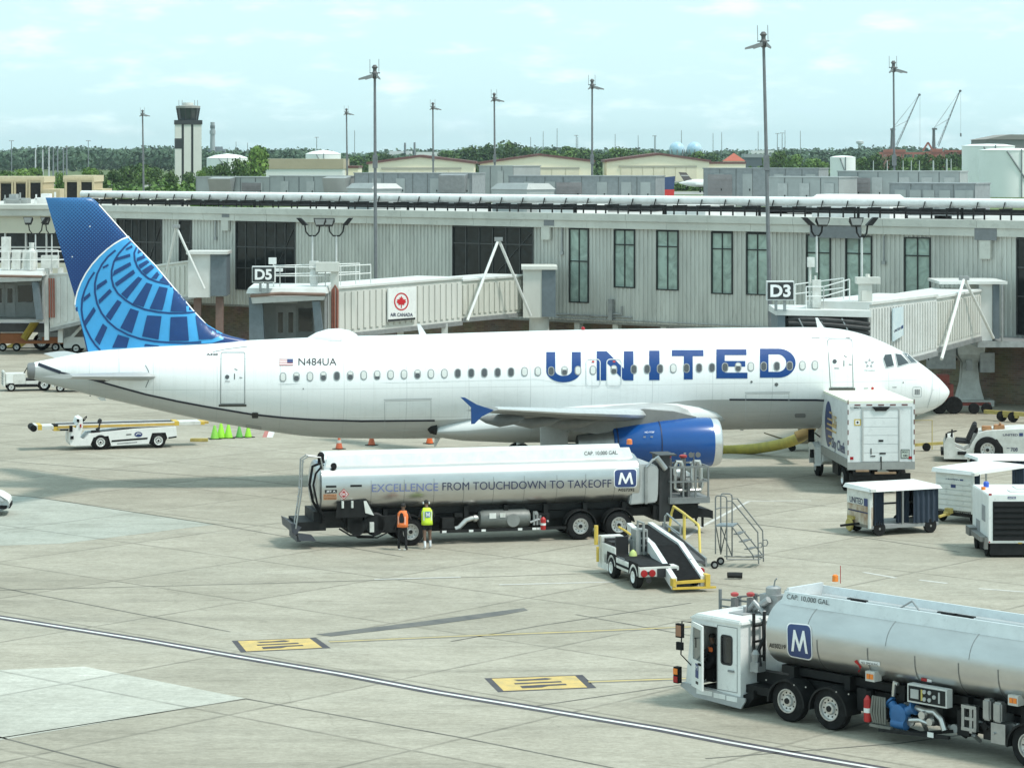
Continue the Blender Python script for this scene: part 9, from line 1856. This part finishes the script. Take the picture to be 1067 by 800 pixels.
mb=MB();mb.box(0,5.2,0,1.6,.55,.75);mb.box(.2,2.2,.2,1.4,.75,1.25);mb.box(3.4,5.0,.2,1.4,.75,1.0);mb.bar((5.2,.8,.6),(6.3,.8,.3),.1);mb.build('frame',M('trolley_orange',(.45,.16,.06),.6),r,smooth=0);mb=MB();mb.box(.3,4.9,.2,1.4,1.35,2.0);mb.box(.3,.4,.2,.3,.75,1.35);mb.box(4.8,4.9,.2,.3,.75,1.35);mb.build('cargo_pod',M('trolley_dark',(.12,.12,.13),.6,.3),r,smooth=0);mb=MB();mb.box(.0,5.4,-.1,.1,2.3,2.5);mb.build('yellow_beam',yellow_dull,r,smooth=0)
for x in(.6,1.6,4.4):wheel(r,x,-.05,.3,.2,-1)
b=G(9,363.5);r=thing('wheel_ramp','low white ramp with yellow and black striped nose under the bridge','ramp',(b.x,b.y,0))
mb=MB();mb.hexa([(0,0,.12),(3.6,0,.12),(3.6,1.4,.12),(0,1.4,.12),(.6,0,.3),(3.6,0,1.0),(3.6,1.4,1.0),(.6,1.4,.3)]);mb.build('ramp',white_dirty,r,smooth=0);mb=MB();mb.hexa([(-.4,-.02,.1),(.9,-.02,.1),(.9,1.42,.1),(-.4,1.42,.1),(.3,-.02,.42),(1.6,-.02,.62),(1.6,1.42,.62),(.3,1.42,.42)]);mb.build('striped_nose',M('stripe_olive',(.3,.27,.06),.6,var=.5,vscale=5),r,smooth=0)
mb=MB();mb.tube([(0,0,.1),(.5,.05,.12),(1.0,0,.1)],.07,8);o=mb.build('dropped_strap',black);o.location=G(51,370);tag(o,'short black strap lying on the concrete left of the fin','strap')
# ================================================================== PEOPLE
def bake_skin(joints,edges,root):
    me=bpy.data.meshes.new('person');me.from_pydata([j[0]for j in joints],edges,[]);o=bpy.data.objects.new('person',me);COL.objects.link(o)
    m=o.modifiers.new('skin','SKIN');m.use_smooth_shade=True;s=o.modifiers.new('sub','SUBSURF');s.levels=s.render_levels=2
    if not me.skin_vertices:
        bm=bmesh.new();bm.from_mesh(me);bm.verts.layers.skin.verify();bm.to_mesh(me);bm.free()
    for i,j in enumerate(joints):
        sv=me.skin_vertices[0].data[i];r=j[1];sv.radius=r if isinstance(r,tuple)else(r,r);sv.use_root=(i==root)
    e=o.evaluated_get(bpy.context.evaluated_depsgraph_get());nm=bpy.data.meshes.new_from_object(e);bpy.data.objects.remove(o);return nm
skin_m=M('skin_brown',(.16,.09,.06),.6,var=.1);skin_l=M('skin_tan',(.42,.27,.19),.6,var=.1);cloth_k=M('black_cloth',(.014,.014,.016),.85,var=.3,bump=.4,bscale=12);shoe_w=M('white_shoe',(.7,.72,.74),.5);shoe_k=M('black_shoe',(.015,.015,.015),.5);hair_k=M('dark_hair',(.012,.01,.009),.7,var=.4)
vest_o=M('vest_orange',(.85,.2,.05),.6,var=.1);vest_y=M('vest_lime',(.6,.8,.04),.6,var=.1);refl=M('vest_reflective',(.72,.74,.68),.35);cap_k=M('cap_black',(.02,.02,.024),.8)
def human(fr_xy,rot,h,label,arm,leg,mats,vest,kind,lean=0.0,head_dn=0.0):
    """standing figure, front = local -y; arm = (left elbow, left hand, right elbow, right hand), leg = foot offsets"""
    s=h/1.75;r=thing('person',label,'person',(*fr_xy,0),rot)
    L_=lean;J=[((0,0,.95),(.145,.105)),((0,-.01-L_*.3,1.12),(.13,.095)),((0,-.02-L_*.7,1.33),(.165,.115)),((0,-.02-L_,1.47),(.09,.075)),((0,-.03-L_,1.52),(.055,.055)),((0,-.05-L_-head_dn,1.60),(.075,.09)),((0,-.045-L_-head_dn,1.69),(.08,.098)),((0,-.03-L_-head_dn,1.745),(.05,.06))]
    E=[(0,1),(1,2),(2,3),(3,4),(4,5),(5,6),(6,7)];mat_j=['top']*4+['skin']*4
    def add(p,rr,pa,mt):J.append((p,rr));E.append((pa,len(J)-1));mat_j.append(mt);return len(J)-1
    for k,sx in((0,-1),(1,1)):
        el,ha=arm[k*2],arm[k*2+1]
        sh=add((sx*.19,-.02-L_,1.42),.062,2,'top');e=add(el,.047,sh,'sleeve');w=add(Vector(el).lerp(Vector(ha),.85),.032,e,'fore');hnd=add(ha,(.035,.022),w,'skin')
        d=(Vector(ha)-Vector(el)).normalized()
        for f in range(4):
            q=Vector(ha)+d*(.075+.01*(f in(1,2)))+Vector(((f-1.5)*.018,0,0));add(q,.009,hnd,'skin')
        add(Vector(ha)+d*.04+Vector((-sx*.04,-.02,0)),.011,hnd,'skin')
        fx,fy=leg[k]
        hp_=add((sx*.09,0,.86),.095,0,'leg');kn=add((sx*.1+fx*.5,fy*.5-.03,.5),.062,hp_,'knee');an=add((sx*.1+fx,fy+.02,.1),.042,kn,'shin');add((sx*.1+fx,fy+.04,.045),.042,an,'shoe');tt=add((sx*.1+fx,fy-.13,.035),(.042,.03),an,'shoe')
    J2=[(tuple(c*s for c in p),tuple(q*s for q in rr)if isinstance(rr,tuple)else rr*s)for p,rr in J]
    me=bake_skin(J2,E,0);names=sorted(set(mats.values()),key=lambda m:m.name)
    for m in names:me.materials.append(m)
    idx={m:i for i,m in enumerate(names)};P_=[Vector(p)for p,_ in J2]
    for poly in me.polygons:
        c=poly.center;best=None
        for a,b in E:
            A,B=P_[a],P_[b];ab=B-A;t=max(0,min(1,(c-A).dot(ab)/max(ab.length_squared,1e-9)));dd=(c-(A+ab*t)).length
            if best is None or dd<best[0]:best=(dd,a if t<.5 else b,b)
        poly.material_index=idx[mats[mat_j[best[1]]]]
    o=bpy.data.objects.new('body',me);COL.objects.link(o);o.parent=r
    # hair, ears and features
    hc=Vector((0,-.045-L_-head_dn,1.66))*s;mb=MB()
    n=16
    ring=[]
    for i in range(8):
        t=i/7*math.pi*.56;ring.append([(hc.x+.092*s*math.sin(t)*math.cos(a)*.98,hc.y+.016*s+.108*s*math.sin(t)*math.sin(a),hc.z+.02*s+.1*s*math.cos(t))for a in[2*math.pi*k/n for k in range(n)]]if t>.01 else[(hc.x+.004*math.cos(a),hc.y+.016*s+.004*math.sin(a),hc.z+.12*s)for a in[2*math.pi*k/n for k in range(n)]])
    mb.rings(ring,True,True);mb.build('cap' if kind=='cap' else 'hair',cap_k if kind=='cap' else hair_k,r)
    mb=MB()
    for sx in(-1,1):mb.lathe([(-.008,.012),(0,.028),(.012,.022)],(hc.x+sx*.083*s,hc.y+.01,hc.z-.015),(sx,0,0),10)
    mb.lathe([(0,.02),(.025,.012)],(hc.x,hc.y-.088*s,hc.z-.02),(0,-1,-.3),8);mb.build('face_features',mats['skin'],r)
    if kind=='muffs':
        mb=MB()
        for sx in(-1,1):mb.lathe([(0,.04),(.035,.045),(.05,.03)],(hc.x+sx*.085*s,hc.y+.01,hc.z-.01),(sx,0,0),14)
        mb.build('ear_defender',M('muff_grey',(.55,.58,.58),.4),r)
    # vest: a shell round the torso, open at arms
    rings=[];nn=28
    for z,wx,wy,yc in((.88,.215,.165,0),(1.0,.205,.155,-.005-L_*.15),(1.15,.2,.15,-.01-L_*.4),(1.3,.215,.16,-.02-L_*.7),(1.4,.205,.14,-.02-L_*.85),(1.47,.15,.10,-.02-L_),(1.5,.095,.085,-.02-L_)):
        rings.append([(wx*math.copysign(abs(math.cos(a))**.85,math.cos(a))*s,(yc+wy*math.sin(a))*s,z*s)for a in[2*math.pi*k/nn for k in range(nn)]])
    mb=MB();mb.rings(rings,False,False);vm=mb.build('vest',vest,r,smooth=60)
    so=vm.modifiers.new('thick','SOLIDIFY');so.thickness=.012
    return r,s,L_
FFp=FF
def vest_pts(s,L_,e):return lambda u,v:Vector((u*s,(.155+e)*s*math.sqrt(max(.05,1-(u/.235)**2))+(-.015-L_*.5)*s,v*s))
pa_=G(419.5,573.2);r1,s1,l1=human((pa_.x,pa_.y),R(165),1.66,'person in an orange safety vest and black clothes at the side of the fuel tanker',[(-.27,-.12,1.15),(-.2,-.34,1.2),(.27,-.1,1.15),(.2,-.33,1.25)],[(-.05,.02),(.08,-.08)],{'top':cloth_k,'sleeve':cloth_k,'fore':cloth_k,'skin':skin_m,'leg':cloth_k,'knee':cloth_k,'shin':cloth_k,'shoe':shoe_k},vest_o,'hair',.04)
mb=MB();f_=vest_pts(s1,l1,.018);patch(mb,[(-.07,.9),(.06,.9),(.1,1.2),(.06,1.4),(0,1.44),(-.06,1.4),(-.1,1.2)],f_,.05,.08);mb.build('vest_back',cloth_k,r1)
mb=MB();f_=vest_pts(s1,l1,.024)
for sx in(-1,1):patch(mb,[(sx*.11,.9),(sx*.15,.9),(sx*.155,1.3),(sx*.115,1.3)],f_,.05,.08)
mb.build('vest_band',M('vest_pale_orange',(.9,.5,.38),.4),r1)
mb=MB()
for sx in(-1,1):mb.box((sx*.1-.05)*s1,(sx*.1+.03)*s1,.08,.1,.03,.07)
mb.build('shoe_reflector',white,r1,smooth=0)
pb_=G(445,571.5);r2,s2,l2_=human((pb_.x,pb_.y),R(196),1.72,'person in a lime safety vest, black shorts and white shoes facing the fuel tanker',[(-.27,-.06,1.16),(-.22,-.3,1.1),(.27,-.08,1.16),(.22,-.32,1.08)],[(-.02,.0),(.02,.16)],{'top':cloth_k,'sleeve':cloth_k,'fore':skin_m,'skin':skin_m,'leg':cloth_k,'knee':skin_m,'shin':shoe_w,'shoe':shoe_w},vest_y,'muffs',.05,.05)
mb=MB();f_=vest_pts(s2,l2_,.02);patch(mb,[(-.09,1.16),(.09,1.16),(.1,1.38),(-.1,1.38)],f_,.04,.06);mb.build('vest_print',M('print_blue',(.12,.22,.4),.5),r2)
mb=MB();f_=vest_pts(s2,l2_,.028);patch(mb,[(.06,1.19),(.065,1.35),(.04,1.35),(0,1.25),(-.04,1.35),(-.065,1.35),(-.06,1.19),(-.035,1.19),(-.035,1.29),(-.01,1.21),(.01,1.21),(.035,1.29),(.035,1.19)],f_,.04,.06);mb.build('print_letter',white_letter,r2)
mb=MB();f_=vest_pts(s2,l2_,.018)
for sx in(-1,1):patch(mb,[(sx*.12,1.04),(sx*.165,1.04),(sx*.17,1.38),(sx*.13,1.38)],f_,.05,.08)
mb.build('vest_band',refl,r2)
# driver seated in the cab of the near tanker
def seated(par_fr,x,y,label):
    """sits facing local -x of the tanker"""
    o=par_fr.w(x,y,.88);r=thing('person',label,'person',o,par_fr.yaw)
    J=[((0,0,.1),(.13,.15)),((-.03,0,.3),(.11,.14)),((-.08,0,.5),(.1,.17)),((-.1,0,.64),(.07,.08)),((-.12,0,.69),.05),((-.15,0,.77),(.085,.072)),((-.15,0,.86),(.09,.075)),((-.13,0,.91),.05)]
    E=[(i,i+1)for i in range(7)];mt=['top']*4+['skin']*4
    def add(p,rr,pa,m):J.append((p,rr));E.append((pa,len(J)-1));mt.append(m);return len(J)-1
    for sy in(-1,1):
        a=add((-.09,sy*.19,.58),.06,2,'top');b=add((-.2,sy*.26,.34),.048,a,'top');c=add((-.42,sy*.16,.4),.035,b,'top');d=add((-.5,sy*.13,.43),(.03,.035),c,'skin')
        for f in range(4):add((-.56,sy*(.1+.018*f),.45-.01*f),.009,d,'skin')
        add((-.52,sy*.08,.47),.01,d,'skin')
        k=add((-.42,sy*.13,.14),.075,0,'leg');an=add((-.5,sy*.13,-.28),.05,k,'leg');add((-.66,sy*.13,-.36),(.04,.045),an,'leg')
    me=bake_skin(J,E,0)
    for m in(cloth_k,skin_m):me.materials.append(m)
    P_=[Vector(p)for p,_ in J]
    for poly in me.polygons:
        i=min(range(len(P_)),key=lambda q:(P_[q]-poly.center).length);poly.material_index=1 if mt[i]=='skin' else 0
    b=bpy.data.objects.new('body',me);COL.objects.link(b);b.parent=r
    mb=MB();ring=[[(-.135+.1*math.sin(t)*math.cos(a),.085*math.sin(t)*math.sin(a),.86+.085*math.cos(t))for a in[2*math.pi*k/14 for k in range(14)]]for t in(.05,.5,.95,1.4,1.75)];mb.rings(ring);mb.build('hair',hair_k,r)
    mb=MB();mb.box(-.12,.06,-.215,-.17,.5,.62);mb.build('vest_shoulder',vest_o,r,bevel=.02)
seated(NF,-2.72,.36,'person in dark clothes sitting at the wheel inside the open tanker cab')
# ================================================================== AIR
hm=bpy.data.materials.new('haze');hm.use_nodes=True;ht=hm.node_tree;ht.nodes.clear()
ho=ht.nodes.new('ShaderNodeOutputMaterial');hv=ht.nodes.new('ShaderNodeVolumePrincipled');hv.inputs['Color'].default_value=(.8,.92,.96,1);hv.inputs['Density'].default_value=.000045;hv.inputs['Anisotropy'].default_value=.2
ht.links.new(hv.outputs[0],ho.inputs['Volume'])
mb=MB();mb.box(-15000,15000,-600,17000,-1.1,130);tag(mb.build('haze',hm,smooth=0),'thin pale blue summer haze over the airfield','haze',kind='stuff')
